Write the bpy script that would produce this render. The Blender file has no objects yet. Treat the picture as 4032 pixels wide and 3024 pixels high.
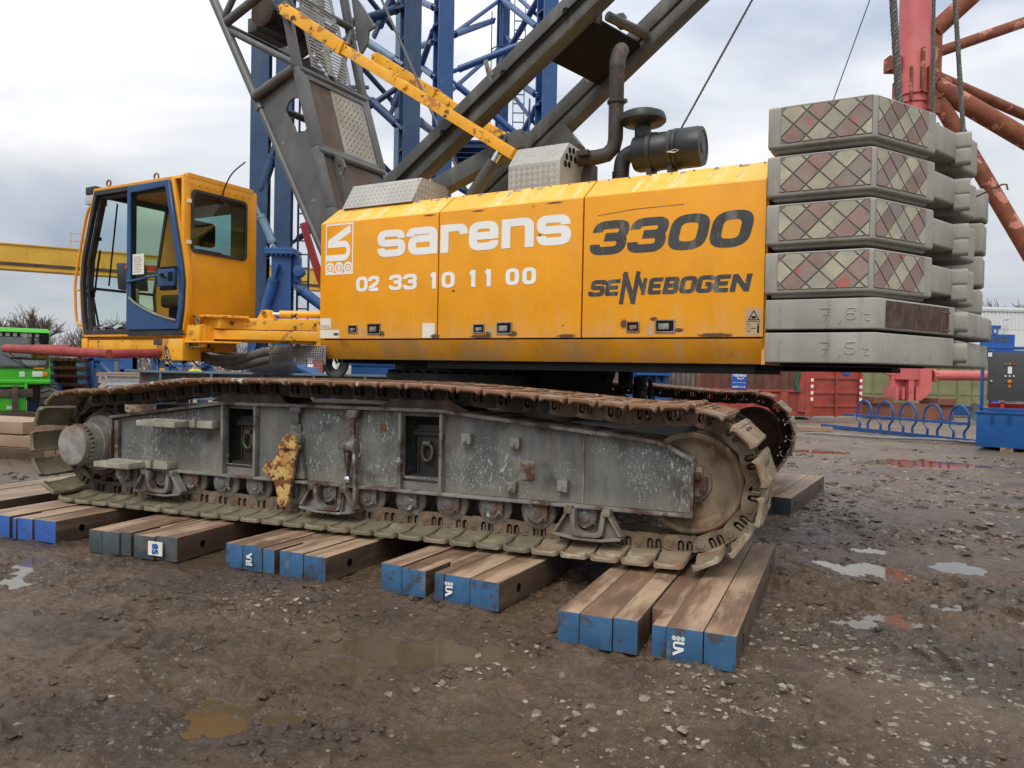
import bpy, bmesh, math, random
import numpy as np
from mathutils import Vector, Matrix, noise as mnoise
from mathutils.geometry import tessellate_polygon
R = math.radians
random.seed(7); np.random.seed(7)
scn = bpy.context.scene
col = scn.collection

# ---------------------------------------------------------------- camera
cam_d = bpy.data.cameras.new('camera'); cam = bpy.data.objects.new('camera', cam_d); col.objects.link(cam)
cam_d.sensor_width = 36; cam_d.lens = 27.036; cam_d.clip_start = .05; cam_d.clip_end = 3000
_p, _r = R(1.0), R(1.1)
_f = Vector((0, math.cos(_p), -math.sin(_p))); _x = Vector((1, 0, 0)); _d = _f.cross(_x)
_rx = math.cos(_r)*_x - math.sin(_r)*_d; _up = -(math.cos(_r)*_d + math.sin(_r)*_x)
cam.matrix_world = Matrix(((_rx.x, _up.x, -_f.x, 0), (_rx.y, _up.y, -_f.y, 0), (_rx.z, _up.z, -_f.z, 1.65), (0, 0, 0, 1)))
scn.camera = cam

# ---------------------------------------------------------------- sky and sun (overcast)
SUN_AZ, SUN_EL = R(205), R(50)          # azimuth from +Y clockwise: behind the camera, a little to the left
wd = bpy.data.worlds.new('World'); scn.world = wd; wd.use_nodes = True
nt = wd.node_tree; nt.nodes.clear()
def wn(t, **k):
    n = nt.nodes.new(t)
    for a, b in k.items(): setattr(n, a, b)
    return n
wo = wn('ShaderNodeOutputWorld'); bg = wn('ShaderNodeBackground'); bg.inputs['Strength'].default_value = .1
sky = wn('ShaderNodeTexSky', sky_type='NISHITA', sun_disc=False, sun_elevation=SUN_EL, sun_rotation=SUN_AZ)
tc = wn('ShaderNodeTexCoord'); mp = wn('ShaderNodeMapping'); mp.inputs['Scale'].default_value = (1, 1, 2.6); mp.inputs['Location'].default_value = (1.7, .6, .9)
n1 = wn('ShaderNodeTexNoise'); n1.inputs['Scale'].default_value = 1.9; n1.inputs['Detail'].default_value = 5; n1.inputs['Roughness'].default_value = .5; n1.inputs['Distortion'].default_value = .4
cr = wn('ShaderNodeValToRGB'); e = cr.color_ramp.elements
e[0].position = .33; e[0].color = (4.3, 4.9, 6.0, 1); e[1].position = .60; e[1].color = (9.7, 9.7, 9.75, 1)
m = cr.color_ramp.elements.new(.44); m.color = (6.6, 6.95, 7.6, 1)
sx = wn('ShaderNodeSeparateXYZ'); mr = wn('ShaderNodeMapRange'); mr.inputs[1].default_value = 0; mr.inputs[2].default_value = 1; mr.inputs[3].default_value = .62; mr.inputs[4].default_value = 1.8
mul = wn('ShaderNodeVectorMath', operation='SCALE')
mx = wn('ShaderNodeMixRGB'); mx.inputs[0].default_value = .95
L = nt.links.new
L(tc.outputs['Generated'], mp.inputs[0]); L(mp.outputs[0], n1.inputs['Vector']); L(n1.outputs[0], cr.inputs[0])
L(tc.outputs['Generated'], sx.inputs[0]); L(sx.outputs[2], mr.inputs[0]); L(cr.outputs[0], mul.inputs[0]); L(mr.outputs[0], mul.inputs['Scale'])
L(sky.outputs[0], mx.inputs[1]); L(mul.outputs[0], mx.inputs[2]); L(mx.outputs[0], bg.inputs[0]); L(bg.outputs[0], wo.inputs[0])
sd = bpy.data.lights.new('sun', 'SUN'); sd.energy = 1.5; sd.angle = R(25); sd.color = (1, .95, .87)
so = bpy.data.objects.new('sun', sd); col.objects.link(so)
_sv = Vector((math.sin(SUN_AZ)*math.cos(SUN_EL), math.cos(SUN_AZ)*math.cos(SUN_EL), math.sin(SUN_EL)))
so.rotation_euler = _sv.to_track_quat('Z', 'Y').to_euler()
vs = scn.view_settings; vs.view_transform = 'Standard'; vs.look = 'None'; vs.exposure = .25; vs.gamma = 1; vs.use_curve_mapping = False
scn.render.engine = 'CYCLES'; scn.cycles.max_bounces = 6; scn.cycles.transparent_max_bounces = 12

# ---------------------------------------------------------------- mesh builder
class MB:
    def __init__(s): s.v = []; s.f = []; s.m = []; s.mi = 0
    def add(s, vs, fs):
        o = len(s.v); s.v += [tuple(v) for v in vs]; s.f += [tuple(i+o for i in f) for f in fs]; s.m += [s.mi]*len(fs); return s
    def hexa(s, p):   # bottom 4 ccw, top 4 ccw
        return s.add(p, [(3,2,1,0),(4,5,6,7),(0,1,5,4),(1,2,6,5),(2,3,7,6),(3,0,4,7)])
    def box(s, x0, x1, y0, y1, z0, z1):
        return s.hexa([(x0,y0,z0),(x1,y0,z0),(x1,y1,z0),(x0,y1,z0),(x0,y0,z1),(x1,y0,z1),(x1,y1,z1),(x0,y1,z1)])
    def prism(s, pts, a, b, ax='y', holes=()):
        def P(q, h): return {'y': (q[0], h, q[1]), 'x': (h, q[0], q[1]), 'z': (q[0], q[1], h)}[ax]
        loops = [list(pts)] + [list(h) for h in holes]; allp = [q for l in loops for q in l]; n = len(allp)
        vs = [P(q, a) for q in allp] + [P(q, b) for q in allp]; fs = []
        if holes:
            tri = tessellate_polygon([[Vector((q[0], q[1], 0)) for q in l] for l in loops])
            fs += [tuple(t) for t in tri] + [tuple(i+n for i in t[::-1]) for t in tri]
        else: fs += [tuple(range(n)), tuple(range(2*n-1, n-1, -1))]
        o = 0
        for l in loops:
            k = len(l)
            for i in range(k): j = (i+1) % k; fs.append((o+i, o+j, o+j+n, o+i+n))
            o += k
        return s.add(vs, fs)
    def path(s, pts, r, n=8, closed=False, cap=True):
        pts = [Vector(p) for p in pts]; N = len(pts); rr = r if hasattr(r, '__len__') else [r]*N
        vs = []; fs = []; u = None
        for i, p in enumerate(pts):
            if closed: t = (pts[(i+1) % N]-pts[i-1])
            else: t = pts[min(i+1, N-1)]-pts[max(i-1, 0)]
            t = t.normalized() if t.length > 1e-9 else Vector((0,0,1))
            if u is None: u = t.orthogonal().normalized()
            u = (u - t*u.dot(t)); u = u.normalized() if u.length > 1e-6 else t.orthogonal().normalized(); w = t.cross(u)
            for k in range(n):
                a = 2*math.pi*k/n; vs.append(p+rr[i]*(math.cos(a)*u+math.sin(a)*w))
        for i in range(N if closed else N-1):
            j = (i+1) % N
            for k in range(n): l = (k+1) % n; fs.append((i*n+k, i*n+l, j*n+l, j*n+k))
        if cap and not closed: fs += [tuple(range(n-1, -1, -1)), tuple((N-1)*n+k for k in range(n))]
        return s.add(vs, fs)
    def tube(s, a, b, r, r2=None, n=12): return s.path([a, b], [r, r if r2 is None else r2], n)
    def lathe(s, prof, o, ax, n=24):     # prof: (radius, height) along axis
        o = Vector(o); ax = Vector(ax).normalized(); u = ax.orthogonal().normalized(); w = ax.cross(u); vs = []; fs = []
        for r, h in prof:
            for k in range(n): a = 2*math.pi*k/n; vs.append(o+ax*h+max(r, 1e-4)*(math.cos(a)*u+math.sin(a)*w))
        for i in range(len(prof)-1):
            for k in range(n): l = (k+1) % n; fs.append((i*n+k, i*n+l, (i+1)*n+l, (i+1)*n+k))
        if prof[0][0] > 1e-3: fs.append(tuple(range(n-1, -1, -1)))
        if prof[-1][0] > 1e-3: fs.append(tuple((len(prof)-1)*n+k for k in range(n)))
        return s.add(vs, fs)
    def beam(s, a, b, w, h, up=(0,0,1), h2=None):   # rectangular section: w across, h along up
        a = Vector(a); b = Vector(b); t = (b-a).normalized(); up = Vector(up); sd = t.cross(up).normalized(); up = sd.cross(t); h2 = h if h2 is None else h2
        q = lambda p, x, z: p+sd*x+up*z
        return s.hexa([q(a,-w/2,-h/2), q(a,w/2,-h/2), q(b,w/2,-h2/2), q(b,-w/2,-h2/2), q(a,-w/2,h/2), q(a,w/2,h/2), q(b,w/2,h2/2), q(b,-w/2,h2/2)])
    def ibeam(s, a, b, w, h, t, up=(0,0,1)):
        a = Vector(a); b = Vector(b); d = (b-a).normalized(); upv = Vector(up); sd = d.cross(upv).normalized(); upv = sd.cross(d)
        s.beam(a+upv*(h/2-t/2), b+upv*(h/2-t/2), w, t, up); s.beam(a-upv*(h/2-t/2), b-upv*(h/2-t/2), w, t, up)
        return s.beam(a, b, t, h-2*t, up)
    def mesh(s, name, bevel=0, seg=2, smooth=40, norm=True):
        me = bpy.data.meshes.new(name); me.from_pydata(s.v, [], s.f); me.polygons.foreach_set('material_index', s.m)
        if norm or bevel:
            bm = bmesh.new(); bm.from_mesh(me)
            if norm: bmesh.ops.recalc_face_normals(bm, faces=bm.faces)
            if bevel:
                ed = [e_ for e_ in bm.edges if len(e_.link_faces) == 2 and e_.calc_face_angle(0) > .5]
                bmesh.ops.bevel(bm, geom=ed, offset=bevel, segments=seg, profile=.6, affect='EDGES', clamp_overlap=True)
            bm.to_mesh(me); bm.free()
        if smooth:
            me.polygons.foreach_set('use_smooth', [True]*len(me.polygons))
            try: me.set_sharp_from_angle(angle=R(smooth))
            except Exception: pass
        me.update(); return me
    def build(s, name, mats, parent=None, bevel=0, seg=2, smooth=40, norm=True, **k):
        me = s.mesh(name, bevel, seg, smooth, norm)
        for m_ in (mats if isinstance(mats, (list, tuple)) else [mats]): me.materials.append(m_)
        return obj(name, me, parent, **k)
def obj(name, me, parent=None, loc=None, rot=None, label=None, cat=None, group=None, kind=None):
    o = bpy.data.objects.new(name, me); col.objects.link(o)
    if parent: o.parent = parent
    if loc is not None: o.location = loc
    if rot is not None: o.rotation_euler = rot
    for a, b in (('label', label), ('category', cat), ('group', group), ('kind', kind)):
        if b: o[a] = b
    return o
def thing(name, label, cat, loc=(0,0,0), rz=0, group=None): return obj(name, None, None, loc, (0,0,rz), label, cat, group)
def copy_tree(o, parent=None):
    c = o.copy(); col.objects.link(c); c.parent = parent
    for ch in list(o.children): copy_tree(ch, c)
    return c
def circ(cx, cy, rx, ry=None, n=16, a0=0): ry = rx if ry is None else ry; return [(cx+rx*math.cos(a0+2*math.pi*i/n), cy+ry*math.sin(a0+2*math.pi*i/n)) for i in range(n)]
def rrect(x0, y0, x1, y1, r, n=4):
    o = []
    for cx, cy, a in ((x1-r,y1-r,0),(x0+r,y1-r,90),(x0+r,y0+r,180),(x1-r,y0+r,270)):
        for i in range(n+1): t = R(a+90*i/n); o.append((cx+r*math.cos(t), cy+r*math.sin(t)))
    return o
def spline(pts, n=6):
    P = [Vector(p) for p in pts]; o = []
    for i in range(len(P)-1):
        a, b, c, d = P[max(i-1,0)], P[i], P[i+1], P[min(i+2, len(P)-1)]
        for k in range(n):
            t = k/n; o.append(.5*((2*b)+(c-a)*t+(2*a-5*b+4*c-d)*t*t+(3*b-a-3*c+d)*t**3))
    o.append(P[-1]); return o

# ---------------------------------------------------------------- materials
def mat(name, base, rough=.5, metal=0, var=.12, vs=2.5, layers=(), bump=None, spec=.5, rnd=False, coat=0, bump2=None):
    m_ = bpy.data.materials.new(name); m_.use_nodes = True; t = m_.node_tree; N = t.nodes; K = t.links.new
    b = N['Principled BSDF']; b.inputs['Metallic'].default_value = metal; b.inputs['Specular IOR Level'].default_value = spec
    if coat: b.inputs['Coat Weight'].default_value = coat; b.inputs['Coat Roughness'].default_value = .15
    def nw(ty, **k):
        n = N.new(ty)
        for a, c in k.items(): setattr(n, a, c)
        return n
    co = nw('ShaderNodeTexCoord').outputs['Object']
    if rnd:
        oi = nw('ShaderNodeObjectInfo'); vm = nw('ShaderNodeVectorMath', operation='SCALE'); vm.inputs[0].default_value = (37, 53, 71); K(oi.outputs['Random'], vm.inputs['Scale'])
        va = nw('ShaderNodeVectorMath', operation='ADD'); K(co, va.inputs[0]); K(vm.outputs[0], va.inputs[1]); cv = va.outputs[0]
    else: cv = co
    def noise(sc, det=6, st=(1,1,1), seed=0, dist=0, ro=.6):
        mp_ = nw('ShaderNodeMapping'); mp_.inputs['Scale'].default_value = st; mp_.inputs['Location'].default_value = (seed*3.7, seed*1.3, seed*2.1); K(cv, mp_.inputs[0])
        n = nw('ShaderNodeTexNoise'); n.inputs['Scale'].default_value = sc; n.inputs['Detail'].default_value = det; n.inputs['Roughness'].default_value = ro; n.inputs['Distortion'].default_value = dist; K(mp_.outputs[0], n.inputs['Vector']); return n.outputs[0]
    def mrange(s_, a, c, d=0, e_=1, sm=True):
        n = nw('ShaderNodeMapRange'); n.interpolation_type = 'SMOOTHSTEP' if sm else 'LINEAR'; K(s_, n.inputs[0])
        for i, q in enumerate((a, c, d, e_)): n.inputs[i+1].default_value = q
        return n.outputs[0]
    def mix(fac, A, B):
        n = nw('ShaderNodeMixRGB')
        for i, q in ((0, fac), (1, A), (2, B)):
            if hasattr(q, 'links'): K(q, n.inputs[i])
            elif i == 0: n.inputs[0].default_value = q
            else: n.inputs[i].default_value = (*q, 1)
        return n.outputs[0]
    def math_(op, A, B):
        n = nw('ShaderNodeMath', operation=op)
        for i, q in ((0, A), (1, B)):
            if hasattr(q, 'links'): K(q, n.inputs[i])
            else: n.inputs[i].default_value = q
        return n.outputs[0]
    cl = mix(mrange(noise(vs, 8), .3, .7), tuple(x*(1-var) for x in base), tuple(min(1, x*(1+var)) for x in base))
    if rnd: cl = mix(mrange(oi.outputs['Random'], 0, 1, 0, .35, False), cl, tuple(x*.55 for x in base))
    rg = rough
    for i, l in enumerate(layers):
        k = l.get('k', 'n'); sd_ = l.get('seed', i+1)
        if k == 'v':
            mp_ = nw('ShaderNodeMapping'); mp_.inputs['Scale'].default_value = l.get('st', (1,1,1)); mp_.inputs['Rotation'].default_value = l.get('rot', (0,0,0)); K(cv, mp_.inputs[0])
            nd = nw('ShaderNodeTexNoise'); nd.inputs['Scale'].default_value = l['s']*1.7; K(mp_.outputs[0], nd.inputs['Vector'])
            av = nw('ShaderNodeMixRGB', blend_type='ADD'); av.inputs[0].default_value = .35/l['s']*4; K(mp_.outputs[0], av.inputs[1]); K(nd.outputs['Color'], av.inputs[2])
            vo = nw('ShaderNodeTexVoronoi'); vo.inputs['Scale'].default_value = l['s']; K(av.outputs[0], vo.inputs['Vector'])
            sc_ = nw('ShaderNodeSeparateColor'); K(vo.outputs['Color'], sc_.inputs[0])
            rad = math_('MULTIPLY', math_('POWER', sc_.outputs[0], 3.0), l['hi'])
            f = math_('LESS_THAN', vo.outputs['Distance'], rad)
            f = math_('MULTIPLY', f, mrange(noise(l.get('ms', 1.2), 3, seed=sd_), l.get('mlo', .42), l.get('mhi', .58)))
        elif k == 'z':
            sp = nw('ShaderNodeSeparateXYZ'); K(co, sp.inputs[0])
            f = mrange(math_('ADD', sp.outputs[l.get('ax', 2)], math_('MULTIPLY', math_('SUBTRACT', noise(l.get('s', 4), 6, l.get('st', (1,1,1)), sd_), .5), l.get('amp', .5))), l['lo'], l['hi'])
        else: f = mrange(noise(l['s'], l.get('d', 8), l.get('st', (1,1,1)), sd_, l.get('w', 0), l.get('ro', .62)), l['lo'], l['hi'])
        f = math_('MULTIPLY', f, l.get('o', 1))
        cl = mix(f, cl, l['c'])
        if l.get('r') is not None:
            n = nw('ShaderNodeMix'); K(f, n.inputs[0])
            if hasattr(rg, 'links'): K(rg, n.inputs[2])
            else: n.inputs[2].default_value = rg
            n.inputs[3].default_value = l['r']; rg = n.outputs[0]
    K(cl, b.inputs['Base Color'])
    if not hasattr(rg, 'links'): rg = mrange(noise(vs*2.3, 5, seed=9), .3, .7, max(0, rg-.07), min(1, rg+.07))
    K(rg, b.inputs['Roughness'])
    if bump:
        bp = nw('ShaderNodeBump'); bp.inputs['Strength'].default_value = bump[1]; bp.inputs['Distance'].default_value = bump[2] if len(bump) > 2 else .01
        K(noise(bump[0], 8, bump[3] if len(bump) > 3 else (1,1,1), ro=.65), bp.inputs['Height'])
        if bump2:
            b2 = nw('ShaderNodeBump'); b2.inputs['Strength'].default_value = bump2[1]; b2.inputs['Distance'].default_value = bump2[2]; K(noise(bump2[0], bump2[3] if len(bump2) > 3 else 10, seed=4, dist=.6, ro=.7), b2.inputs['Height']); K(b2.outputs[0], bp.inputs['Normal'])
        K(bp.outputs[0], b.inputs['Normal'])
    return m_
def glass(name, tint, gloss=.12, rough=.02):
    m_ = bpy.data.materials.new(name); m_.use_nodes = True; t = m_.node_tree; N = t.nodes; N.clear(); K = t.links.new
    o = N.new('ShaderNodeOutputMaterial'); a = N.new('ShaderNodeBsdfTransparent'); g = N.new('ShaderNodeBsdfGlossy'); mx_ = N.new('ShaderNodeMixShader'); lw = N.new('ShaderNodeLayerWeight'); mr_ = N.new('ShaderNodeMapRange')
    a.inputs[0].default_value = (*tint, 1); g.inputs['Roughness'].default_value = rough; lw.inputs[0].default_value = .3
    mr_.inputs[3].default_value = gloss*.5; mr_.inputs[4].default_value = min(1, gloss*5); K(lw.outputs['Facing'], mr_.inputs[0]); K(mr_.outputs[0], mx_.inputs[0]); K(a.outputs[0], mx_.inputs[1]); K(g.outputs[0], mx_.inputs[2]); K(mx_.outputs[0], o.inputs[0])
    return m_
def grime_mat(name, colr, scale):
    m_ = bpy.data.materials.new(name); m_.use_nodes = True; t = m_.node_tree; N = t.nodes; K = t.links.new; b = N['Principled BSDF']; b.inputs['Base Color'].default_value = (*colr, 1); b.inputs['Roughness'].default_value = .85
    tc_ = N.new('ShaderNodeTexCoord'); ln = N.new('ShaderNodeVectorMath'); ln.operation = 'LENGTH'; K(tc_.outputs['Object'], ln.inputs[0])
    oi = N.new('ShaderNodeObjectInfo'); ad = N.new('ShaderNodeVectorMath'); ad.operation = 'SCALE'; ad.inputs[0].default_value = (31,47,59); K(oi.outputs['Random'], ad.inputs['Scale']); av = N.new('ShaderNodeVectorMath'); K(tc_.outputs['Object'], av.inputs[0]); K(ad.outputs[0], av.inputs[1])
    no = N.new('ShaderNodeTexNoise'); no.inputs['Scale'].default_value = scale; no.inputs['Detail'].default_value = 8; no.inputs['Roughness'].default_value = .65; K(av.outputs[0], no.inputs['Vector'])
    s_ = N.new('ShaderNodeMath'); s_.operation = 'MULTIPLY_ADD'; K(no.outputs[0], s_.inputs[0]); s_.inputs[1].default_value = 1.9; s_.inputs[2].default_value = -.40
    d_ = N.new('ShaderNodeMath'); d_.operation = 'SUBTRACT'; K(s_.outputs[0], d_.inputs[0]); K(ln.outputs['Value'], d_.inputs[1]); r_ = N.new('ShaderNodeMapRange'); r_.inputs[1].default_value = -.04; r_.inputs[2].default_value = .10; K(d_.outputs[0], r_.inputs[0]); K(r_.outputs[0], b.inputs['Alpha']); return m_
RUST = (.16, .065, .03); DRUST = (.075, .035, .022); DUST = (.33, .27, .19); MUD = (.14, .11, .08); WHITE = (.72, .72, .70)
YEL = (.82, .335, .004)
MT = {}
MT['yellow'] = mat('yellow_paint', YEL, .38, var=.06, layers=[dict(c=(.78,.37,.03), s=1.2, lo=.45, hi=.75, st=(2.5,2.5,.5), o=.4, r=.55), dict(c=(.72,.45,.16), s=2.2, lo=.56, hi=.74, st=(9,9,.7), o=.35, r=.7), dict(c=(.62,.42,.22), k='z', s=3, st=(3,3,.6), amp=1.0, lo=2.30, hi=1.75, o=.42, r=.75), dict(c=(.10,.055,.03), s=9, lo=.70, hi=.74, o=.8, r=.8), dict(c=(.50,.20,.02), s=.8, lo=.52, hi=.75, o=.35)], bump=(60, .05, .002), bump2=(1.3, .25, .03, 2))
MT['yellow_top'] = mat('yellow_paint_weathered', (.86,.45,.05), .45, var=.08, layers=[dict(c=(.78,.62,.42), s=1.6, lo=.52, hi=.66, st=(5,1,1), o=.5, r=.7), dict(c=(.30,.28,.26), s=5.0, lo=.655, hi=.68, r=.8), dict(c=(.22,.10,.04), s=11, lo=.69, hi=.73, r=.8), dict(c=(.85,.72,.52), s=1.9, lo=.58, hi=.68, st=(8,1,1), o=.55, r=.7)], bump=(60,.05,.002))
MT['skirt'] = mat('yellow_skirt', (.72,.31,.012), .5, var=.15, layers=[dict(c=(.46,.26,.10), s=.9, lo=.42, hi=.66, st=(2,2,1), o=.7, r=.75), dict(c=(.50,.36,.22), s=1.6, lo=.50, hi=.72, st=(12,3,1.2), o=.5, r=.8), dict(c=(.13,.08,.045), s=1.3, lo=.55, hi=.72, o=.65, r=.8), dict(c=(.16,.09,.04), s=7, lo=.66, hi=.72, st=(2,2,.7), o=.7, r=.8)], bump2=(1.5,.2,.02,2), bump=(50,.06,.003))
MT['yellow_cab'] = mat('yellow_cab', (.74,.315,.008), .42, var=.07, layers=[dict(c=(.58,.24,.01), s=1.4, lo=.4, hi=.7, o=.5), dict(c=(.2,.08,.02), s=12, lo=.71, hi=.75, r=.8), dict(c=(.62,.42,.2), s=4, lo=.62, hi=.7, st=(4,4,.5), o=.4, r=.7)])
MT['yellow_worn'] = mat('yellow_worn', (.80,.37,.012), .45, var=.1, vs=4, layers=[dict(c=(.85,.48,.05), s=3, lo=.4, hi=.7, o=.5), dict(c=(.30,.12,.03), s=3.5, lo=.57, hi=.62, o=.85, r=.85), dict(c=DRUST, s=6, lo=.60, hi=.65, r=.9), dict(c=(.5,.38,.24), s=2.4, lo=.58, hi=.75, o=.55, r=.7)], bump=(40,.2,.004))
MT['yellow_rusty'] = mat('yellow_rusty', (.52,.34,.11), .65, var=.2, vs=5, layers=[dict(c=(.36,.17,.04), s=5, lo=.48, hi=.60, o=.7), dict(c=(.15,.06,.025), s=11, lo=.52, hi=.55, r=.9), dict(c=DRUST, s=20, lo=.58, hi=.61, r=.9)], bump=(40,.4,.006))
MT['gray'] = mat('dark_grey_paint', (.062,.062,.055), .42, var=.18, layers=[dict(c=(.17,.165,.15), s=1.3, lo=.5, hi=.75, st=(3,3,.5), o=.6, r=.6), dict(c=(.30,.29,.26), s=5, lo=.66, hi=.72, o=.5, r=.7), dict(c=RUST, s=7, lo=.70, hi=.75, r=.8)], bump=(50,.08,.003))
MT['gray_lt'] = mat('grey_boom_paint', (.088,.089,.088), .45, var=.18, layers=[dict(c=(.16,.162,.16), s=1.2, lo=.50, hi=.78, st=(2.5,2.5,.7), o=.7, r=.6), dict(c=(.36,.34,.30), s=6, lo=.66, hi=.71, o=.6, r=.7), dict(c=(.20,.09,.04), s=5.5, lo=.63, hi=.68, o=.85, r=.85)], bump=(40,.1,.003))
MT['brown_plate'] = mat('brown_steel_plate', (.095,.062,.042), .7, var=.15, layers=[dict(c=(.13,.12,.11), s=2, lo=.45, hi=.7, o=.6)])
MT['black'] = mat('black_paint', (.008,.008,.008), .7, var=.2, spec=.15)
MT['dark'] = mat('dark_shaded_steel', (.02,.018,.016), .6, var=.3, vs=6, layers=[dict(c=(.06,.045,.03), s=5, lo=.5, hi=.7, o=.6, r=.8)])  # near black base puts the shade under the crane into the colour
MT['rubber'] = mat('black_rubber', (.022,.022,.022), .55, var=.2, vs=6, layers=[dict(c=(.12,.11,.09), s=6, lo=.5, hi=.75, o=.5, r=.8)], bump=(60,.2,.004))
MT['mesh_plastic'] = mat('grey_plastic_mesh', (.24,.24,.235), .6, var=.15, vs=5)
MT['hose'] = mat('dusty_hose', (.19,.187,.175), .75, var=.25, vs=8, layers=[dict(c=(.17,.16,.14), s=3, lo=.45, hi=.7, o=.6)], bump=(30,.6,.006,(6,1,1)))
MT['frame'] = mat('track_frame_paint', (.105,.109,.100), .5, var=.25, vs=2, layers=[dict(c=(.06,.066,.066), s=1.3, lo=.50, hi=.70, o=.75), dict(c=(.235,.235,.215), s=1.1, lo=.46, hi=.68, st=(3,3,.6), o=.6), dict(c=(.62,.64,.63), k='v', s=30, hi=.62, st=(2.6,1,.8), rot=(0,R(38),0), ms=1.3, mlo=.46, mhi=.60, o=.62), dict(c=(.55,.57,.56), k='v', s=75, hi=.62, st=(2.0,1,.9), rot=(0,R(30),0), ms=1.9, mlo=.42, mhi=.58, o=.62), dict(c=(.20,.09,.045), s=6, lo=.66, hi=.70, o=.85, r=.85), dict(c=(.12,.10,.075), s=1.7, lo=.50, hi=.68, o=.7, r=.8), dict(c=(.035,.03,.026), s=3.2, lo=.56, hi=.68, o=.7, r=.45), dict(c=(.20,.18,.14), k='z', s=5, amp=.3, lo=.78, hi=.60, o=.6, r=.8)], bump=(40,.2,.005))
MT['cap'] = mat('roller_cap_paint', (.12,.118,.11), .6, var=.3, vs=6, layers=[dict(c=(.11,.055,.03), s=5, lo=.48, hi=.6, o=.85, r=.8), dict(c=(.42,.42,.40), s=14, lo=.60, hi=.64, o=.8), dict(c=(.19,.16,.12), s=4, lo=.55, hi=.7, o=.7)], bump=(35,.3,.005), rnd=True)
MT['step'] = mat('dusty_step_paint', (.29,.275,.22), .7, var=.25, vs=5, layers=[dict(c=(.17,.13,.08), s=6, lo=.52, hi=.66, o=.7), dict(c=(.45,.36,.10), s=2, lo=.58, hi=.7, o=.5)])
MT['frame2'] = mat('track_frame_trim', (.20,.19,.17), .65, var=.25, vs=4, layers=[dict(c=DRUST, s=3.2, lo=.46, hi=.60, r=.85), dict(c=(.42,.42,.40), s=7, lo=.60, hi=.68, o=.7, r=.7), dict(c=MUD, s=2.2, lo=.52, hi=.7, o=.6, r=.85)], bump=(30,.35,.006))
MT['rust_dark'] = mat('dark_rusty_steel', (.062,.042,.03), .75, var=.3, vs=6, layers=[dict(c=(.10,.055,.03), s=4, lo=.5, hi=.65, r=.85), dict(c=MUD, s=3, lo=.52, hi=.72, o=.5)], bump=(30,.4,.006), rnd=True)
MT['link'] = mat('track_chain_mud', (.165,.112,.07), .8, var=.3, vs=6, layers=[dict(c=(.26,.22,.165), s=4, lo=.45, hi=.7, o=.7), dict(c=(.15,.065,.03), s=6, lo=.55, hi=.68, o=.8), dict(c=(.06,.045,.035), s=9, lo=.58, hi=.7, o=.6)], bump=(35,.5,.008), rnd=True)
MT['link_dark'] = mat('track_chain_shaded', (.042,.031,.023), .75, var=.3, vs=6, layers=[dict(c=(.11,.085,.06), s=4, lo=.5, hi=.7, o=.7), dict(c=(.12,.05,.025), s=6, lo=.58, hi=.68, o=.7)], bump=(35,.5,.008), rnd=True)  # darker chain copy, shade of top run and far track in its colour
MT['shoe_moss'] = mat('mossy_track_shoe', (.17,.14,.088), .85, var=.25, vs=5, layers=[dict(c=(.155,.155,.06), s=5, lo=.54, hi=.68, o=.65), dict(c=(.31,.27,.20), s=4, lo=.54, hi=.68, o=.65), dict(c=(.10,.08,.06), s=4, lo=.52, hi=.66, o=.6), dict(c=(.09,.075,.05), s=14, lo=.62, hi=.68, o=.7)], bump=(45,.4,.005), rnd=True)
MT['shoe_mud'] = mat('muddy_track_shoe', (.25,.185,.12), .8, var=.2, vs=5, layers=[dict(c=(.44,.39,.30), s=4, lo=.52, hi=.66, o=.7), dict(c=(.24,.11,.05), s=5, lo=.60, hi=.68, o=.7), dict(c=(.13,.10,.07), s=16, lo=.62, hi=.68, o=.6)], bump=(40,.5,.006), rnd=True)
MT['shoe_rust'] = mat('rusty_track_shoe', (.22,.115,.06), .75, var=.25, vs=6, layers=[dict(c=(.30,.24,.18), s=4, lo=.5, hi=.68, o=.7), dict(c=(.60,.57,.50), s=8, lo=.60, hi=.66, st=(1,2,1), o=.75)], bump=(40,.5,.006), rnd=True)
MT['roller'] = mat('muddy_roller', (.21,.185,.15), .75, var=.25, vs=5, layers=[dict(c=(.11,.06,.035), s=4, lo=.5, hi=.68, o=.8), dict(c=(.38,.37,.33), s=9, lo=.6, hi=.68, o=.6)], bump=(35,.4,.006), rnd=True)
MT['idler'] = mat('muddy_idler', (.22,.165,.11), .8, var=.25, vs=3, layers=[dict(c=(.13,.068,.033), s=2.2, lo=.46, hi=.60, o=.85), dict(c=(.09,.07,.05), s=7, lo=.55, hi=.64, o=.7), dict(c=(.42,.39,.32), s=6, lo=.6, hi=.7, o=.6)], bump=(30,.3,.006))
MT['hub'] = mat('hub_steel', (.20,.185,.155), .6, var=.25, vs=4, layers=[dict(c=(.32,.33,.32), s=3, lo=.48, hi=.65, o=.7), dict(c=(.21,.105,.05), s=4, lo=.54, hi=.64, o=.85, r=.8), dict(c=(.11,.09,.07), s=7, lo=.56, hi=.66, o=.6)], bump=(30,.2,.004))
MT['concrete'] = mat('grey_counterweight', (.305,.292,.25), .75, var=.16, vs=2, layers=[dict(c=(.36,.36,.33), s=1.5, lo=.5, hi=.75, st=(2,2,.6), o=.6), dict(c=(.16,.16,.145), s=2.2, lo=.53, hi=.72, st=(4,4,.6), o=.65), dict(c=(.13,.12,.10), s=16, lo=.62, hi=.68, o=.5), dict(c=(.62,.62,.57), s=4, lo=.70, hi=.73, st=(1,1,1.6), o=.8), dict(c=DRUST, s=9, lo=.71, hi=.75, o=.9)], bump=(24,.25,.005))
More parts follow.
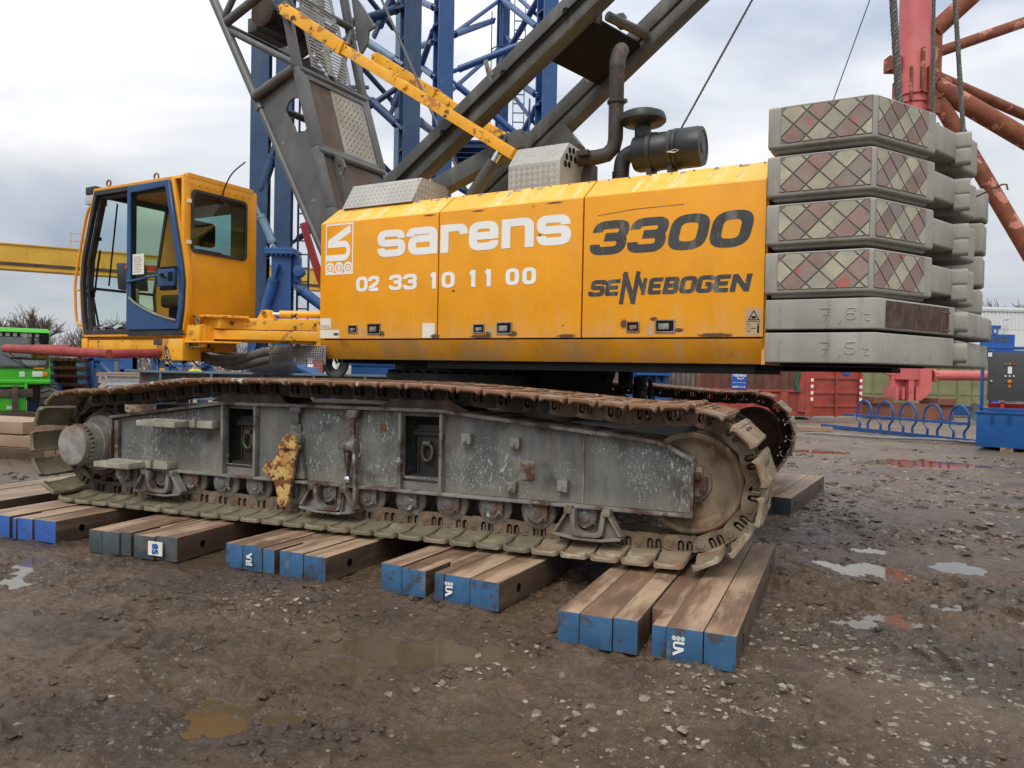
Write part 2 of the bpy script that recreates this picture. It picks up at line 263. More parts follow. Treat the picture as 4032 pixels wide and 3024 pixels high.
MT['dia_red'] = mat('faded_red_tile', (.275,.178,.155), .75, var=.2, vs=3, layers=[dict(c=(.26,.225,.195), s=2.5, lo=.42, hi=.62, o=.85), dict(c=(.46,.09,.07), s=6, lo=.60, hi=.66, o=.75), dict(c=(.16,.14,.12), s=11, lo=.62, hi=.68, o=.6)], rnd=True, bump=(30,.2,.004))
MT['dia_cream'] = mat('faded_cream_tile', (.42,.385,.285), .75, var=.2, vs=3, layers=[dict(c=(.29,.28,.235), s=2.5, lo=.45, hi=.66, o=.85), dict(c=(.17,.15,.12), s=9, lo=.66, hi=.7, o=.6)], rnd=True, bump=(30,.2,.004))
MT['groove'] = mat('groove_grey', (.14,.137,.12), .8, var=.15, bump=(30,.2,.004))
MT['rustplate'] = mat('rusted_plate', (.07,.04,.032), .85, var=.35, vs=7, layers=[dict(c=(.17,.10,.075), s=9, lo=.5, hi=.66, st=(2,2,.7), o=.7)], bump=(50,.4,.005))
MT['tread'] = mat('tread_plate_aluminium', (.40,.385,.35), .5, metal=.35, var=.12, vs=3, layers=[dict(c=(.27,.25,.22), s=1.5, lo=.5, hi=.7, o=.5, r=.65)])
MT['tread_rib'] = mat('tread_rib_aluminium', (.50,.485,.45), .42, metal=.4, var=.1)
MT['tread_dark'] = mat('worn_tread_rib', (.20,.185,.155), .6, var=.15)
MT['tread_old'] = mat('old_tread_plate', (.36,.335,.28), .65, var=.15, vs=3, layers=[dict(c=(.34,.2,.08), s=2, lo=.58, hi=.72, o=.6)])
MT['steel_grid'] = mat('galvanised_walkway', (.23,.22,.195), .6, metal=.2, var=.2, vs=4, layers=[dict(c=(.12,.10,.08), s=4, lo=.55, hi=.7, o=.6)])
MT['exhaust'] = mat('rusty_exhaust', (.045,.036,.032), .65, metal=.2, var=.25, vs=5, layers=[dict(c=(.17,.085,.045), s=4, lo=.55, hi=.68, o=.7), dict(c=(.30,.28,.25), s=5, lo=.64, hi=.72, st=(3,3,.6), o=.6)])
MT['plastic'] = mat('black_plastic', (.013,.0135,.015), .45, var=.12)
MT['chrome'] = mat('chrome', (.75,.75,.76), .12, metal=1, var=.05)
MT['blue'] = mat('blue_paint', (.018,.075,.23), .4, var=.15, layers=[dict(c=(.03,.10,.27), s=.8, lo=.45, hi=.7, o=.6), dict(c=(.15,.2,.28), s=4, lo=.64, hi=.72, o=.5, r=.6)])
MT['blue_old'] = mat('weathered_blue_paint', (.016,.048,.12), .5, var=.2, layers=[dict(c=(.03,.075,.14), s=1.0, lo=.45, hi=.7, o=.7), dict(c=(.10,.105,.055), s=1.2, lo=.58, hi=.75, st=(3,3,.4), o=.6), dict(c=(.22,.10,.03), s=4, lo=.70, hi=.74, o=.8)])
MT['blue_door'] = mat('door_blue_paint', (.010,.055,.16), .35, var=.1, layers=[dict(c=(.10,.13,.17), s=9, lo=.66, hi=.70, o=.6, r=.6)])
MT['blue_strip'] = mat('pale_blue_flange', (.16,.24,.33), .5, var=.2, layers=[dict(c=(.10,.11,.06), s=1.2, lo=.55, hi=.72, st=(3,3,.5), o=.7)])
MT['blue_lt'] = mat('light_blue_paint', (.09,.17,.26), .5, var=.25, layers=[dict(c=(.16,.07,.03), s=3, lo=.58, hi=.66, o=.8)])
MT['blue_mach'] = mat('machine_blue_paint', (.012,.085,.27), .35, var=.08)
MT['pink'] = mat('faded_pink_red_paint', (.55,.125,.12), .5, var=.14, vs=.6, layers=[dict(c=(.62,.20,.19), s=.5, lo=.45, hi=.7, o=.6), dict(c=(.13,.05,.03), s=1.6, lo=.67, hi=.70, st=(1,1,.5))])
MT['rust_tube'] = mat('rusty_red_tube', (.20,.058,.03), .8, var=.25, vs=.8, layers=[dict(c=(.26,.10,.035), s=1.6, lo=.48, hi=.64, o=.7), dict(c=(.52,.22,.16), s=1.5, lo=.575, hi=.60, o=.9), dict(c=(.09,.035,.025), s=2.3, lo=.56, hi=.68, o=.7)])
MT['gantry'] = mat('gantry_yellow', (.62,.36,.035), .5, var=.1, vs=.5, layers=[dict(c=(.42,.24,.03), s=.5, lo=.5, hi=.7, o=.6), dict(c=(.12,.07,.02), s=1.2, lo=.62, hi=.7, st=(1,1,3), o=.6)])
MT['cont_red'] = mat('container_red', (.33,.05,.035), .6, var=.2, vs=1.2, layers=[dict(c=(.16,.05,.035), s=1.6, lo=.5, hi=.68, o=.7), dict(c=(.10,.08,.07), s=2.4, lo=.6, hi=.7, o=.6)])
MT['cont_olive'] = mat('container_olive', (.24,.25,.12), .7, var=.15, vs=1.2, layers=[dict(c=(.25,.13,.05), s=1.6, lo=.58, hi=.68, o=.7), dict(c=(.15,.16,.08), s=.9, lo=.5, hi=.7, o=.6)])
MT['green'] = mat('bright_green_paint', (.045,.38,.012), .38, var=.08)
MT['white'] = mat('white_paint', WHITE, .5, var=.05)
MT['decal_white'] = mat('white_decal', (.80,.80,.76), .45, var=.03, layers=[dict(c=(.55,.42,.2), s=9, lo=.70, hi=.74, o=.8)])
MT['decal_grey'] = mat('grey_decal', (.042,.043,.043), .55, var=.2, layers=[dict(c=(.17,.16,.14), s=3, lo=.5, hi=.68, st=(3,3,.8), o=.8), dict(c=(.24,.21,.16), s=12, lo=.62, hi=.7, st=(3,3,.6), o=.7)])
MT['sticker'] = mat('worn_sticker', (.70,.67,.58), .6, var=.08, layers=[dict(c=(.35,.25,.12), s=7, lo=.66, hi=.7, o=.8)])
MT['sticker_brown'] = mat('faded_brown_sticker', (.44,.31,.18), .6, var=.12)
MT['cladding'] = mat('white_cladding', (.62,.64,.64), .55, var=.05, vs=.3)
MT['wood'] = mat('wet_hardwood', (.165,.098,.058), .45, var=.3, vs=2, layers=[dict(c=(.37,.258,.165), s=1.2, lo=.42, hi=.60, st=(4,.6,4), o=.85, r=.75), dict(c=(.11,.07,.045), s=2.2, lo=.52, hi=.72, st=(16,.9,16), o=.6), dict(c=(.30,.155,.05), s=1.0, lo=.56, hi=.72, o=.55), dict(c=(.055,.037,.028), s=1.9, lo=.58, hi=.67, o=.7, r=.33), dict(c=(.14,.07,.055), s=.8, lo=.5, hi=.66, o=.5)], bump=(3,.35,.006,(22,1.2,22)), rnd=True)
MT['wood_side'] = mat('shaded_muddy_wood_side', (.072,.044,.028), .5, var=.3, vs=3, layers=[dict(c=(.15,.10,.065), s=1.4, lo=.5, hi=.68, st=(1,.6,5), o=.7), dict(c=(.10,.074,.05), k='z', s=6, amp=.10, lo=.06, hi=-.01, o=.8, r=.7), dict(c=(.035,.022,.015), s=3, lo=.55, hi=.68, o=.6)], bump=(3,.4,.006,(12,1.2,22)), rnd=True)  # darker copy for beam sides: wet mud plus shade put into the colour
MT['wood_pale'] = mat('pale_timber', (.34,.23,.15), .7, var=.18, vs=1, layers=[dict(c=(.30,.19,.11), s=1.2, lo=.5, hi=.7, st=(8,.8,8), o=.6)], rnd=True)
MT['wood_blue'] = mat('blue_beam_end_paint', (.034,.115,.235), .6, var=.2, vs=5, layers=[dict(c=(.055,.042,.03), s=8, lo=.54, hi=.61, o=.85), dict(c=(.17,.17,.14), s=5, lo=.62, hi=.68, o=.6), dict(c=(.025,.07,.17), s=3, lo=.5, hi=.7, o=.6), dict(c=(.12,.09,.065), k='z', ax=2, s=7, amp=.12, lo=.03, hi=-.02, o=.8)], rnd=True, bump=(30,.3,.004))
MT['wood_slate'] = mat('slate_beam_end_paint', (.055,.075,.085), .65, var=.25, vs=5, layers=[dict(c=(.11,.095,.08), s=5, lo=.55, hi=.66, o=.6), dict(c=(.025,.035,.04), s=3, lo=.5, hi=.7, o=.6)], rnd=True, bump=(30,.4,.005))
MT['wood_vivid'] = mat('vivid_blue_beam_end_paint', (.033,.11,.38), .6, var=.18, vs=4, layers=[dict(c=(.06,.05,.05), s=8, lo=.60, hi=.66, o=.8)], rnd=True)
MT['pad_red'] = mat('red_padding', (.33,.055,.05), .85, var=.2, vs=8, layers=[dict(c=(.22,.12,.09), s=4, lo=.55, hi=.7, o=.6)], bump=(3,.9,.012,(40,40,1)))
MT['strap'] = mat('red_strap', (.25,.015,.02), .8, var=.15)
MT['old_rope'] = mat('old_grey_rope', (.085,.078,.066), .85, var=.3, vs=6)
MT['rope'] = mat('steel_rope', (.10,.095,.085), .6, metal=.3, var=.3, vs=40)
MT['cloth_black'] = mat('black_cloth', (.02,.02,.022), .9, var=.2)
MT['cloth_grey'] = mat('grey_cloth', (.30,.31,.33), .9, var=.2)
MT['seat'] = mat('brown_seat', (.07,.04,.025), .8, var=.15)
MT['shackle'] = mat('green_shackle', (.06,.10,.035), .6, var=.25, vs=15, layers=[dict(c=(.06,.04,.028), s=14, lo=.42, hi=.55, o=.95)])
MT['amber'] = mat('amber_lens', (.65,.2,.02), .3, var=.05)
MT['lens'] = mat('lamp_lens', (.62,.63,.63), .2, var=.05)
MT['redpaint'] = mat('red_paint', (.55,.02,.02), .5, var=.05)
MT['signblue'] = mat('sign_blue', (.01,.085,.36), .45, var=.04)
MT['hivis'] = mat('hi_vis_cloth', (.55,.62,.06), .8, var=.1)
MT['skin'] = mat('skin', (.45,.28,.2), .6, var=.05)
MT['navy'] = mat('navy_cloth', (.02,.025,.05), .85, var=.1)
MT['bark'] = mat('hazy_winter_branches', (.15,.118,.098), .9, var=.2, vs=.3)  # base lightened: distance haze is put into the branch colour
MT['cabinet'] = mat('grey_cabinet', (.055,.056,.058), .5, var=.06)
MT['alu'] = mat('aluminium', (.55,.57,.58), .4, metal=.6, var=.08)
MT['steel_beam'] = mat('rusty_grey_steel', (.12,.16,.19), .65, var=.25, vs=1.2, layers=[dict(c=(.12,.045,.025), s=1.0, lo=.5, hi=.6, o=.85), dict(c=(.28,.28,.16), s=.8, lo=.6, hi=.72, o=.5)])
MT['rust'] = mat('rusty_steel', (.17,.068,.04), .85, var=.3, vs=2, layers=[dict(c=(.22,.10,.05), s=3, lo=.52, hi=.68, o=.7)])
MT['grey_bin'] = mat('grey_bin', (.16,.165,.17), .6, var=.1)
MT['net'] = mat('green_netting', (.015,.10,.075), .8, var=.2)
MT['glass_door'] = glass('tinted_glass', (.80,.86,.70), .004)
MT['glass_rear'] = glass('smoked_glass', (.50,.66,.64), .05)
MT['glass_clear'] = glass('clear_glass', (.78,.90,.89), .05)
MT['glass_sky'] = glass('reflective_glass', (.70,.82,.80), .35)
MT['pane_dark'] = mat('dark_pane', (.05,.07,.08), .1, var=.1)

# ---------------------------------------------------------------- lettering from strokes
def rounded(pts, r, n=5, closed=False):
    P = [Vector((p[0], p[1])) for p in pts]; o = []; N = len(P)
    for i, p in enumerate(P):
        if not closed and i in (0, N-1): o.append(p); continue
        a = P[i-1]-p; b = P[(i+1) % N]-p; d = min(r, a.length*.49, b.length*.49); a.normalize(); b.normalize()
        for k in range(n+1): t = k/n; o.append((1-t)**2*(p+a*d)+2*t*(1-t)*p+t*t*(p+b*d))
    return o
def stroke(mb, pts, t, F, lift, closed=False):
    P = [Vector((p[0], p[1])) for p in pts]; N = len(P); vs = []
    for i in range(N):
        if closed: a, b = P[i]-P[i-1], P[(i+1) % N]-P[i]
        else: a = P[i]-P[i-1] if i else P[1]-P[0]; b = P[i+1]-P[i] if i < N-1 else P[-1]-P[-2]
        a = a.normalized() if a.length > 1e-9 else b.normalized(); b = b.normalized() if b.length > 1e-9 else a
        na = Vector((-a.y, a.x)); nb = Vector((-b.y, b.x)); nn = (na+nb); nn = nn.normalized() if nn.length > 1e-6 else na
        nn = nn*(t/2/max(.4, nn.dot(na))); vs += [F(P[i]+nn, lift), F(P[i]-nn, lift)]
    mb.add(vs, [(2*i, 2*i+1, 2*((i+1) % N)+1, 2*((i+1) % N)) for i in range(N if closed else N-1)])
def thick(mb, pts, r, t, F, lift, closed=False, n=6):
    """thick polyline whose corners are rounded outside and inside without folding"""
    P = [Vector((p[0], p[1])) for p in pts]; N = len(P); A = []; B = []; per = lambda v: Vector((-v.y, v.x))
    for i in range(N):
        if not closed and i in (0, N-1):
            d = (P[1]-P[0]).normalized() if i == 0 else (P[-1]-P[-2]).normalized(); A.append(P[i]+per(d)*t/2); B.append(P[i]-per(d)*t/2); continue
        a = P[i]-P[i-1]; b = P[(i+1) % N]-P[i]; la, lb = a.length, b.length; a.normalize(); b.normalize(); m = per(a)+per(b); m = m.normalized(); k = t/2/max(.35, m.dot(per(a)))
        turn = a.x*b.y-a.y*b.x
        ea = la*(.5 if (closed or i > 1) else 1); eb = lb*(.5 if (closed or i < N-2) else 1); d = min(r, ea, eb)
        if abs(turn) < .05 or r <= 0: A.append(P[i]+m*k); B.append(P[i]-m*k); continue
        ro = min(d+t/2, ea+t/2, eb+t/2); ri = max(0, d-t/2)
        for j in range(n+1):
            s = j/n; q = lambda M, rr: (1-s)**2*(M-a*rr)+2*s*(1-s)*M+s*s*(M+b*rr)
            A.append(q(P[i]+m*k, ri if turn > 0 else ro)); B.append(q(P[i]-m*k, ro if turn > 0 else ri))
    L_ = len(A); mb.add([F(v, lift) for p in zip(A, B) for v in p], [(2*i, 2*i+1, 2*((i+1) % L_)+1, 2*((i+1) % L_)) for i in range(L_ if closed else L_-1)])
GL = {  # strokes in a 1 x 1 cell, t = thickness ; (points, radius, closed)
 's': [([(.85,.66),(.85,.87),(.13,.87),(.13,.51),(.87,.51),(.87,.13),(.13,.13),(.13,.33)], .22, 0)],
 'a': [([(.06,.68),(.06,.87),(.87,.87),(.87,0)], .2, 0), ([(.87,.58),(.13,.58),(.13,.13),(.87,.13)], .2, 0)],
 'r': [([(.13,0),(.13,1)], 0, 0), ([(.13,.87),(.86,.87),(.86,.62)], .2, 0)],
 'e': [([(.87,.31),(.87,.13),(.13,.13),(.13,.87),(.87,.87),(.87,.38)], .22, 0), ([(.13,.50),(.87,.50)], 0, 0)],
 'n': [([(.13,0),(.13,1)], 0, 0), ([(.13,.87),(.87,.87),(.87,0)], .2, 0)],
 '0': [([(.13,.12),(.87,.12),(.87,.88),(.13,.88)], .26, 1)],
 '1': [([(.55,0),(.55,1)], 0, 0), ([(.18,.80),(.40,.82),(.55,1)], .1, 0)],
 '2': [([(.1,.66),(.1,.88),(.87,.88),(.87,.55),(.13,.25),(.13,.12),(.95,.12)], .18, 0)],
 '3': [([(.1,.68),(.1,.88),(.87,.88),(.87,.52),(.35,.52)], .2, 0), ([(.35,.52),(.87,.52),(.87,.12),(.1,.12),(.1,.32)], .2, 0)],
 '4': [([(.75,0),(.75,1),(.05,.3),(1,.3)], 0, 0)],
 '5': [([(.92,.88),(.13,.88),(.13,.52),(.87,.52),(.87,.12),(.08,.12),(.08,.28)], .18, 0)],
 '6': [([(.87,.70),(.87,.88),(.13,.88),(.13,.12),(.87,.12),(.87,.52),(.13,.52)], .2, 0)],
 '7': [([(.05,.88),(.9,.88),(.4,0)], .05, 0), ([(.3,.45),(.75,.45)], 0, 0)],
 '8': [([(.13,.12),(.87,.12),(.87,.88),(.13,.88)], .26, 1), ([(.13,.52),(.87,.52)], 0, 0)],
 '9': [([(.13,.30),(.13,.12),(.87,.12),(.87,.88),(.13,.88),(.13,.48),(.87,.48)], .2, 0)],
 'S': [([(.95,.70),(.95,.88),(.13,.88),(.13,.52),(.87,.52),(.87,.12),(.03,.12),(.03,.30)], .12, 0)],
 'E': [([(.95,.88),(.13,.88),(.13,.12),(.95,.12)], .1, 0), ([(.13,.5),(.85,.5)], 0, 0)],
 'N': [([(.12,0),(.12,1)], 0, 0), ([(.12,.93),(.88,.07)], 0, 0), ([(.88,0),(.88,1)], 0, 0)],
 'B': [([(.13,.12),(.85,.12),(.85,.5),(.13,.5)], .12, 0), ([(.13,.5),(.80,.5),(.80,.88),(.13,.88)], .12, 0), ([(.13,0),(.13,1)], 0, 0)],
 'O': [([(.13,.12),(.87,.12),(.87,.88),(.13,.88)], .18, 1)],
 'G': [([(.93,.72),(.93,.88),(.13,.88),(.13,.12),(.87,.12),(.87,.5),(.5,.5)], .14, 0)],
 't': [([(.35,0),(.35,1)], 0, 0), ([(.0,.62),(.8,.62)], 0, 0), ([(.35,.06),(.8,.06)], 0, 0)],
 'w': [([(.05,1),(.28,.05),(.5,.8),(.72,.05),(.95,1)], 0, 0)], 'i': [([(.5,0),(.5,1)], 0, 0)], ',': [([(.6,.1),(.4,-.2)], 0, 0)],
 'C': [([(.9,.72),(.87,.88),(.13,.88),(.13,.12),(.87,.12),(.9,.28)], .25, 0)],
}
LIFT = [0]
def glyph(mb, ch, x, z, w, h, t, P, shear=0, xs=1):
    """stroke glyph in a w x h cell at (x, z); P(x, z, lift) maps the sheet to space"""
    for pts, r, cl in GL[ch]:
        LIFT[0] = (LIFT[0]+1) % 6
        k = w/h/xs; q = [(p[0]*k, p[1]) for p in pts]
        thick(mb, q, r, t, lambda v, l: P(x+h*(v.x*xs+shear*v.y), z+h*v.y, l), .0015+LIFT[0]*.0003, bool(cl))
def logo(mb, P, x, z, w, h, frame=True):
    """S over three wheels"""
    f = lambda pts, t, l, c=False: stroke(mb, pts, t, lambda v, q: P(x+w*v.x, z+h*v.y, q), l, c)
    k = h/w
    if frame: f([(.015,.01),(.985,.01),(.985,.99),(.015,.99)], .035, .0015, True)
    f(rounded([(.90,.89),(.12,.62)], .01), .15, .0018); f(rounded([(.08,.595),(.76,.595),(.86,.46),(.76,.325),(.03,.325)], .12), .125, .0021)
    for i in range(3):
        c = (.17+.33*i, .12)
        for rr, tt in ((.135, .05), (.045, .055)):
            f([(c[0]+rr*math.cos(a*.4488), c[1]+rr/k*math.sin(a*.4488)) for a in range(14)], tt if rr > .1 else .045, .0017+.0003*i, True)

# ---------------------------------------------------------------- ground
class VN:
    def __init__(s, seed): s.t = np.random.RandomState(seed).rand(512, 512)
    def __call__(s, x, y):
        xi = np.floor(x).astype(int); yi = np.floor(y).astype(int); fx = x-xi; fy = y-yi
        fx = fx**3*(fx*(fx*6-15)+10); fy = fy**3*(fy*(fy*6-15)+10)
        g = lambda a, b: s.t[a % 512, b % 512]
        return (g(xi,yi)*(1-fx)+g(xi+1,yi)*fx)*(1-fy)+(g(xi,yi+1)*(1-fx)+g(xi+1,yi+1)*fx)*fy
_n = [VN(i) for i in range(8)]
def rot(x, y, a): return x*math.cos(a)-y*math.sin(a), x*math.sin(a)+y*math.cos(a)
def fbm(x, y, sc, o=3, s=0):
    v = 0; a = 1; t = 0
    for i in range(o):
        xr, yr = rot(x/sc*2**i+13.7*i, y/sc*2**i-7.1*i, .6*i+s); v = v+a*_n[(i+s) % 8](xr, yr); t += a; a *= .5
    return v/t
PUD = [(-.73,4.42,.75,.38,.044), (-1.31,3.61,.24,.20,.055), (-.2,3.45,.22,.10,.026), (3.1,6.6,.36,.34,.05), (3.98,6.71,.30,.25,.05), (2.55,5.22,.42,.14,.05), (3.26,5.57,.20,.13,.05), (3.62,5.39,.22,.2,.05),
       (3.49,7.34,.2,.14,.05), (8.0,15.0,1.25,.6,.06), (6.87,16.9,.6,.4,.06), (-3.85,5.66,.22,.5,.032), (-1.79,3.98,.12,.09,.035), (-4.0,6.3,.25,.2,.03), (4.1,6.0,.35,.15,.045)]
WL = -.021
def height(x, y):
    wx = x+.10*(fbm(x, y, .35, 2, 1)-.5); wy = y+.10*(fbm(x+9, y, .35, 2, 2)-.5)
    amp = .35+1.1*np.clip((fbm(x, y, 1.3, 2, 3)-.35)*2.4, 0, 1)
    far = np.clip(1-(y-9)/14, .6, 1)
    h = .030*(fbm(x, y, 1.6, 2, 0)-.5)
    rd = 1-np.abs(2*fbm(wx, wy, .26, 3, 4)-1); h = h+amp*.034*(rd**3-.25)
    b = np.abs(2*fbm(wx*1.0, wy*1.25, .085, 3, 5)-1); h = h+amp*.020*(b-.25)
    h = h+.0085*(fbm(x, y, .03, 2, 6)-.5)*2*amp
    # tyre lugs pressed into the mud, two runs
    for (px, py, ang, wdt) in ((-2.0,4.9,.45,.32), (-.9,4.9,.40,.28), (2.6,4.3,-.75,.3), (-2.6,4.3,.6,.3), (-1.3,5.4,.3,.3), (1.2,3.6,.9,.3), (3.6,6.0,-.3,.4)):
        u, v = rot(x-px, y-py, -ang); m_ = np.exp(-(v/wdt)**4)*np.exp(-(u/1.3)**4)
        h = h+m_*.020*np.tanh(3*np.sin((u+np.abs(v)*.7)*2*math.pi/.16+1.5*fbm(x, y, .3, 2, 7)))*np.clip(fbm(x, y, .4, 2, 2)*2-.6, 0, 1)
    wz = np.exp(-(((x+.4)/1.5)**2+((y-3.9)/.95)**2)**1.5); h = h+wz*.020*(np.abs(2*fbm(wx, wy*1.6, .10, 3, 1)-1)-.30)
    h = h*far
    for cx, cy, rx, ry, dp in PUD:
        r2 = ((x-cx)/rx)**2+((y-cy)/ry)**2; r2 = r2*(1+.9*(fbm(x, y, .22, 3, 3)-.5)*2)
        h = h-(dp+.006)*np.exp(-np.clip(r2, 0, 40)**1.5)
    return h
def axis(a, b, st, lo, hi, g):
    c = list(np.arange(a, b, st)); s = st
    while c[-1] < hi: s *= g; c.append(c[-1]+s)
    s = st; L0 = []
    x = a
    while x > lo: s *= g; x -= s; L0.append(x)
    return np.array(L0[::-1]+c)
gx = axis(-4.8, 3.6, .0165, -900, 900, 1.03); gy = axis(2.75, 6.6, .0155, -300, 1400, 1.014)
X, Y = np.meshgrid(gx, gy); Z = height(X, Y); Z = np.where((np.abs(X) > 45) | (Y > 70) | (Y < 0), 0, Z)
nx, ny = len(gx), len(gy)
me = bpy.data.meshes.new('ground'); V = np.stack([X, Y, Z], -1).reshape(-1, 3).astype('f4')
i0 = (np.arange(ny-1)[:, None]*nx+np.arange(nx-1)[None]).reshape(-1); Q = np.stack([i0, i0+1, i0+1+nx, i0+nx], -1).astype('i4')
me.vertices.add(len(V)); me.vertices.foreach_set('co', V.ravel()); me.loops.add(Q.size); me.loops.foreach_set('vertex_index', Q.ravel())
me.polygons.add(len(Q)); me.polygons.foreach_set('loop_start', np.arange(0, Q.size, 4, dtype='i4')); me.polygons.foreach_set('loop_total', np.full(len(Q), 4, 'i4'))
me.update(calc_edges=True); me.validate(); me.polygons.foreach_set('use_smooth', [True]*len(Q))
MT['mud'] = mat('wet_mud', (.114,.072,.042), .29, var=.2, vs=1.2, spec=.5, layers=[
    dict(c=(.165,.112,.072), s=.7, lo=.48, hi=.7, o=.5, r=.45), dict(c=(.064,.042,.026), s=1.6, lo=.48, hi=.66, o=.75, r=.22), dict(c=(.052,.035,.023), s=7, lo=.55, hi=.68, o=.6, r=.3),
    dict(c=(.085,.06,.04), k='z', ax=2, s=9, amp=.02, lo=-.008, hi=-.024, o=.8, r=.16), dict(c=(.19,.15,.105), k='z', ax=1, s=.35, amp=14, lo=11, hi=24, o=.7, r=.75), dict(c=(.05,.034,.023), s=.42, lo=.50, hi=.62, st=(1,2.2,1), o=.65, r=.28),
    dict(c=(.25,.215,.165), k='v', s=42, hi=.55, ms=.8, mlo=.46, mhi=.62, o=.6, r=.55), dict(c=(.11,.115,.04), s=.55, lo=.60, hi=.72, o=.35), dict(c=(.20,.06,.03), s=2.2, lo=.745, hi=.77, o=.6)],
    bump=(40, 1.0, .016), bump2=(11, 1.0, .045))
me.materials.append(MT['mud']); obj('ground', me, kind='structure')
MT['water'] = mat('puddle_water', (.085,.062,.036), .03, var=.15, vs=1.5, spec=.55)
for i, (cx, cy, rx, ry, dp) in enumerate(PUD):
    mb = MB(); n = 28; mb.add([(cx+1.5*rx*math.cos(a*2*math.pi/n), cy+1.5*ry*math.sin(a*2*math.pi/n), WL+.0002*i) for a in range(n)], [tuple(range(n))])
    mb.build('puddle', MT['water'], kind='structure')
# stones
def scatter(name, material, n, rmin, rmax, clusters, seed, flat=.55, kind='stuff', label=None, spread=None, ytop=9, jit=.3, sink=.15):
    rs = np.random.RandomState(seed); t = (1+5**.5)/2
    ico = np.array([(-1,t,0),(1,t,0),(-1,-t,0),(1,-t,0),(0,-1,t),(0,1,t),(0,-1,-t),(0,1,-t),(t,0,-1),(t,0,1),(-t,0,-1),(-t,0,1)])/(1+t*t)**.5
    fc = np.array([(0,11,5),(0,5,1),(0,1,7),(0,7,10),(0,10,11),(1,5,9),(5,11,4),(11,10,2),(10,7,6),(7,1,8),(3,9,4),(3,4,2),(3,2,6),(3,6,8),(3,8,9),(4,9,5),(2,4,11),(6,2,10),(8,6,7),(9,8,1)])
    px = []; py = []
    for cx, cy, sx_, sy_, w in clusters:
        k = int(n*w); px += list(cx+rs.randn(k)*sx_); py += list(cy+rs.randn(k)*sy_)
    px = np.array(px); py = np.array(py); ok = (py > 2.7) & (rs.rand(len(px)) < np.clip((fbm(px, py, .6, 3, 5)-.38)*5, .03, 1))
    px, py = px[ok], py[ok]; hz = height(px, py); k = len(px)
    r = rmin+(rmax-rmin)*rs.rand(k)**3.2
    sc = r[:, None]*np.stack([1+.5*rs.rand(k), .8+.4*rs.rand(k), flat*(.7+.6*rs.rand(k))], 1); an = rs.rand(k)*6.28
    v = ico[None]*(1+jit*(rs.rand(k, 12, 1)-.5)*2)*sc[:, None]; c, s_ = np.cos(an)[:, None], np.sin(an)[:, None]
    v = np.stack([v[...,0]*c-v[...,1]*s_+px[:, None], v[...,0]*s_+v[...,1]*c+py[:, None], v[...,2]+(hz+sink*r)[:, None]], -1).reshape(-1, 3)
    f = (fc[None]+12*np.arange(k)[:, None, None]).reshape(-1, 3).astype('i4')
    m2 = bpy.data.meshes.new(name); m2.vertices.add(len(v)); m2.vertices.foreach_set('co', v.astype('f4').ravel()); m2.loops.add(f.size); m2.loops.foreach_set('vertex_index', f.ravel())
    m2.polygons.add(len(f)); m2.polygons.foreach_set('loop_start', np.arange(0, f.size, 3, dtype='i4')); m2.polygons.foreach_set('loop_total', np.full(len(f), 3, 'i4')); m2.update(calc_edges=True)
    m2.polygons.foreach_set('use_smooth', [True]*len(f)); m2.set_sharp_from_angle(angle=R(38)); m2.materials.append(material); return obj(name, m2, kind=kind, label=label)
MT['stone'] = mat('pale_stones', (.235,.20,.15), .6, var=.35, vs=22, layers=[dict(c=(.17,.17,.155), s=14, lo=.5, hi=.62, o=.7), dict(c=(.36,.335,.28), s=11, lo=.58, hi=.66, o=.7), dict(c=(.11,.078,.054), s=13, lo=.44, hi=.56, o=.9, r=.4)])
scatter('gravel', MT['stone'], 7200, .004, .030, [(.05,4.1,.35,.28,.06),(.5,3.75,.5,.3,.05),(1.3,3.55,.55,.35,.10),(1.9,4.1,.6,.5,.12),(1.75,5.0,.3,.5,.06),(2.3,3.9,.5,.5,.06),(-1.55,5.45,.25,.3,.02),(-1.9,4.2,.9,.8,.008),(2.6,7.5,1.2,1.4,.08),(5.5,11,2.5,2.5,.16),(9,19,4,4,.18),(.8,4.3,1.6,1.0,.05)], 3, label='pale gravel stones pressed into the wet mud', sink=-.28, flat=.5)
scatter('coarse_gravel', MT['stone'], 9000, .012, .06, [(4.5,9.5,2.2,1.8,.25),(7,14,3,3.2,.30),(10,22,5,4,.30),(-9,18,5,5,.15)], 8, label='coarser gravel scattered over the far right of the yard', sink=-.2, flat=.5)
scatter('far_mud_clods', MT['mud'], 3800, .02, .10, [(4.5,9.5,2.2,2.0,.4),(6.5,13,3,3,.4),(-6,11,2,2,.2)], 12, label='dark clods and ruts of mud in the middle distance', flat=.45, jit=.5, sink=-.1)
scatter('mud_clods', MT['mud'], 5200, .006, .034, [(-1.6,4.6,1.0,.8,.36),(-1.0,3.6,.8,.5,.12),(2.6,6.4,1.2,1.2,.2),(3.4,7.6,1.5,1.2,.14),(.8,4.2,1.5,1.0,.18)], 5, flat=.5, label='loose dark clods of wet mud', jit=.45, sink=.0)

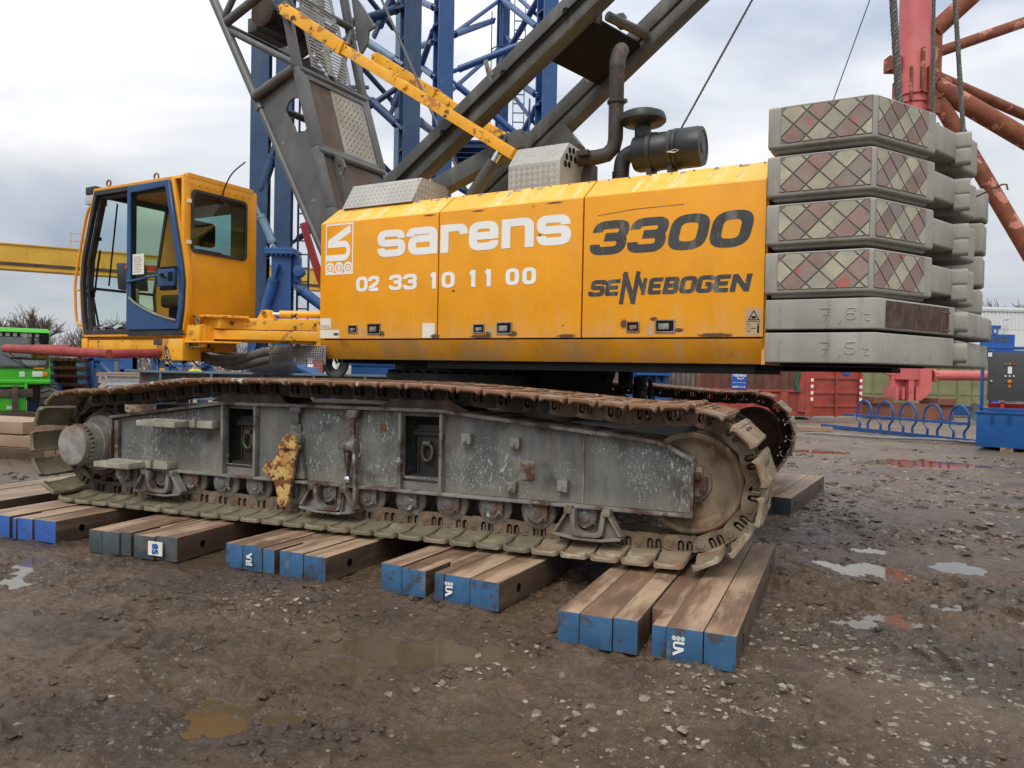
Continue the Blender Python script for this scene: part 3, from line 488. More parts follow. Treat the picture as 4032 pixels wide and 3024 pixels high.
# ---------------------------------------------------------------- timber mats
def timber_mat(FL, FR, length, cells, paint, label, seed, tag=None, logo_at=None, H=.205, name='timber_mat', wood='wood', gap_len=.32, z0=0, hole=True, loc=None):
    rs = random.Random(seed); FL = Vector(FL); FR = Vector(FR); W = (FR-FL).length; a = math.atan2(FR.y-FL.y, FR.x-FL.x)
    t = thing(name, label, 'timber mat', (FL.x, FL.y, z0), a, 'timber mats laid under the crawler tracks' if name == 'timber_mat' and z0 < .1 else 'mats in the yard')
    for (u0, u1, typ) in cells:
        x0, x1 = u0*W+.002, u1*W-.002; h = H+rs.uniform(-.006, .006); y0 = rs.uniform(-.012, .012) + (.035 if typ == 2 else 0); y1 = length+rs.uniform(-.02, .02)
        mb = MB()
        if typ == 1:   # beam with a notch at its front left
            xm = x0+(x1-x0)*.48; P_ = [(xm,y0),(x1,y0),(x1,y1),(x0,y1),(x0,y0+gap_len),(xm,y0+gap_len)]; mb.prism(P_, .004, h, 'z')
        else: mb.box(x0, x1, y0, y1, .004, h)
        me_ = mb.mesh('beam', bevel=.007, seg=2, smooth=50)
        for p in me_.polygons:
            if abs(p.normal.y) > .8 and (p.center.y < .1 or p.center.y > length-.1): p.material_index = 1
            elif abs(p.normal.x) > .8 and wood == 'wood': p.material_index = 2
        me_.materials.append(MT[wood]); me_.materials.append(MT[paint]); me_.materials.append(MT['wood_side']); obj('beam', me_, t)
    if hole:
        for yy in (.30, length-.4):
            mb = MB(); mb.lathe([(.033,.0012),(.0,.0012)], (W-.003, yy, H*.5), (1,0,0), 14); mb.build('bolt_hole', MT['black'], t, norm=False)
    if logo_at:
        mb = MB(); x, z, s, flip = logo_at
        def P(u, v, l): return (x+(u if flip < 0 else s-u), -.016-l, z+(v if flip < 0 else s*1.6-v))
        logo(mb, P, 0, 0, s, s*1.6, frame=False); mb.build('stencil', MT['white'], t)
    if tag:
        mb = MB(); x, z = tag; mb.box(x, x+.15, -.026, -.018, z, z+.115); tg = mb.build('tag', MT['sticker'], t)
        mb = MB()
        for i, ch in enumerate('85'): glyph(mb, ch, i*.045, 0, .035, .065, .26, lambda u, v, l: (x+.045+v, -.0265-l, z+.095-u))
        mb.build('number', MT['signblue'], t)
    return t
timber_mat((.30,4.64), (1.27,4.22), 2.5, [(0,.134,0),(.134,.328,0),(.328,.472,0),(.476,.628,1),(.628,.828,0),(.828,1,0)], 'wood_blue', 'nearest timber mat with bright blue beam ends, under the right end of the near track', 1, logo_at=(.70,.045,.075,1))
timber_mat((-.95,5.66), (-.06,5.20), 2.5, [(0,.19,0),(.19,.40,0),(.41,.56,1),(.56,.77,0),(.77,1,0)], 'wood_blue', 'timber mat with scuffed blue ends and a split corner beam, second from the right', 2, logo_at=(.575,.05,.07,1))
timber_mat((-2.31,6.25), (-1.39,5.81), 2.5, [(0,.18,0),(.18,.38,0),(.38,.50,0),(.50,.60,1),(.60,.79,0),(.79,1,0)], 'wood_blue', 'timber mat with flat mid blue ends and a white stencil, third from the right', 3, logo_at=(.235,.05,.07,-1))
timber_mat((-3.65,6.67), (-2.75,6.34), 2.5, [(0,.16,0),(.16,.36,0),(.36,.48,0),(.48,.56,1),(.56,.76,0),(.76,1,0)], 'wood_slate', 'timber mat with dark slate ends and a white paper tag reading 85', 4, tag=(.68,.05))
timber_mat((-5.02,7.25), (-4.11,6.90), 2.5, [(0,.2,0),(.2,.42,0),(.42,.52,1),(.52,.72,0),(.72,1,2)], 'wood_vivid', 'timber mat with vivid ultramarine ends at the left edge before the drive hub', 5)
timber_mat((-6.35,7.75), (-5.45,7.42), 2.5, [(0,.3,0),(.3,.62,0),(.62,1,0)], 'wood_vivid', 'timber mat behind the leftmost shoes of the near track, cut by the left edge', 6)
timber_mat((2.42,9.58), (3.32,9.05), 2.5, [(0,.2,0),(.2,.4,0),(.4,.6,0),(.6,.8,0),(.8,1,0)], 'wood_slate', 'timber mat with dark ends under the right end of the far track', 7)
timber_mat((-1.3,10.9), (-.4,10.5), 2.5, [(0,.3,0),(.3,.6,0),(.6,1,0)], 'wood_slate', 'shadowed timber mat under the middle of the far track', 8)
timber_mat((-4.1,12.1), (-3.2,11.7), 2.5, [(0,.3,0),(.3,.6,0),(.6,1,0)], 'wood_slate', 'shadowed timber mat under the left end of the far track', 9)
for k in range(3):
    timber_mat((-7.62-.25*k,12.55+.1*k), (-7.30-.25*k,13.55+.1*k), 5.2, [(i/5, (i+1)/5, 0) for i in range(5)], 'wood_pale', ('bottom reddish planked mat of the pile left of the drive hub', 'middle planked mat of the pile left of the drive hub', 'top pale planked mat of the pile left of the drive hub')[k], 20+k, wood='wood' if k == 0 else 'wood_pale', z0=.215*k, hole=False, H=.20)

# ================================================================ CRAWLER CRANE
S0 = (-.4166, 9.4671, 0)
crane = thing('crawler_crane', 'yellow crawler crane with grey boom standing on timber mats in the mud', 'crane', S0, R(-22.2))
TX, TY = 2.85, -3.1           # track frame (s, d) -> crane local
HR = (0, 0, R(-7.2))          # the upper works are slewed against the tracks

# ---- chain path (s, z) of the pins
def chain_path():
    pts = []
    c, r = (.19, .842), .49
    for i in range(17): a = -90+180*i/16; pts.append((c[0]+r*math.cos(R(a))*.93, c[1]+r*math.sin(R(a))*.985))
    pts += [tuple(v)[:2] for v in spline([(.19,1.318,0),(-.10,1.306,0),(-.35,1.316,0),(-.85,1.352,0),(-1.85,1.41,0),(-2.5,1.418,0),(-3.3,1.421,0),(-4.2,1.412,0),(-4.65,1.388,0),(-5.43,1.292,0),(-5.85,1.262,0)], 5)[1:-1]]
    c, r = (-5.98, .805), .463
    for i in range(17): a = 100+170*i/16; pts.append((c[0]+r*math.cos(R(a)), c[1]+r*math.sin(R(a))))
    return pts
def resample(pts, n, off=0):
    P = [Vector((*p, 0)) for p in pts]; P.append(P[0]); L_ = [0]
    for i in range(1, len(P)): L_.append(L_[-1]+(P[i]-P[i-1]).length)
    o = []
    for k in range(n):
        d = ((k+off)/n % 1)*L_[-1]; i = max(j for j in range(len(L_)-1) if L_[j] <= d); t = (d-L_[i])/max(1e-9, L_[i+1]-L_[i]); o.append(P[i].lerp(P[i+1], t))
    return o, L_[-1]
_pp = chain_path(); _, LEN = resample(_pp, 10); NL = round(LEN/.2335); PITCH = LEN/NL
# ---- shared link and shoe meshes; local x along travel, y across, z outwards (towards the shoe)
def link_mesh(material):
    mb = MB(); p = PITCH
    out = [(-.052,-.012),(-.045,-.045),(-.02,-.06),(.10,-.062),(p-.03,-.05),(p+.03,-.02),(p+.04,.02),(p+.005,.05),(p-.04,.062),(.03,.064),(-.02,.05),(-.05,.025)]
    def arch(x): return [(x-.025,.056),(x-.025,.002),(x-.018,-.018),(x,-.026),(x+.018,-.018),(x+.025,.002),(x+.025,.056)]
    for y0 in (-.128, .098):
        mb.prism(out, y0, y0+.03, 'y', holes=[arch(.086), arch(.150)])
    mb.lathe([(.0,-.140),(.030,-.140),(.033,-.134),(.033,.134),(.030,.140),(.0,.140)], (0,0,0), (0,1,0), 14)
    mb.lathe([(.0,-.132),(.052,-.132),(.054,-.118)], (0,0,0), (0,1,0), 16); mb.lathe([(.054,.118),(.052,.132),(.0,.132)], (0,0,0), (0,1,0), 16)
    for x in (.082, .150):
        for y in (-.10, .10): mb.lathe([(.013,.0),(.013,.055)], (x,y,0), (0,0,1), 6)
    me_ = mb.mesh('track_link', bevel=0, smooth=24); me_.materials.append(material); return me_
def shoe_mesh(material):
    mb = MB(); x0, x1 = -.057, PITCH-.074
    prof = [(-.5,.092,.110),(-.486,.078,.114),(-.462,.088,.114),(-.43,.103,.115),(-.33,.100,.114),(-.27,.086,.110),(-.20,.066,.110),(-.15,.062,.112),(.15,.062,.112),(.20,.066,.110),(.27,.086,.110),(.33,.100,.114),(.43,.103,.115),(.462,.088,.114),(.486,.078,.114),(.5,.092,.110)]
    xs = [(x0,.0),(x0+.010,-.020),(x0+.026,-.006),(x0+.045,.0),(x1-.045,.0),(x1-.026,-.006),(x1-.010,-.020),(x1,.0)]
    n = len(xs); vs = []; fs = []
    for j, (y, zi, zo) in enumerate(prof):
        e_ = .012 if abs(y) > .49 else (.006 if abs(y) > .48 else 0)
        for k, (x, dz) in enumerate(xs):
            xx = x + (e_ if x < .05 else -e_); vs.append((xx, y, zi+(dz if abs(y) > .28 else dz*.5)))
    m_ = len(vs)
    for j, (y, zi, zo) in enumerate(prof):
        e_ = .012 if abs(y) > .49 else (.006 if abs(y) > .48 else 0)
        for k, (x, dz) in enumerate(xs):
            xx = x + (e_ if x < .05 else -e_); zz = zo - (.008 if k in (0, n-1) else 0); vs.append((xx, y, zz))
    for b_ in (0, m_):
        for j in range(len(prof)-1):
            for k in range(n-1): fs.append((b_+j*n+k, b_+j*n+k+1, b_+(j+1)*n+k+1, b_+(j+1)*n+k))
    rim = [k for k in range(n)]+[j*n+n-1 for j in range(1, len(prof))]+[(len(prof)-1)*n+k for k in range(n-2, -1, -1)]+[j*n for j in range(len(prof)-2, 0, -1)]
    for i in range(len(rim)): a, b_ = rim[i], rim[(i+1) % len(rim)]; fs.append((a, b_, b_+m_, a+m_))
    mb.add(vs, fs)
    # low grouser bars on the ground side
    mb.box(x0+.012, x0+.035, -.46, .46, .110, .119); mb.box(x1-.045, x1-.022, -.46, .46, .110, .119)
    mb.mi = 1
    for xc in (.075, .125): mb.prism(rrect(xc-.012, -.165, xc+.012, -.045, .0115, 3), .1125, .1150, 'z'); mb.prism(rrect(xc-.012, .045, xc+.012, .165, .0115, 3), .1125, .1150, 'z')
    me_ = mb.mesh('track_shoe', smooth=45); me_.materials.append(material); me_.materials.append(MT['dark']); return me_
LM = {k: link_mesh(MT[k]) for k in ('link', 'link_dark')}; SM = {k: shoe_mesh(MT[k]) for k in ('shoe_moss', 'shoe_mud', 'shoe_rust')}
def make_track(near):
    Y = (lambda d: d) if near else (lambda d: 6.2-d)     # mirrored across the crane's middle line
    def bx(mb, x0, x1, d0, d1, z0, z1): a, b_ = sorted((Y(d0), Y(d1))); mb.box(x0, x1, a, b_, z0, z1)
    def pr(mb, pts, d0, d1, holes=()): a, b_ = sorted((Y(d0), Y(d1))); mb.prism(pts, a, b_, 'y', holes)
    out = [(-5.70,.60),(.20,.605),(.205,.995),(.05,1.066),(-.06,1.112),(-1.93,1.275),(-4.26,1.262),(-5.70,1.075)]
    port = [[(-4.235,.70),(-3.875,.70),(-3.875,1.235),(-4.235,1.235)], [(-2.275,.715),(-1.905,.715),(-1.905,1.24),(-2.275,1.24)]]
    mb = MB(); pr(mb, out, .335, .36, port); pr(mb, out, .64, .665)
    t = mb.build('crawler_track', MT['frame'], crane, loc=(TX, TY, 0), bevel=.003, seg=1)
    if near: t['label'] = 'near crawler track with splattered grey side frame'
    else: t['label'] = 'far crawler track, mostly in shadow'
    # flanges
    mb = MB(); bx(mb, -5.74, .215, .265, .735, .578, .603); top = [(-5.74,1.075),(-4.26,1.268),(-1.93,1.282),(-.06,1.118),(.055,1.070),(.215,.985)]
    for (a, za), (b_, zb) in zip(top[:-1], top[1:]): pr(mb, [(a,za),(b_,zb),(b_,zb+.03),(a,za+.03)], .265, .735)
    bx(mb, .2, .222, .27, .70, .58, .99); bx(mb, -5.735, -5.70, .27, .70, .60, 1.09)
    mb.build('flange', MT['frame2'], t, bevel=.006)
    for x, w, d0, z1 in ((-4.25,.014,.272,1.268),(-3.86,.014,.272,1.268),(-2.29,.014,.272,1.268),(-1.89,.014,.272,1.268),(-.645,.006,.325,1.13),(-5.655,.025,.29,1.06)): mb = MB(); bx(mb, x-w, x+w, d0, .336, .604, z1); mb.build('stiffener', MT['frame2'], t, bevel=.004 if w > .01 else 0)
    for a, b_ in ((-4.235,-3.875), (-2.275,-1.905)): mb = MB(); bx(mb, a-.02, b_+.02, .58, .60, .66, 1.26); bx(mb, a, b_, .46, .58, .66, .72); mb.build('port_back', MT['dark'], t)
    # wear pads carrying the top run
    mb = MB()
    for P_ in ([(-4.40,1.295),(-4.25,1.372),(-3.58,1.384),(-3.52,1.30)], [(-2.50,1.305),(-2.40,1.385),(-1.81,1.386),(-1.62,1.29)]): pr(mb, P_, .285, .325); pr(mb, P_, .675, .715)
    for P_ in ([(-3.1,1.298),(-2.8,1.298),(-2.8,1.31),(-3.1,1.31)], [(-1.5,1.262),(-1.0,1.22),(-1.0,1.235),(-1.5,1.277)]): pr(mb, P_, .29, .70)
    mb.build('wear_pad', MT['rust_dark'], t, bevel=.004)
    # idler wheel
    ax = (0, Y(1)-Y(0), 0)
    mb = MB(); mb.lathe([(.0,-.115),(.055,-.115),(.06,-.10),(.145,-.095),(.15,-.075),(.29,-.062),(.325,-.085),(.345,-.12),(.368,-.128),(.385,-.115),(.385,-.06),(.36,-.05),(.36,.05),(.385,.06),(.385,.128),(.345,.12),(.325,.085),(.15,.075),(.0,.075)], (.19, Y(.5), .825), ax, 64)
    mb.build('idler_wheel', MT['idler'] if near else MT['rust_dark'], t, smooth=30)
    mb = MB(); bx(mb, .19, .27, .37, .44, .69, .95); bx(mb, .222, .262, .33, .40, .735, .80); bx(mb, .222, .262, .33, .40, .86, .915); bx(mb, .05, .31, .36, .40, .77, .88); mb.build('idler_bracket', MT['frame2'], t, bevel=.006)
    # sprocket and drive hub
    mb = MB(); pts = []
    for i in range(15):
        for r_, a in ((.375,-.5),(.375,-.22),(.425,-.12),(.425,.12),(.375,.22)): q = 2*math.pi*(i+a/1.0)/15; pts.append((-5.98+r_*math.cos(q), .80+r_*math.sin(q)))
    pr(mb, pts, .455, .545, [circ(-5.98, .80, .24, n=32)[::-1]]); mb.lathe([(.30,-.11),(.335,-.11),(.335,-.04),(.30,-.04)], (-5.98, Y(.5), .80), ax, 40)
    for i in range(26): a = 2*math.pi*i/26; mb.lathe([(.017,0),(.017,.03)], (-5.98+.285*math.cos(a), Y(.42), .80+.285*math.sin(a)), (0, -(Y(1)-Y(0)), 0), 6)
    mb.build('sprocket', MT['rust_dark'], t, smooth=35)
    mb = MB(); mb.lathe([(.0,.02),(.185,.02),(.197,.026),(.200,.045),(.200,.075),(.188,.078),(.190,.085),(.190,.12),(.205,.125),(.212,.20),(.214,.215),(.207,.22),(.225,.225),(.232,.34),(.29,.35),(.29,.44)], (-5.96, Y(0), .805), ax, 56)
    for i in range(28): a = 2*math.pi*i/28; mb.lathe([(.015,0),(.015,.04)], (-5.96+.201*math.cos(a), Y(.082), .805+.201*math.sin(a)), ax, 6)
    mb.build('drive_hub', MT['hub'], t, smooth=35)
    # rollers
    rx = [-5.58,-5.05,-4.67,-4.275,-3.875,-3.48,-3.05,-2.63,-2.225,-1.82,-1.42,-1.03,-.62]
    rm = MB(); rm.lathe([(.0,-.155),(.05,-.155),(.06,-.148),(.075,-.148),(.085,-.140),(.135,-.138),(.150,-.125),(.150,-.10),(.12,-.09),(.12,.09),(.150,.10),(.150,.138),(.0,.15)], (0,0,0), (0,1,0), 32)
    rme = rm.mesh('roller', smooth=30); rme.materials.append(MT['roller'])
    cm = MB(); cp = [(-.095,.09),(-.095,-.02),(-.075,-.045),(-.05,-.05)]+[(.062*math.cos(R(a)), -.03+.055*math.sin(R(a))) for a in range(200, 341, 20)]+[(.05,-.05),(.075,-.045),(.095,-.02),(.095,.09)]
    cm.prism(cp, -.045, .0, 'y'); cm.lathe([(.045,0),(.045,.008),(.0,.008)], (0,-.045,.0), (0,-1,0), 16)
    for x in (-.08, .08): cm.lathe([(.014,0),(.014,.03)], (x,-.03,-.03), (0,0,-1), 6)
    cme = cm.mesh('roller_cap', bevel=.004, smooth=35); cme.materials.append(MT['cap'])
    for i, x in enumerate(rx):
        obj('roller', rme, t, (x, Y(.5), .505), (0, 0, 0 if near else math.pi))
        if near: obj('roller_cap', cme, t, (x, .352, .508))
    # chain
    pins, _ = resample(_pp, NL, .35); rs = random.Random(3+near)
    for k in range(NL):
        a, b_ = pins[k], pins[(k+1) % NL]; dx, dz = b_.x-a.x, b_.y-a.y
        # travel direction is counter clockwise seen from the front, outward is to the right of travel
        ang = math.atan2(dz, dx); zm = (a.y+b_.y)/2; sm = (a.x+b_.x)/2
        rotm = Matrix(((dx/PITCH, 0, dz/PITCH), (0, 1, 0), (dz/PITCH, 0, -dx/PITCH))).transposed()
        ux = Vector((dx, 0, dz)).normalized(); uz = Vector((dz, 0, -dx)).normalized(); uy = uz.cross(ux)
        m3 = Matrix((ux, uy, uz)).transposed(); e_ = m3.to_euler()
        topside = zm > 1.22; right = sm > -.2
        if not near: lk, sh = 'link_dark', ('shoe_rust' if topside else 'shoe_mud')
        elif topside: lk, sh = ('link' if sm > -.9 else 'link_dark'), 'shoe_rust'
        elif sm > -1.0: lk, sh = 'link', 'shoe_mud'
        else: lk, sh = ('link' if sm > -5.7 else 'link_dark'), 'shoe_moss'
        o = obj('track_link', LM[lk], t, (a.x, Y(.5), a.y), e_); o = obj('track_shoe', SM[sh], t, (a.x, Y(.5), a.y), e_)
    if not near: return t
    # ---- fittings on the near side frame
    for a, b_, cx in ((-4.235,-3.875,-4.045), (-2.275,-1.905,-2.085)):
        mb = MB(); mb.box(cx-.12, cx+.12, .44, .50, .72, 1.16); mb.box(cx-.145, cx+.145, .41, .50, 1.07, 1.10); mb.box(cx-.135, cx+.135, .42, .50, 1.10, 1.125); mb.box(cx-.105, cx-.09, .425, .45, .75, 1.07); mb.box(cx+.09, cx+.105, .425, .45, .75, 1.07)
        mb.box(a, b_, .33, .50, .675, .695); mb.box(cx-.15, cx+.15, .36, .46, .70, .725); mb.build('jack_housing', MT['dark'], t, bevel=.004)
    for cx in (-4.045, -2.085):
        mb = MB(); mb.path([(cx+.052*math.sin(R(a))*(1 if abs(a) < 200 else 1), .405, .925+.075*math.cos(R(a))) for a in range(0, 360, 24)], .014, 8, closed=True); mb.lathe([(.026,-.035),(.026,.035)], (cx, .41, 1.0), (1,0,0), 12)
        mb.build('lifting_ring', MT['shackle'], t)
    # swing lever
    P_ = [(-3.475,.995),(-3.44,1.03),(-3.39,1.035),(-3.34,1.01),(-3.318,.94),(-3.335,.78),(-3.375,.60),(-3.405,.42),(-3.43,.37),(-3.475,.355),(-3.515,.38),(-3.53,.47),(-3.565,.58),(-3.70,.685),(-3.665,.745),(-3.56,.80),(-3.51,.88),(-3.50,.95)]
    mb = MB(); mb.prism(P_, .205, .245, 'y', [circ(-3.365,.80,.012,n=10)[::-1], circ(-3.465,.62,.014,n=10)[::-1]]); mb.lathe([(.058,-.03),(.058,.03)], (-3.465,.225,.42), (0,1,0), 18); mb.lathe([(.0,-.055),(.03,-.055),(.034,-.03)], (-3.465,.225,.42), (0,1,0), 14)
    mb.prism([(-3.50,.90),(-3.32,.90),(-3.315,.93),(-3.50,.945)], .18, .27); mb.build('swing_lever', MT['yellow_rusty'], t, bevel=.005)
    mb = MB(); mb.lathe([(.085,0),(.085,.11)], (-3.40,.25,.975), (0,1,0), 20); mb.box(-3.47,-3.35,.30,.345,.86,1.12); mb.prism([(-3.52,.62),(-3.28,.62),(-3.33,.86),(-3.47,.86)], .28, .34); mb.box(-3.43,-3.37,.29,.34,1.12,1.26); mb.box(-3.45,-3.34,.27,.34,1.225,1.275); mb.build('lever_mount', MT['frame'], t, bevel=.005)
    # pinned strut
    mb = MB(); mb.box(-2.785,-2.738,.25,.285,.99,1.265); mb.box(-2.80,-2.70,.23,.335,1.205,1.275)
    mb.lathe([(.062,-.055),(.062,-.03),(.05,-.028),(.05,.028),(.062,.03),(.062,.055)], (-2.762,.25,.955), (1,0,0), 20)
    mb.path([(-2.83,.24,.93),(-2.875,.22,.93),(-2.875,.22,1.0),(-2.83,.24,1.0)], .009, 6); mb.path([(-2.68,.25,.86),(-2.645,.24,.93),(-2.66,.24,1.0)], .010, 6)
    mb.prism([(-2.795,.90),(-2.772,.90),(-2.80,.60),(-2.835,.37),(-2.86,.37),(-2.835,.62)], .22, .28); mb.prism([(-2.73,.90),(-2.708,.90),(-2.690,.60),(-2.705,.37),(-2.728,.37),(-2.718,.60)], .22, .28); mb.box(-2.82,-2.70,.24,.27,.585,.61)
    mb.build('pinned_strut', MT['frame2'], t, bevel=.004)
    mb = MB(); mb.lathe([(.028,0),(.028,.05),(.02,.056),(.0,.056)], (-2.76,.23,.665), (0,-1,0), 14); mb.build('pin', MT['chrome'], t)
    mb = MB(); ch = spline([(-2.72,.225,.95),(-2.68,.215,.86),(-2.74,.215,.76),(-2.80,.215,.82),(-2.81,.22,.92)], 7)
    for i in range(0, len(ch)-1): d_ = (ch[i+1]-ch[i]).normalized(); mb.path([ch[i]+.006*Vector((math.cos(q), .5*(i % 2), math.sin(q)))+d_*.008*math.cos(q) for q in [k*1.047 for k in range(6)]], .0035, 5, closed=True)
    mb.build('chain', MT['rust_dark'], t)
    # roller guards
    for x0, x1 in ((-5.31,-4.69), (-3.28,-2.68), (-.845,-.30)):
        c = (x0+x1)/2; w = (x1-x0)/2; k = w/.30; mb = MB()
        U_ = rounded([(c-.115*k,.58),(c-.10*k,.40),(c+.10*k,.40),(c+.125*k,.58)], .06); U2 = rounded([(c-.155*k,.58),(c-.135*k,.372),(c+.135*k,.372),(c+.165*k,.58)], .06)
        mb.prism([tuple(p) for p in U_]+[tuple(p) for p in U2[::-1]], .20, .30, 'y')
        for s_ in (-1, 1):
            mb.prism([(c+s_*.15*k,.58),(c+s_*.185*k,.58),(c+s_*.30*k,.40),(c+s_*.295*k,.365),(c+s_*.12*k,.35),(c+s_*.14*k,.40)], .262, .30, 'y')
            mb.prism([(c+s_*.16*k,.572),(c+s_*.185*k,.572),(c+s_*.30*k,.40),(c+s_*.275*k,.40)], .20, .264, 'y')
            mb.box(c+s_*.17*k-.03, c+s_*.17*k+.03, .19, .30, .545, .60)
        mb.prism([(c-.30*k,.39),(c-.295*k,.368),(c-.12*k,.345),(c+.12*k,.345),(c+.295*k,.368),(c+.30*k,.39),(c+.12*k,.362),(c-.12*k,.362)], .195, .42, 'y')
        mb.build('roller_guard', MT['frame2'] if x0 < -3 else MT['roller'], t, bevel=.004)
    # step trays
    for x0, x1, z, d0 in ((-5.09,-4.52,1.075,.03), (-5.62,-5.08,.645,.0)):
        mb = MB(); mb.box(x0, x1-.07, d0, d0+.012, z-.03, z+.025); mb.box(x0, x0+.012, d0+.012, .335, z-.03, z+.025); mb.box(x1-.082, x1-.07, d0+.012, .335, z-.03, z+.025)
        for i in range(3): mb.box(x0+.012, x1-.082, d0+.09*i+.07, d0+.09*i+.082, z-.02, z+.03)
        mb.tube((x0+.02, d0+.20, z+.02), (x1-.1, d0+.20, z+.02), .014, n=8); mb.box(x1-.07, x1+.22, .20, .335, z-.035, z+.035); mb.box(x1-.0, x1+.03, .17, .21, z-.02, z+.05)
        mb.build('step', MT['step'], t, bevel=.004)
    # welded lugs and plates
    for x, z in ((-1.645,1.075),(-1.21,1.06),(-1.235,.70),(-.795,.74)):
        mb = MB(); mb.box(x-.05, x+.035, .27, .336, z-.045, z+.045); mb.lathe([(.02,0),(.02,.02)], (x-.02,.27,z-.015), (0,-1,0), 10); mb.build('lug', MT['frame2'], t, bevel=.004)
    mb = MB(); mb.prism(rrect(-1.185,.76,-1.06,.92,.02), .325, .336, 'y'); mb.build('cover_plate', MT['frame2'], t, bevel=.002)
    mb = MB(); mb.box(-2.52,-2.46,.328,.336,1.10,1.16); mb.build('data_plate', MT['rust'], t)
    return t
make_track(True); make_track(False)

# ---- car body between the tracks, slew ring
mb = MB(); mb.box(-1.5, 1.5, -2.3, 2.3, .72, 1.28); mb.box(-2.6, -1.9, -2.5, 2.5, .70, 1.22); mb.box(1.6, 2.3, -2.5, 2.5, .70, 1.15); mb.box(-2.0, 1.8, -.6, .6, .70, 1.28); mb.lathe([(1.35,1.25),(1.30,1.44)], (0,0,0), (0,0,1), 40)
mb.build('car_body', MT['dark'], crane, bevel=.01)
mb = MB(); mb.lathe([(1.12,1.44),(1.12,1.60),(1.02,1.62),(1.02,1.74),(.2,1.74)], (0,0,0), (0,0,1), 56)
for i in range(40): a = i*math.pi/20; mb.lathe([(.03,0),(.03,.04)], (1.07*math.cos(a), 1.07*math.sin(a), 1.60), (0,0,1), 6)
mb.build('slew_ring', MT['dark'], crane, smooth=35)

# ---- engine house (house frame: x = rearwards, y = away from the camera side, z up)
mb = MB(); mb.box(-1.17, 3.66, -1.40, 1.40, 1.78, 3.24); mb.box(-1.15, 3.64, -1.25, 1.25, 1.70, 1.78); mb.box(-.9, 3.6, -1.12, 1.12, 3.24, 3.44)
mb.lathe([(.0,-.1),(.42,-.1),(.42,.1),(.0,.1)], (1.55,-.5,1.72), (0,1,0), 30); mb.box(2.15,2.27,-.8,-.7,1.50,1.75); mb.box(.2, 3.6, -1.35, -.2, 1.66, 1.74)
house = mb.build('engine_house', MT['black'], crane, rot=HR)
house['label'] = 'yellow engine house with white company lettering'
def panel(x0, x1, sgn=1):
    sec = [(-1.5,1.968),(-1.5,3.267),(-1.2,3.49),(-1.17,3.47),(-1.46,3.25),(-1.46,1.968)]
    mb = MB(); mb.prism([(y*sgn, z) for y, z in sec], x0, x1, 'x')
    me_ = mb.mesh('side_panel', bevel=.008, seg=2)
    for p in me_.polygons:
        if p.normal.z > .35 and p.center.z > 3.27: p.material_index = 1
    me_.materials.append(MT['yellow']); me_.materials.append(MT['yellow_top']); return obj('side_panel', me_, house)
for a, b_ in ((-1.20,.417), (.431,2.043), (2.057,3.69)):
    panel(a, b_)
    panel(a, b_, -1)
mb = MB(); mb.box(-1.19, 3.68, -1.195, 1.195, 3.44, 3.475); mb.build('roof', MT['yellow_top'], house, bevel=.006)
mb = MB()
for x in np.arange(-1.1, 3.65, .205): mb.lathe([(.011,0),(.009,.008),(0,.009)], (x, -1.225, 3.473), (0,-.6,.8), 8)
mb.build('rivet_row', MT['hub'], house)
mb = MB(); mb.prism([(-1.5,1.955),(-1.385,1.742),(-1.30,1.742),(-1.40,1.94)], -1.185, 3.69, 'x'); mb.prism([(1.5,1.955),(1.385,1.742),(1.30,1.742),(1.40,1.94)], -1.185, 3.69, 'x')
mb.build('skirt', MT['skirt'], house, bevel=.012)
mb = MB(); mb.box(-1.205, -1.18, -1.42, 1.42, 1.80, 3.22); mb.box(3.67, 3.70, -1.45, 1.45, 1.74, 3.24); mb.build('end_wall', MT['yellow'], house)
for x0, x1, z0, z1 in ((-.774,-.64,2.03,2.12),(-.501,-.317,2.013,2.134),(.862,1.001,2.016,2.111),(1.137,1.313,2.005,2.125),(2.495,2.621,2.014,2.113),(2.764,2.945,2.008,2.125)):
    mb = MB(); w = .012
    mb.prism([(x0,z0),(x1,z0),(x1,z1),(x0,z1)], -1.512, -1.498, 'y', [[(x0+w,z0+w),(x0+w,z1-w),(x1-w,z1-w),(x1-w,z0+w)]])
    lt = mb.build('latch', MT['hub'], house, bevel=.003)
    mb = MB(); mb.box(x0+w-.004, x1-w+.004, -1.5035, -1.5015, z0+w-.004, z1-w+.004); mb.build('latch_pocket', MT['black'], lt) if False else mb.build('latch_pocket', MT['black'], house)
    mb = MB(); mb.lathe([(.022,0),(.022,.012),(.0,.014)], ((x0+x1)/2-.01, -1.503, (z0+z1)/2-.01), (0,-1,0), 14); mb.box(x0+.03, x0+.035+.5*(x1-x0), -1.511, -1.504, z0+.03, z1-.035); mb.build('latch_handle', MT['hub'], house, bevel=.003)
def onside(x, z, l): return (x, -1.5-l, z)
def stk(name, x0, x1, z0, z1, m_, l=.0015): mb = MB(); mb.add([onside(x0,z0,l), onside(x1,z0,l), onside(x1,z1,l), onside(x0,z1,l)], [(0,1,2,3)]); return mb.build(name, m_, house, norm=False)
stk('sticker', .237, .393, 1.975, 2.126, MT['sticker']); stk('sticker', -1.193, -.905, 1.978, 2.068, MT['sticker']); stk('sticker', -1.19, -1.03, 2.085, 2.20, MT['sticker'])
stk('warning_sticker', 3.546, 3.672, 1.985, 2.203, MT['sticker_brown'])
stk('sticker', -.585, -.545, 1.985, 2.09, MT['sticker_brown']); stk('sticker', 1.045, 1.095, 1.985, 2.09, MT['sticker_brown']); stk('sticker', 2.70, 2.745, 1.985, 2.09, MT['sticker_brown'])
mb = MB(); P2 = lambda v, l: onside(v.x, v.y, l)
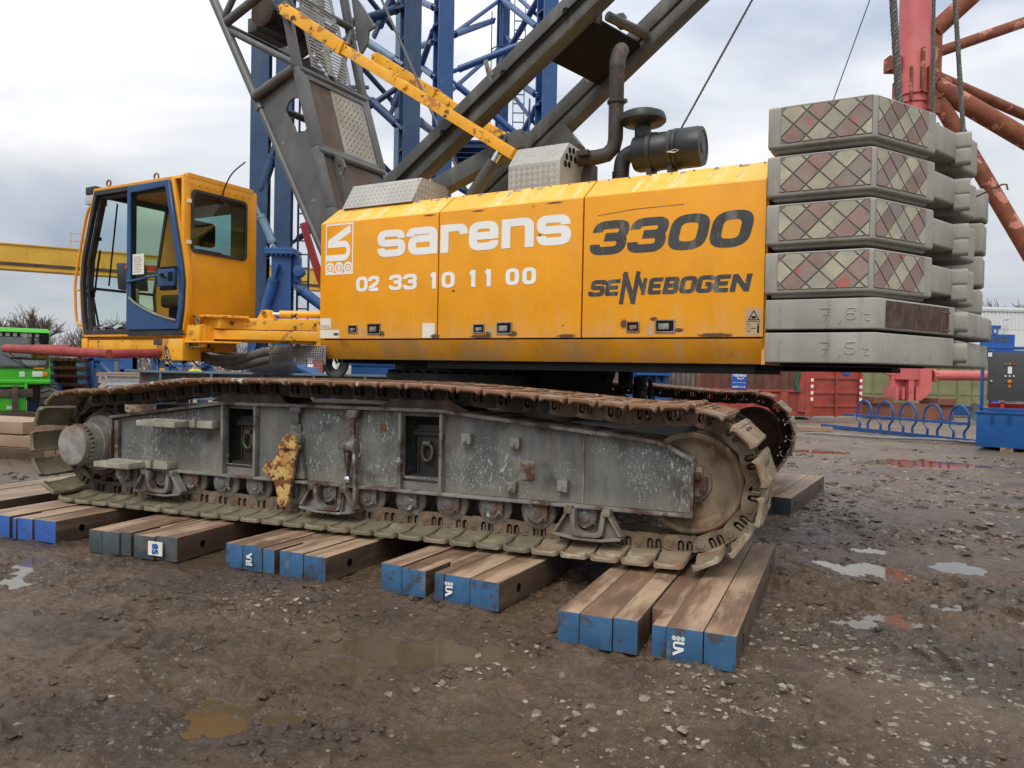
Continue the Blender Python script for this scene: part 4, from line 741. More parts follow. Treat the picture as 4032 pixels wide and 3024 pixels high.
stroke(mb, [Vector(p) for p in ((3.552,2.095),(3.666,2.095))], .004, P2, .003); stroke(mb, [Vector(p) for p in ((3.57,2.11),(3.655,2.11),(3.612,2.185))], .007, P2, .0033, True); stroke(mb, [Vector(p) for p in ((3.595,2.13),(3.63,2.13))], .02, P2, .0036)
stroke(mb, [Vector(p) for p in ((3.56,2.01),(3.583,2.01),(3.583,2.075),(3.56,2.075))], .003, P2, .003, True); stroke(mb, [Vector(p) for p in ((3.592,2.04),(3.63,2.04))], .006, P2, .0033); stroke(mb, [Vector(p) for p in ((3.65,2.0),(3.65,2.06))], .016, P2, .003); stroke(mb, [Vector(p) for p in ((3.65,2.066),(3.65,2.08))], .013, P2, .003)
for zz in (2.10, 2.115): stroke(mb, [Vector((-1.18, zz)), Vector((-1.05, zz))], .004, P2, .003)
mb.build('warning_print', MT['black'], house, norm=False)
# company lettering
for ch, x0, x1 in (('s',-.38,-.0),('a',.035,.41),('r',.455,.775),('e',.80,1.135),('n',1.18,1.53),('s',1.565,1.925)): mb = MB(); glyph(mb, ch, x0, 2.845, x1-x0, .285, .262, onside, 0, 1.32); mb.build('letter', MT['decal_white'], house, norm=False)
xs_ = [98,200,288,335,540,772,880,1058,1220]; ss_ = [-1.124,-.774,-.501,-.379,.237,.862,1.137,1.56,1.92]
for ch, a, b_ in (('0',235,285),('2',293,345),('3',393,447),('3',455,512),('1',566,612),('0',628,685),('1',744,792),('1',814,862),('0',922,980),('0',1000,1058)):
    x0, x1 = np.interp([a, b_], xs_, ss_); mb = MB(); glyph(mb, ch, x0, 2.482, x1-x0, .168, .22, onside, 0, 1.35); mb.build('digit', MT['decal_white'], house, norm=False)
mb = MB(); logo(mb, onside, -1.122, 2.69, .40, .56); mb.build('company_logo', MT['decal_white'], house, norm=False)
for i, ch in enumerate('3300'): mb = MB(); glyph(mb, ch, 2.115+.365*i, 2.723, .335, .308, .24, onside, .22, 1.3); mb.build('digit', MT['decal_grey'], house, norm=False)
for ch, x, w in (('S',2.125,.135),('E',2.275,.135),('E',2.685,.125),('B',2.825,.13),('O',2.97,.135),('G',3.118,.135),('E',3.268,.13),('N',3.412,.15)): mb = MB(); glyph(mb, ch, x, 2.347, w, .148, .245, onside, .2, 1.25); mb.build('letter', MT['decal_grey'], house, norm=False)
mb = MB()
for k, (pts, t_) in enumerate(([((2.437,2.268),(2.480,2.558)), .042], [((2.470,2.545),(2.555,2.285)), .050], [((2.548,2.268),(2.60,2.558)), .042], [((2.600,2.50),(2.650,2.365)), .036], [((2.640,2.347),(2.668,2.495)), .036])): stroke(mb, [Vector(p) for p in pts], t_, P2, .0018+.0003*k)
mb.build('letter', MT['decal_grey'], house, norm=False); mb = MB(); stroke(mb, [Vector(p) for p in ((2.19,3.085),(2.55,3.115),(3.0,3.12))], .005, P2, .002)
mb.build('scratch', MT['decal_grey'], house, norm=False)

# wear: grime round the latches, chipped paint along the top edge
MT['grime'] = grime_mat('brown_grime', (.10,.055,.028), 11); MT['chip'] = grime_mat('bare_grey_chip', (.27,.255,.24), 9); MT['run'] = grime_mat('pale_run', (.80,.52,.17), 8)
def patch(m_, c, ex, ez, w, h, nm):
    ex, ez = Vector(ex).normalized(), Vector(ez).normalized(); n_ = 18; mb = MB(); mb.add([(math.cos(a*2*math.pi/n_), 0, math.sin(a*2*math.pi/n_)) for a in range(n_)], [tuple(range(n_-1, -1, -1))])
    o = mb.build(nm, m_, house, norm=False); ny_ = ez.cross(ex); M4 = Matrix.Identity(4)
    for i in range(3): M4[i][0] = ex[i]*w; M4[i][1] = ny_[i]; M4[i][2] = ez[i]*h; M4[i][3] = c[i]
    o.matrix_basis = M4
for k, (x, z, w, h) in enumerate(((-.30,2.02,.07,.05),(1.32,2.01,.09,.05),(1.04,2.0,.06,.06),(2.47,2.09,.06,.07),(2.98,2.03,.08,.03),(2.75,2.13,.06,.03),(.40,1.99,.10,.04),(1.9,1.985,.16,.03),(3.3,1.985,.25,.03),(.95,1.985,.2,.03),(.9,3.24,.12,.012),(.30,3.245,.12,.012),(1.75,3.245,.15,.012),(.62,2.45,.03,.02),(1.6,2.95,.02,.02),(-.95,2.02,.07,.03))): patch(MT['grime'], (x, -1.5012-.0002*k, z), (1,0,0), (0,0,1), w, h, 'grime_spot')
for k, (x, w) in enumerate(((-1.05,.05),(-.35,.07),(-.05,.06),(.22,.06),(.75,.06),(1.2,.07),(1.45,.06),(2.9,.05),(3.45,.08),(3.2,.05))): patch(MT['chip'], (x, -1.235-.0006, 3.466+.0008), (1,0,0), (0,.803,.597), w, .04, 'paint_chip'); patch(MT['run'], (x-.02, -1.36-.0007, 3.374+.0009), (1,0,.0), (.12,.803,.597), .035, .14, 'paint_run')
# ---- tread plate boxes on the roof
def lozenges(P, w, h, pitch=.062):
    """raised bars of a tread plate on a w x h sheet; P(u, v, lift)"""
    mb = MB(); ny_ = int(h/pitch*2); nx_ = int(w/pitch)
    for j in range(ny_):
        for i in range(nx_+1):
            u = (i+.5*(j % 2))*pitch; v = (j+.5)*pitch/2
            if u < .02 or u > w-.02 or v > h-.015: continue
            a = R(45 if j % 2 else -45)
            for k in (-1, 0, 1):
                c = Vector((u, v))+k*.013*Vector((-math.sin(a), math.cos(a))); d_ = Vector((math.cos(a), math.sin(a)))*.021; n_ = Vector((-math.sin(a), math.cos(a)))*.0042
                q = [c-d_, c+n_, c+d_, c-n_]; mb.add([P(p.x, p.y, .0004) for p in q]+[P(c.x, c.y, .0045)], [(0,1,4),(1,2,4),(2,3,4),(3,0,4)])
    return mb
mb = MB(); A_ = [(-1.27,3.475),(-1.08,3.775),(-.55,3.775),(-.55,3.475)]
mb.prism(A_, -1.10, -.11, 'x'); bxA = mb.build('tread_box', MT['tread'], house, bevel=.004)
nA = Vector((0, -.845, .535)); lozenges(lambda u, v, l: (-1.10+u, -1.27+v*.535-l*.845, 3.475+v*.845+l*.535), .99, .355).build('tread_pattern', MT['tread_rib'], house, norm=False)
lozenges(lambda u, v, l: (-.11+l, -1.20+u, 3.475+v), .62, .30).build('tread_pattern', MT['tread_rib'], house, norm=False)
mb = MB(); B_ = [(-1.15,3.475),(-1.15,3.752),(-.96,3.97),(-.62,3.97),(-.42,3.78),(-.42,3.475)]
mb.prism(B_, 1.035, 1.625, 'x'); mb.build('tread_box', MT['tread'], house, bevel=.004)
lozenges(lambda u, v, l: (1.035+u, -1.15-l, 3.475+v), .59, .275).build('tread_pattern', MT['tread_rib'], house, norm=False)
lozenges(lambda u, v, l: (1.035+u, -1.15+v*.657-l*.754, 3.752+v*.754+l*.657), .59, .285).build('tread_pattern', MT['tread_rib'], house, norm=False)
mb = MB()
for y, z in ((-.93,3.90),(-.84,3.915),(-.74,3.915),(-1.0,3.82),(-.90,3.83),(-.80,3.83),(-.70,3.83),(-.61,3.86),(-1.03,3.74),(-.94,3.75),(-.55,3.77)): mb.lathe([(.033,.0),(.033,.003),(.0,.003)], (1.626,y,z), (1,0,0), 16)
mb.build('vent_hole', MT['black'], house)
# ---- exhaust, air filter
mb = MB(); ex = spline([(1.30,-.62,3.90),(1.75,-.55,3.90),(1.80,-.45,3.93)], 4)
mb.path([(1.60,-.72,3.86),(1.80,-.66,3.875),(1.90,-.62,3.90),(1.965,-.60,3.97),(1.985,-.60,4.06),(1.985,-.60,4.80)], .077, 18); mb.path([(1.985,-.60,4.76),(1.98,-.57,4.88),(1.96,-.48,4.98),(1.93,-.36,5.06)], .082, 18)
mb.lathe([(.094,0),(.094,.03)], (1.985,-.60,4.42), (0,0,1), 18); mb.box(2.06,2.10,-.62,-.58,4.415,4.45); mb.box(1.66,1.78,-.83,-.77,3.87,3.92); mb.box(1.65,1.75,-.66,-.50,3.47,3.82)
ex_ = mb.build('exhaust', MT['exhaust'], house, smooth=50)
mb = MB(); c0 = (2.27,-.6,0)
mb.lathe([(.06,4.08),(.10,4.12),(.205,4.135),(.232,4.16),(.232,4.185),(.215,4.235),(.15,4.262),(.12,4.272),(.0,4.275)], (2.28,-.6,0.03), (0,0,1), 36); mb.lathe([(.083,3.90),(.083,4.13)], (2.28,-.6,0), (0,0,1), 24)
mb.build('rain_cap', MT['plastic'], house, smooth=40)
mb = MB(); mb.lathe([(.0,2.17),(.10,2.18),(.17,2.21),(.185,2.25),(.185,2.40),(.192,2.41),(.192,2.44),(.185,2.45),(.185,2.62),(.20,2.63),(.20,2.665),(.19,2.67),(.195,2.68),(.195,2.86),(.185,2.90),(.15,2.905),(.145,2.895),(.07,2.895),(.065,2.905),(.0,2.905)], (0,-.6,3.87), (1,0,0), 40)
mb.path(spline([(2.20,-.6,3.90),(2.10,-.6,3.86),(2.06,-.6,3.77),(2.05,-.6,3.47)], 5), .082, 18)
for i in range(6): mb.lathe([(.089,-.008),(.089,.008)], (2.05,-.6,3.55+.03*i), (0,0,1), 18)
mb.build('air_filter', MT['plastic'], house, smooth=40)
mb = MB()
for x in (2.36, 2.575): mb.lathe([(.1945,0),(.1945,.045)], (x,-.6,3.87), (1,0,0), 40); mb.box(x, x+.045, -.70, -.5, 3.47, 3.70)
mb.build('filter_strap', MT['rubber'], house)
mb = MB(); mb.path([(2.60,-.795,3.80),(2.68,-.798,3.815),(2.72,-.80,3.80),(2.68,-.798,3.785),(2.60,-.795,3.80)], .005, 6); mb.build('filter_clip', MT['chrome'], house)

# ---- boom foot
def fx(z): return -2.273-(z-3.638)*.5775
def rx_(z): return float(np.interp(z, [2.2,3.668,4.474,5.549,6.44,8.0], [-1.34,-1.838,-2.108,-2.46,-2.70,-3.13]))
Bn, Bf = -.65, .65
oval = [(-2.475+.118*math.cos(a)-.035*math.sin(a)*0, 0) for a in (0,)]
def ovalp():
    o = []
    for i in range(14): a = R(-10+200*i/13); o.append((-2.505+.15*math.cos(a), 5.02+.145*math.sin(a)))
    for i in range(12): a = R(190+160*i/11); o.append((-2.385+.125*math.cos(a), 4.82+.125*math.sin(a)))
    return o
plate = [(fx(2.3)-.02,2.3),(rx_(2.3)+.02,2.3),(rx_(3.668),3.668),(rx_(4.474),4.474),(rx_(5.53),5.53),(fx(5.25),5.25),(fx(3.9),3.9)]
mb = MB(); mb.prism(plate, Bn, Bn+.03, 'y', [ovalp()[::-1]]); mb.prism(plate, Bf-.03, Bf, 'y', [ovalp()[::-1]])
boom = mb.build('boom', MT['gray_lt'], crane, rot=HR, bevel=.004, seg=1); boom['label'] = 'grey lattice boom foot rising to the left'
ZT = 8.2
def bt_(name, a, b_, r, m_='gray_lt', n=14): mb = MB(); mb.tube(a, b_, r, n=n); return mb.build(name, MT[m_], boom)
for y in (Bn, Bf):
    mb = MB(); mb.path([(fx(z), y, z) for z in (2.3, 4, 5.2)], .045, 12); mb.path([(fx(z), y, z) for z in (5.1, 6.4, ZT)], .062, 14); mb.build('front_chord', MT['gray_lt'], boom)
    mb = MB(); zs = (2.3, 3.668, 4.474, 5.549, 6.44, ZT)
    for a, b_ in zip(zs[:-1], zs[1:]): mb.beam((rx_(a), y, a), (rx_(b_), y, b_), .11, .10, (1,0,.3))
    mb.build('rear_chord', MT['gray_lt'], boom, bevel=.015)
    s_ = -.07 if y < 0 else .07
    bt_('cross_tube', (-3.794,y+s_*.3,6.40), (-3.0,y,6.70), .062); bt_('lacing_tube', (-3.73,y,6.27), (-2.53,y,5.62), .045); bt_('cross_tube', (-3.185,y+s_,5.257), (-2.483,y+s_*.5,5.536), .062)
    bt_('lacing_tube', (fx(6.45),y,6.45), (rx_(7.6),y,7.6), .045)
bt_('cross_tube', (rx_(4.43)+.02, Bn, 4.43), (rx_(4.43)+.02, Bf, 4.43), .05); bt_('cross_tube', (rx_(5.53)+.03, Bn, 5.53), (rx_(5.53)+.03, Bf, 5.53), .042); bt_('cross_tube', (rx_(6.62)+.03, Bn, 6.62), (rx_(6.62)+.03, Bf, 6.62), .05)
bt_('lacing_tube', (rx_(5.56)+.03, .05, 5.56), (rx_(6.55)+.03, Bn, 6.55), .04); bt_('lacing_tube', (rx_(5.56)+.03, .1, 5.56), (rx_(6.6)+.03, Bf, 6.6), .04)
bt_('cross_tube', (fx(5.25), Bn, 5.25), (fx(5.25), Bf, 5.25), .05); bt_('cross_tube', (fx(6.38), Bn, 6.38), (fx(6.38), Bf, 6.38), .05)
mb = MB(); mb.prism([(fx(6.5)+.15,6.25),(fx(6.5)+.55,6.3),(fx(5.6)+.55,5.7),(fx(5.4)+.42,5.45),(fx(5.4)+.3,5.45)], Bf-.12, Bf-.09, 'y'); mb.build('gusset_plate', MT['gray_lt'], boom)
# rear face: framed plates
def rf(z, t, l=0):   # point on the rear face of the boom, t 0..1 across
    return (rx_(z)+.035+l*.95, Bn+.055+(Bf-Bn-.11)*t, z+l*.33)
def rq(name, z0, z1, t0, t1, m_, l=0, th=.012):
    mb = MB(); mb.hexa([rf(z0,t0,l), rf(z0,t1,l), rf(z0,t1,l-th), rf(z0,t0,l-th), rf(z1,t0,l), rf(z1,t1,l), rf(z1,t1,l-th), rf(z1,t0,l-th)]); return mb.build(name, MT[m_], boom)
rq('closing_plate', 4.50, 5.44, .0, .40, 'brown_plate', -.01); rq('tread_plate', 4.50, 5.44, .405, 1.0, 'tread_old', -.005); rq('closing_plate', 2.9, 4.38, 0, 1, 'brown_plate', -.02)
lozenges(lambda u, v, l: rf(4.50+v*.96, .405+u/1.19, l-.005), .70, .96, .085).build('tread_pattern', MT['tread_dark'], boom, norm=False)
mb = MB()
for z0, z1, t0, t1 in ((4.46,4.52,-.02,1.02),(5.42,5.49,-.02,1.02),(4.46,5.49,-.03,.05),(4.46,5.49,.96,1.04)): mb.hexa([rf(z0,t0,.012), rf(z0,t1,.012), rf(z0,t1,-.02), rf(z0,t0,-.02), rf(z1,t0,.012), rf(z1,t1,.012), rf(z1,t1,-.02), rf(z1,t0,-.02)])
mb.build('plate_frame', MT['gray_lt'], boom, bevel=.006)
# perforated walkway planks above
def walkway(z0, z1, t0, t1):
    w = (t1-t0)*1.19; h = (z1-z0)*1.05; holes = []
    nr = int(h/.052)
    for i in range(nr):
        v = .03+i*.052
        for c in (.24, .74): holes.append([(w*(c-.17),v),(w*(c-.17),v+.022),(w*(c+.17),v+.022),(w*(c+.17),v)])
        for c in (.03, .49, .96): holes.append(circ(w*c, v+.012, .011, n=6)[::-1])
    mb = MB(); mb.prism([(0,0),(w,0),(w,h),(0,h)], 0, .004, 'z', holes)
    mb.v = [rf(z0+p[1]/1.05, t0+p[0]/1.19, .03+p[2]) for p in mb.v]; return mb.build('walkway_plank', MT['steel_grid'], boom)
walkway(5.62, 6.5, .12, .78); walkway(6.52, 7.5, .08, .74)
# winch drum in the boom
mb = MB(); mb.lathe([(.0,-.36),(.21,-.36),(.21,-.33),(.13,-.32),(.15,-.30),(.15,.30),(.13,.32),(.21,.33),(.21,.36),(.0,.36)], (-3.36,-.08,6.56), (.0,1,.0), 30); mb.build('winch_drum', MT['rust_dark'], boom, smooth=35)
mb = MB(); mb.path([(-3.36+.163*math.cos(a*.52), -.36+a*.0048, 6.56+.163*math.sin(a*.52)) for a in range(0, 120)], .018, 6); mb.build('winch_rope', MT['rubber'], boom)
mb = MB(); mb.box(-3.80,-3.62,-.30,.30,6.40,6.60); mb.box(-3.7,-3.05,.40,.46,6.3,7.0); mb.build('winch_frame', MT['gray_lt'], boom, bevel=.01)
mb = MB(); mb.prism([(-2.86,7.3),(-2.60,7.3),(-2.62,6.62),(-2.68,6.54),(-2.76,6.54),(-2.82,6.62)], Bn-.10, Bn-.06, 'y'); mb.build('backstop_lug', MT['gray_lt'], boom, bevel=.006); mb = MB(); mb.prism([(-2.76,7.2),(-2.55,6.95),(-2.28,6.57),(-2.40,6.53),(-2.42,6.35),(-2.55,6.2),(-2.62,6.45)], Bf+.02, Bf+.06, 'y'); mb.build('backstop_lug', MT['gray_lt'], boom, bevel=.006)
mb = MB(); mb.prism([(-2.07,4.46),(-1.90,4.36),(-1.85,4.25),(-1.90,4.15),(-1.80,3.6),(-1.90,3.6),(-2.08,4.33)], Bn+.25, Bn+.29, 'y', [circ(-1.94,4.26,.03,n=12)[::-1]]); mb.build('pendant_lug', MT['gray_lt'], boom, bevel=.006)
mb = MB()
for k in range(4): mb = MB(); mb.path(spline([(-2.33+.045*k, Bn-.03-.02*k, 3.50), (-2.06+.045*k, Bn-.08-.015*k, 2.95), (-1.80+.035*k, Bn-.12, 2.48), (-1.66+.01*k, Bn-.10, 2.36)], 5), [.016]*11+[.022]*5, 6); mb.build('sling', MT['strap'], boom)

# ---- boom backstops (yellow telescopes)
for y, top, end, mid, nm in ((-.72, (-2.62,6.30), (.86,4.0), (-1.60,5.60), 'near'), (.52, (-2.1,6.02), (.06,4.60), (-1.08,5.34), 'far')):
    a = Vector((top[0], y, top[1])); e_ = Vector((end[0], y, end[1])); m_ = Vector((mid[0], y, mid[1])); d_ = (e_-a).normalized()
    mb = MB(); mb.beam(a, m_, .14, .155, (0,0,1)); mb.beam(m_+d_*.001-Vector((0,0,.0)), e_, .115, .120, (0,0,1))
    b_ = a.lerp(e_, .505); mb.beam(b_, b_+d_*.14, .125, .130, (0,0,1)); mb.beam(m_-d_*.03, m_+d_*.02, .16, .175, (0,0,1))
    mb.lathe([(.04,-.085),(.04,.085)], a.lerp(e_, .58), (0,1,0), 14)
    mb.lathe([(.05,-.03),(.05,.03)], a-d_*.05, (0,1,0), 16); mb.lathe([(.025,-.06),(.025,.06)], a-d_*.05, (0,1,0), 12)
    mb.box(a.lerp(e_, .885).x-.02, a.lerp(e_, .885).x+.02, y-.065, y-.055, a.lerp(e_, .885).z-.045, a.lerp(e_, .885).z+.045)
    mb.build('backstop', MT['yellow_worn'], crane, rot=HR, bevel=.008)
# ---- gantry legs
def gl(name, a, b_, w, h, m_='gray', up=(0,0,1), bev=.02): mb = MB(); mb.beam(a, b_, w, h, up); return mb.build(name, MT[m_], crane, rot=HR, bevel=bev)
for y, a, b_ in ((-.46, (-1.55,3.44), (2.65,6.36)), (.54, (-.45,3.78), (3.05,6.42))):
    A1 = Vector((a[0], y, a[1])); B1 = Vector((b_[0], y, b_[1]))
    mb = MB(); d_ = (B1-A1).normalized(); n_ = Vector((-d_.z, 0, d_.x)); mb.beam(A1+n_*.07, B1+n_*.07, .26, .17, n_); mb.beam(A1-n_*.085+Vector((0,.01,0)), B1-n_*.085+Vector((0,.01,0)), .22, .14, n_); lg = mb.build('gantry_leg', MT['gray'], crane, rot=HR, bevel=.018)
    if y < 0:
        mb = MB(); p0 = A1.lerp(B1, .12)-n_*.005-Vector((0,.138,0)); p1 = A1.lerp(B1, .98)-n_*.005-Vector((0,.138,0)); mb.tube(p0, p1, .017, n=8)
        for f_ in (.14,.33,.52,.70,.86): c = A1.lerp(B1, f_)-Vector((0,.138,0)); mb.box(c.x-.025, c.x+.025, c.y-.035, c.y+.01, c.z-.03, c.z+.03)
        mb.build('hydraulic_line', MT['black'], lg)
    for f_ in ((.50,.76) if y < 0 else (.50,)): mb = MB(); c = A1.lerp(B1, f_)+n_*.2; mb.beam(c-Vector((.04,.12,-.02)), c+Vector((.06,-.12,-.10)), .05, .03, n_); mb.beam(c+Vector((.02,-.12,-.16)), c+Vector((-.05,-.13,.09)), .02, .05, n_); mb.build('step_lug', MT['frame2'], lg)
gl('gantry_strut', (-.45,-.50,3.74), (.80,-.50,4.20), .20, .20); gl('gantry_strut', (-.1,.2,3.45), (1.1,.3,4.45), .24, .34)
mb = MB(); mb.beam((.50,-.62,4.12), (.93,-.62,4.19), .14, .20, (-.2,0,1)); mb.lathe([(.05,-.02),(.05,.02),(.025,.02),(.025,-.0)], (.70,-.70,4.20), (0,-1,0), 16); mb.build('gantry_pivot', MT['gray'], crane, rot=HR, bevel=.012)
mb = MB(); mb.tube((.20,-.70,3.47), (.56,-.66,3.98), .072, n=18); mb.build('gantry_cylinder', MT['gray'], crane, rot=HR)
mb = MB(); mb.tube((.55,-.66,3.965), (.64,-.65,4.10), .042, n=16); mb.build('gantry_piston', MT['chrome'], crane, rot=HR)
mb = MB(); mb.hexa([(1.10,-.34,5.10),(1.62,-.34,5.46),(1.86,.42,5.42),(1.34,.42,5.05),(1.06,-.34,5.16),(1.58,-.34,5.52),(1.82,.42,5.48),(1.30,.42,5.11)]); mb.build('gantry_cross_plate', MT['black'], crane, rot=HR, bevel=.006)
mb = MB(); mb.tube((1.68,-.15,5.56), (1.93,.40,5.52), .055, n=14); mb.box(1.72,1.80,0.0,.12,5.50,5.64); mb.box(1.56,1.64,-.36,-.20,5.44,5.60); mb.build('gantry_sheave_block', MT['gray'], crane, rot=HR, bevel=.006)

# ---- operator's cab
CB = -2.5; CF = -1.485
side = [(-4.05,1.955),(-4.10,2.2),(-4.135,2.59),(-4.11,2.9),(-3.86,3.712),(-2.44,3.712),(-2.30,3.2),(-2.19,2.75),(-2.155,2.55),(-2.17,2.25),(-2.225,1.955)]
def inset(P, d):
    P = [Vector(p) for p in P]; n = len(P); o = []
    for i in range(n):
        a = (P[i]-P[i-1]).normalized(); b_ = (P[(i+1) % n]-P[i]).normalized(); na = Vector((-a.y, a.x)); nb = Vector((-b_.y, b_.x)); m_ = (na+nb).normalized(); o.append(P[i]-m_*d/max(.3, m_.dot(na)))
    return [tuple(p) for p in o]
ar = sum(side[i][0]*side[(i+1) % len(side)][1]-side[(i+1) % len(side)][0]*side[i][1] for i in range(len(side)))
if ar > 0: ins = lambda P, d: inset(P, -d)
else: ins = lambda P, d: inset(P, d)
mb = MB(); mb.box(-4.0,-2.26,CB+.05,CF,1.93,1.99)       # floor
mb.hexa([(-3.86,CB+.02,3.69),(-2.28,CB+.02,3.69),(-2.28,CF,3.69),(-3.86,CF,3.69),(-3.82,CB+.04,3.735),(-2.32,CB+.04,3.735),(-2.32,CF-.02,3.735),(-3.82,CF-.02,3.735)])
mb.prism([(CB+.0,1.96),(CF,1.96),(CF,3.72),(CB+.0,3.72)], -2.30, -2.25, 'x', [rrect(-2.395,2.90,-1.655,3.565,.05)[::-1]])
mb.prism([(-2.26,1.97),(-2.26,3.70),(-3.87,3.70),(-4.12,2.6),(-4.02,1.97)], CF-.04, CF, 'y', [[(-3.56,2.75),(-3.56,3.50),(-2.66,3.50),(-2.66,2.75)]])  # solid yellow front end stands in for a reflection in the door glass
cab_ = mb.build('cab', MT['yellow_cab'], crane, rot=HR, bevel=.012); cab_['label'] = 'yellow operator cab with blue sliding door'
mb = MB(); mb.prism(side, CB-.012, CB+.045, 'y', [ins(side, .035)[::-1]]); mb.build('side_frame', MT['yellow_cab'], cab_, bevel=.004, seg=1)
mb = MB(); mb.prism(ins(side, .030), CB-.02, CB+.03, 'y', [ins(side, .085)[::-1]]); mb.prism(ins(side, .08), CB+.03, CB+.10, 'y', [ins(side, .12)[::-1]]); mb.box(-3.18,-3.13,CB+.0,CB+.05,2.03,3.62); mb.build('seal', MT['rubber'], cab_, bevel=.004, seg=1)
door = [(-3.158,2.03),(-3.163,3.66),(-2.445,3.672),(-2.33,3.2),(-2.215,2.75),(-2.185,2.55),(-2.20,2.25),(-2.245,2.03)]
din = [(-3.085,2.385),(-3.10,3.585),(-2.50,3.60),(-2.40,3.2),(-2.29,2.75),(-2.255,2.55),(-2.265,2.25),(-2.29,2.135),(-2.45,2.165),(-2.65,2.215),(-2.85,2.28),(-3.0,2.345)]
mb = MB(); mb.prism(door, CB-.055, CB-.022, 'y', [din]); dr = mb.build('door', MT['blue_door'], cab_, bevel=.006, seg=1); dr['label'] = 'blue framed sliding cab door'
mb = MB(); mb.prism(ins(din, -.008) if False else din, CB-.040, CB-.034, 'y'); mb.build('door_glass', MT['glass_door'], cab_, norm=True)
mb = MB(); mb.path([(x, CB-.062, z) for x, z in ((-3.10,2.40),(-3.0,2.335),(-2.85,2.27),(-2.65,2.205),(-2.45,2.155),(-2.28,2.125))], .013, 8); mb.build('door_trim', MT['hub'], cab_)
mb = MB(); mb.path([(-3.13,CB-.062,2.575),(-2.82,CB-.068,2.60),(-2.78,CB-.07,2.615),(-2.55,CB-.075,2.62)], .015, 8); mb.build('door_bar', MT['blue_door'], cab_)
mb = MB(); mb.box(-2.55,-2.27,CB-.10,CB-.052,2.495,2.685); mb.build('door_lock', MT['blue_door'], cab_, bevel=.008)
mb = MB(); mb.box(-2.47,-2.44,CB-.125,CB-.10,2.60,2.635); mb.path([(-2.48,CB-.12,2.625),(-2.44,CB-.13,2.60),(-2.38,CB-.12,2.585)], .010, 6); mb.box(-2.36,-2.29,CB-.106,CB-.098,2.55,2.65); mb.box(-2.52,-2.28,CB-.09,CB-.05,2.685,2.71); mb.box(-2.52,-2.28,CB-.09,CB-.05,2.455,2.495); mb.build('door_handle', MT['black'], cab_, bevel=.003)
mb = MB(); mb.box(-3.06,-2.86,CB-.046,CB-.042,2.655,2.885); mb.build('paper_notice', MT['sticker'], cab_)
mb = MB()
for i in range(9): mb.box(-3.04,-2.90+.02*math.sin(i*2.2),CB-.048,CB-.0465,2.68+.021*i,2.685+.021*i)
mb.build('notice_text', MT['hub'], cab_)
# rear window
mb = MB(); mb.prism(rrect(-2.41,2.885,-1.64,3.58,.06), -2.26, -2.232, 'x', [rrect(-2.38,2.915,-1.67,3.55,.05)[::-1]]); mb.build('window_seal', MT['rubber'], cab_)
mb = MB(); mb.prism(rrect(-2.38,2.915,-1.67,3.55,.05), -2.246, -2.240, 'x'); mb.build('rear_window', MT['glass_rear'], cab_)
for z in (3.44, 2.99): mb = MB(); mb.box(-2.25,-2.235,-2.46,-2.41,z-.02,z+.02); mb.build('window_clip', MT['sticker'], cab_)
# windscreen and glazing
mb = MB()
for (x0, z0), (x1, z1) in zip(((-4.04,2.02),(-4.118,2.55)), ((-4.118,2.56),(-3.87,3.66))): mb.add([(x0,CB+.06,z0),(x0,CF-.06,z0),(x1,CF-.06,z1),(x1,CB+.06,z1)], [(0,1,2,3)])
mb.build('windscreen', MT['glass_clear'], cab_, norm=False)
mb = MB(); mb.add([(-3.57,CF-.02,2.74),(-2.65,CF-.02,2.74),(-2.65,CF-.02,3.51),(-3.57,CF-.02,3.51)], [(0,1,2,3)]); mb.build('far_window', MT['glass_clear'], cab_, norm=False)
mb = MB(); mb.prism([(-4.06,2.0),(-4.01,2.0),(-4.075,2.55),(-3.83,3.66),(-3.88,3.69),(-4.125,2.56)], CF-.05, CF+.005, 'y'); mb.beam((-4.11,CB+.03,2.555),(-4.11,CF,2.555),.04,.03); mb.beam((-3.86,CB+.03,3.66),(-3.86,CF,3.66),.06,.07); mb.beam((-4.03,CB+.03,2.0),(-4.03,CF,2.0),.05,.06); mb.build('window_frame', MT['rubber'], cab_, bevel=.004)
mb = MB(); mb.tube((-3.80,CB+.25,3.58), (-4.03,CB+.30,2.60), .010, n=8); mb.tube((-3.92,CB+.12,2.02), (-4.02,CB+.10,2.42), .012, n=8); mb.path([(-3.98,CB+.09,2.5),(-3.93,CB+.09,2.8),(-3.88,CB+.09,3.0)], .012, 6); mb.box(-4.06,-3.99,CB+.04,CB+.10,2.44,2.52); mb.box(-3.90,-3.84,CB+.06,CB+.12,3.46,3.50); mb.box(-3.95,-3.90,CB+.06,CB+.12,3.12,3.16); mb.build('wiper_and_struts', MT['black'], cab_)
# inside: seat, console, things on the floor
mb = MB(); mb.box(-2.95,-2.50,-2.28,-1.75,2.30,2.45); mb.box(-2.62,-2.48,-2.27,-1.76,2.40,2.98); mb.build('seat', MT['seat'], cab_, bevel=.05, seg=3)
mb = MB(); mb.box(-2.60,-2.47,-2.20,-1.88,3.02,3.30); mb.build('headrest', MT['seat'], cab_, bevel=.05, seg=3)
mb = MB(); mb.box(-2.9,-2.55,-2.2,-1.8,1.99,2.30); mb.build('seat_base', MT['black'], cab_, bevel=.02)
mb = MB(); mb.hexa([(-3.62,-2.30,2.52),(-3.52,-2.42,2.52),(-3.30,-2.20,2.52),(-3.40,-2.10,2.52),(-3.66,-2.30,2.82),(-3.56,-2.42,2.84),(-3.34,-2.20,2.84),(-3.44,-2.10,2.82)]); mb.box(-3.50,-3.44,-2.27,-2.2,2.36,2.54); mb.build('monitor', MT['plastic'], cab_, bevel=.015)
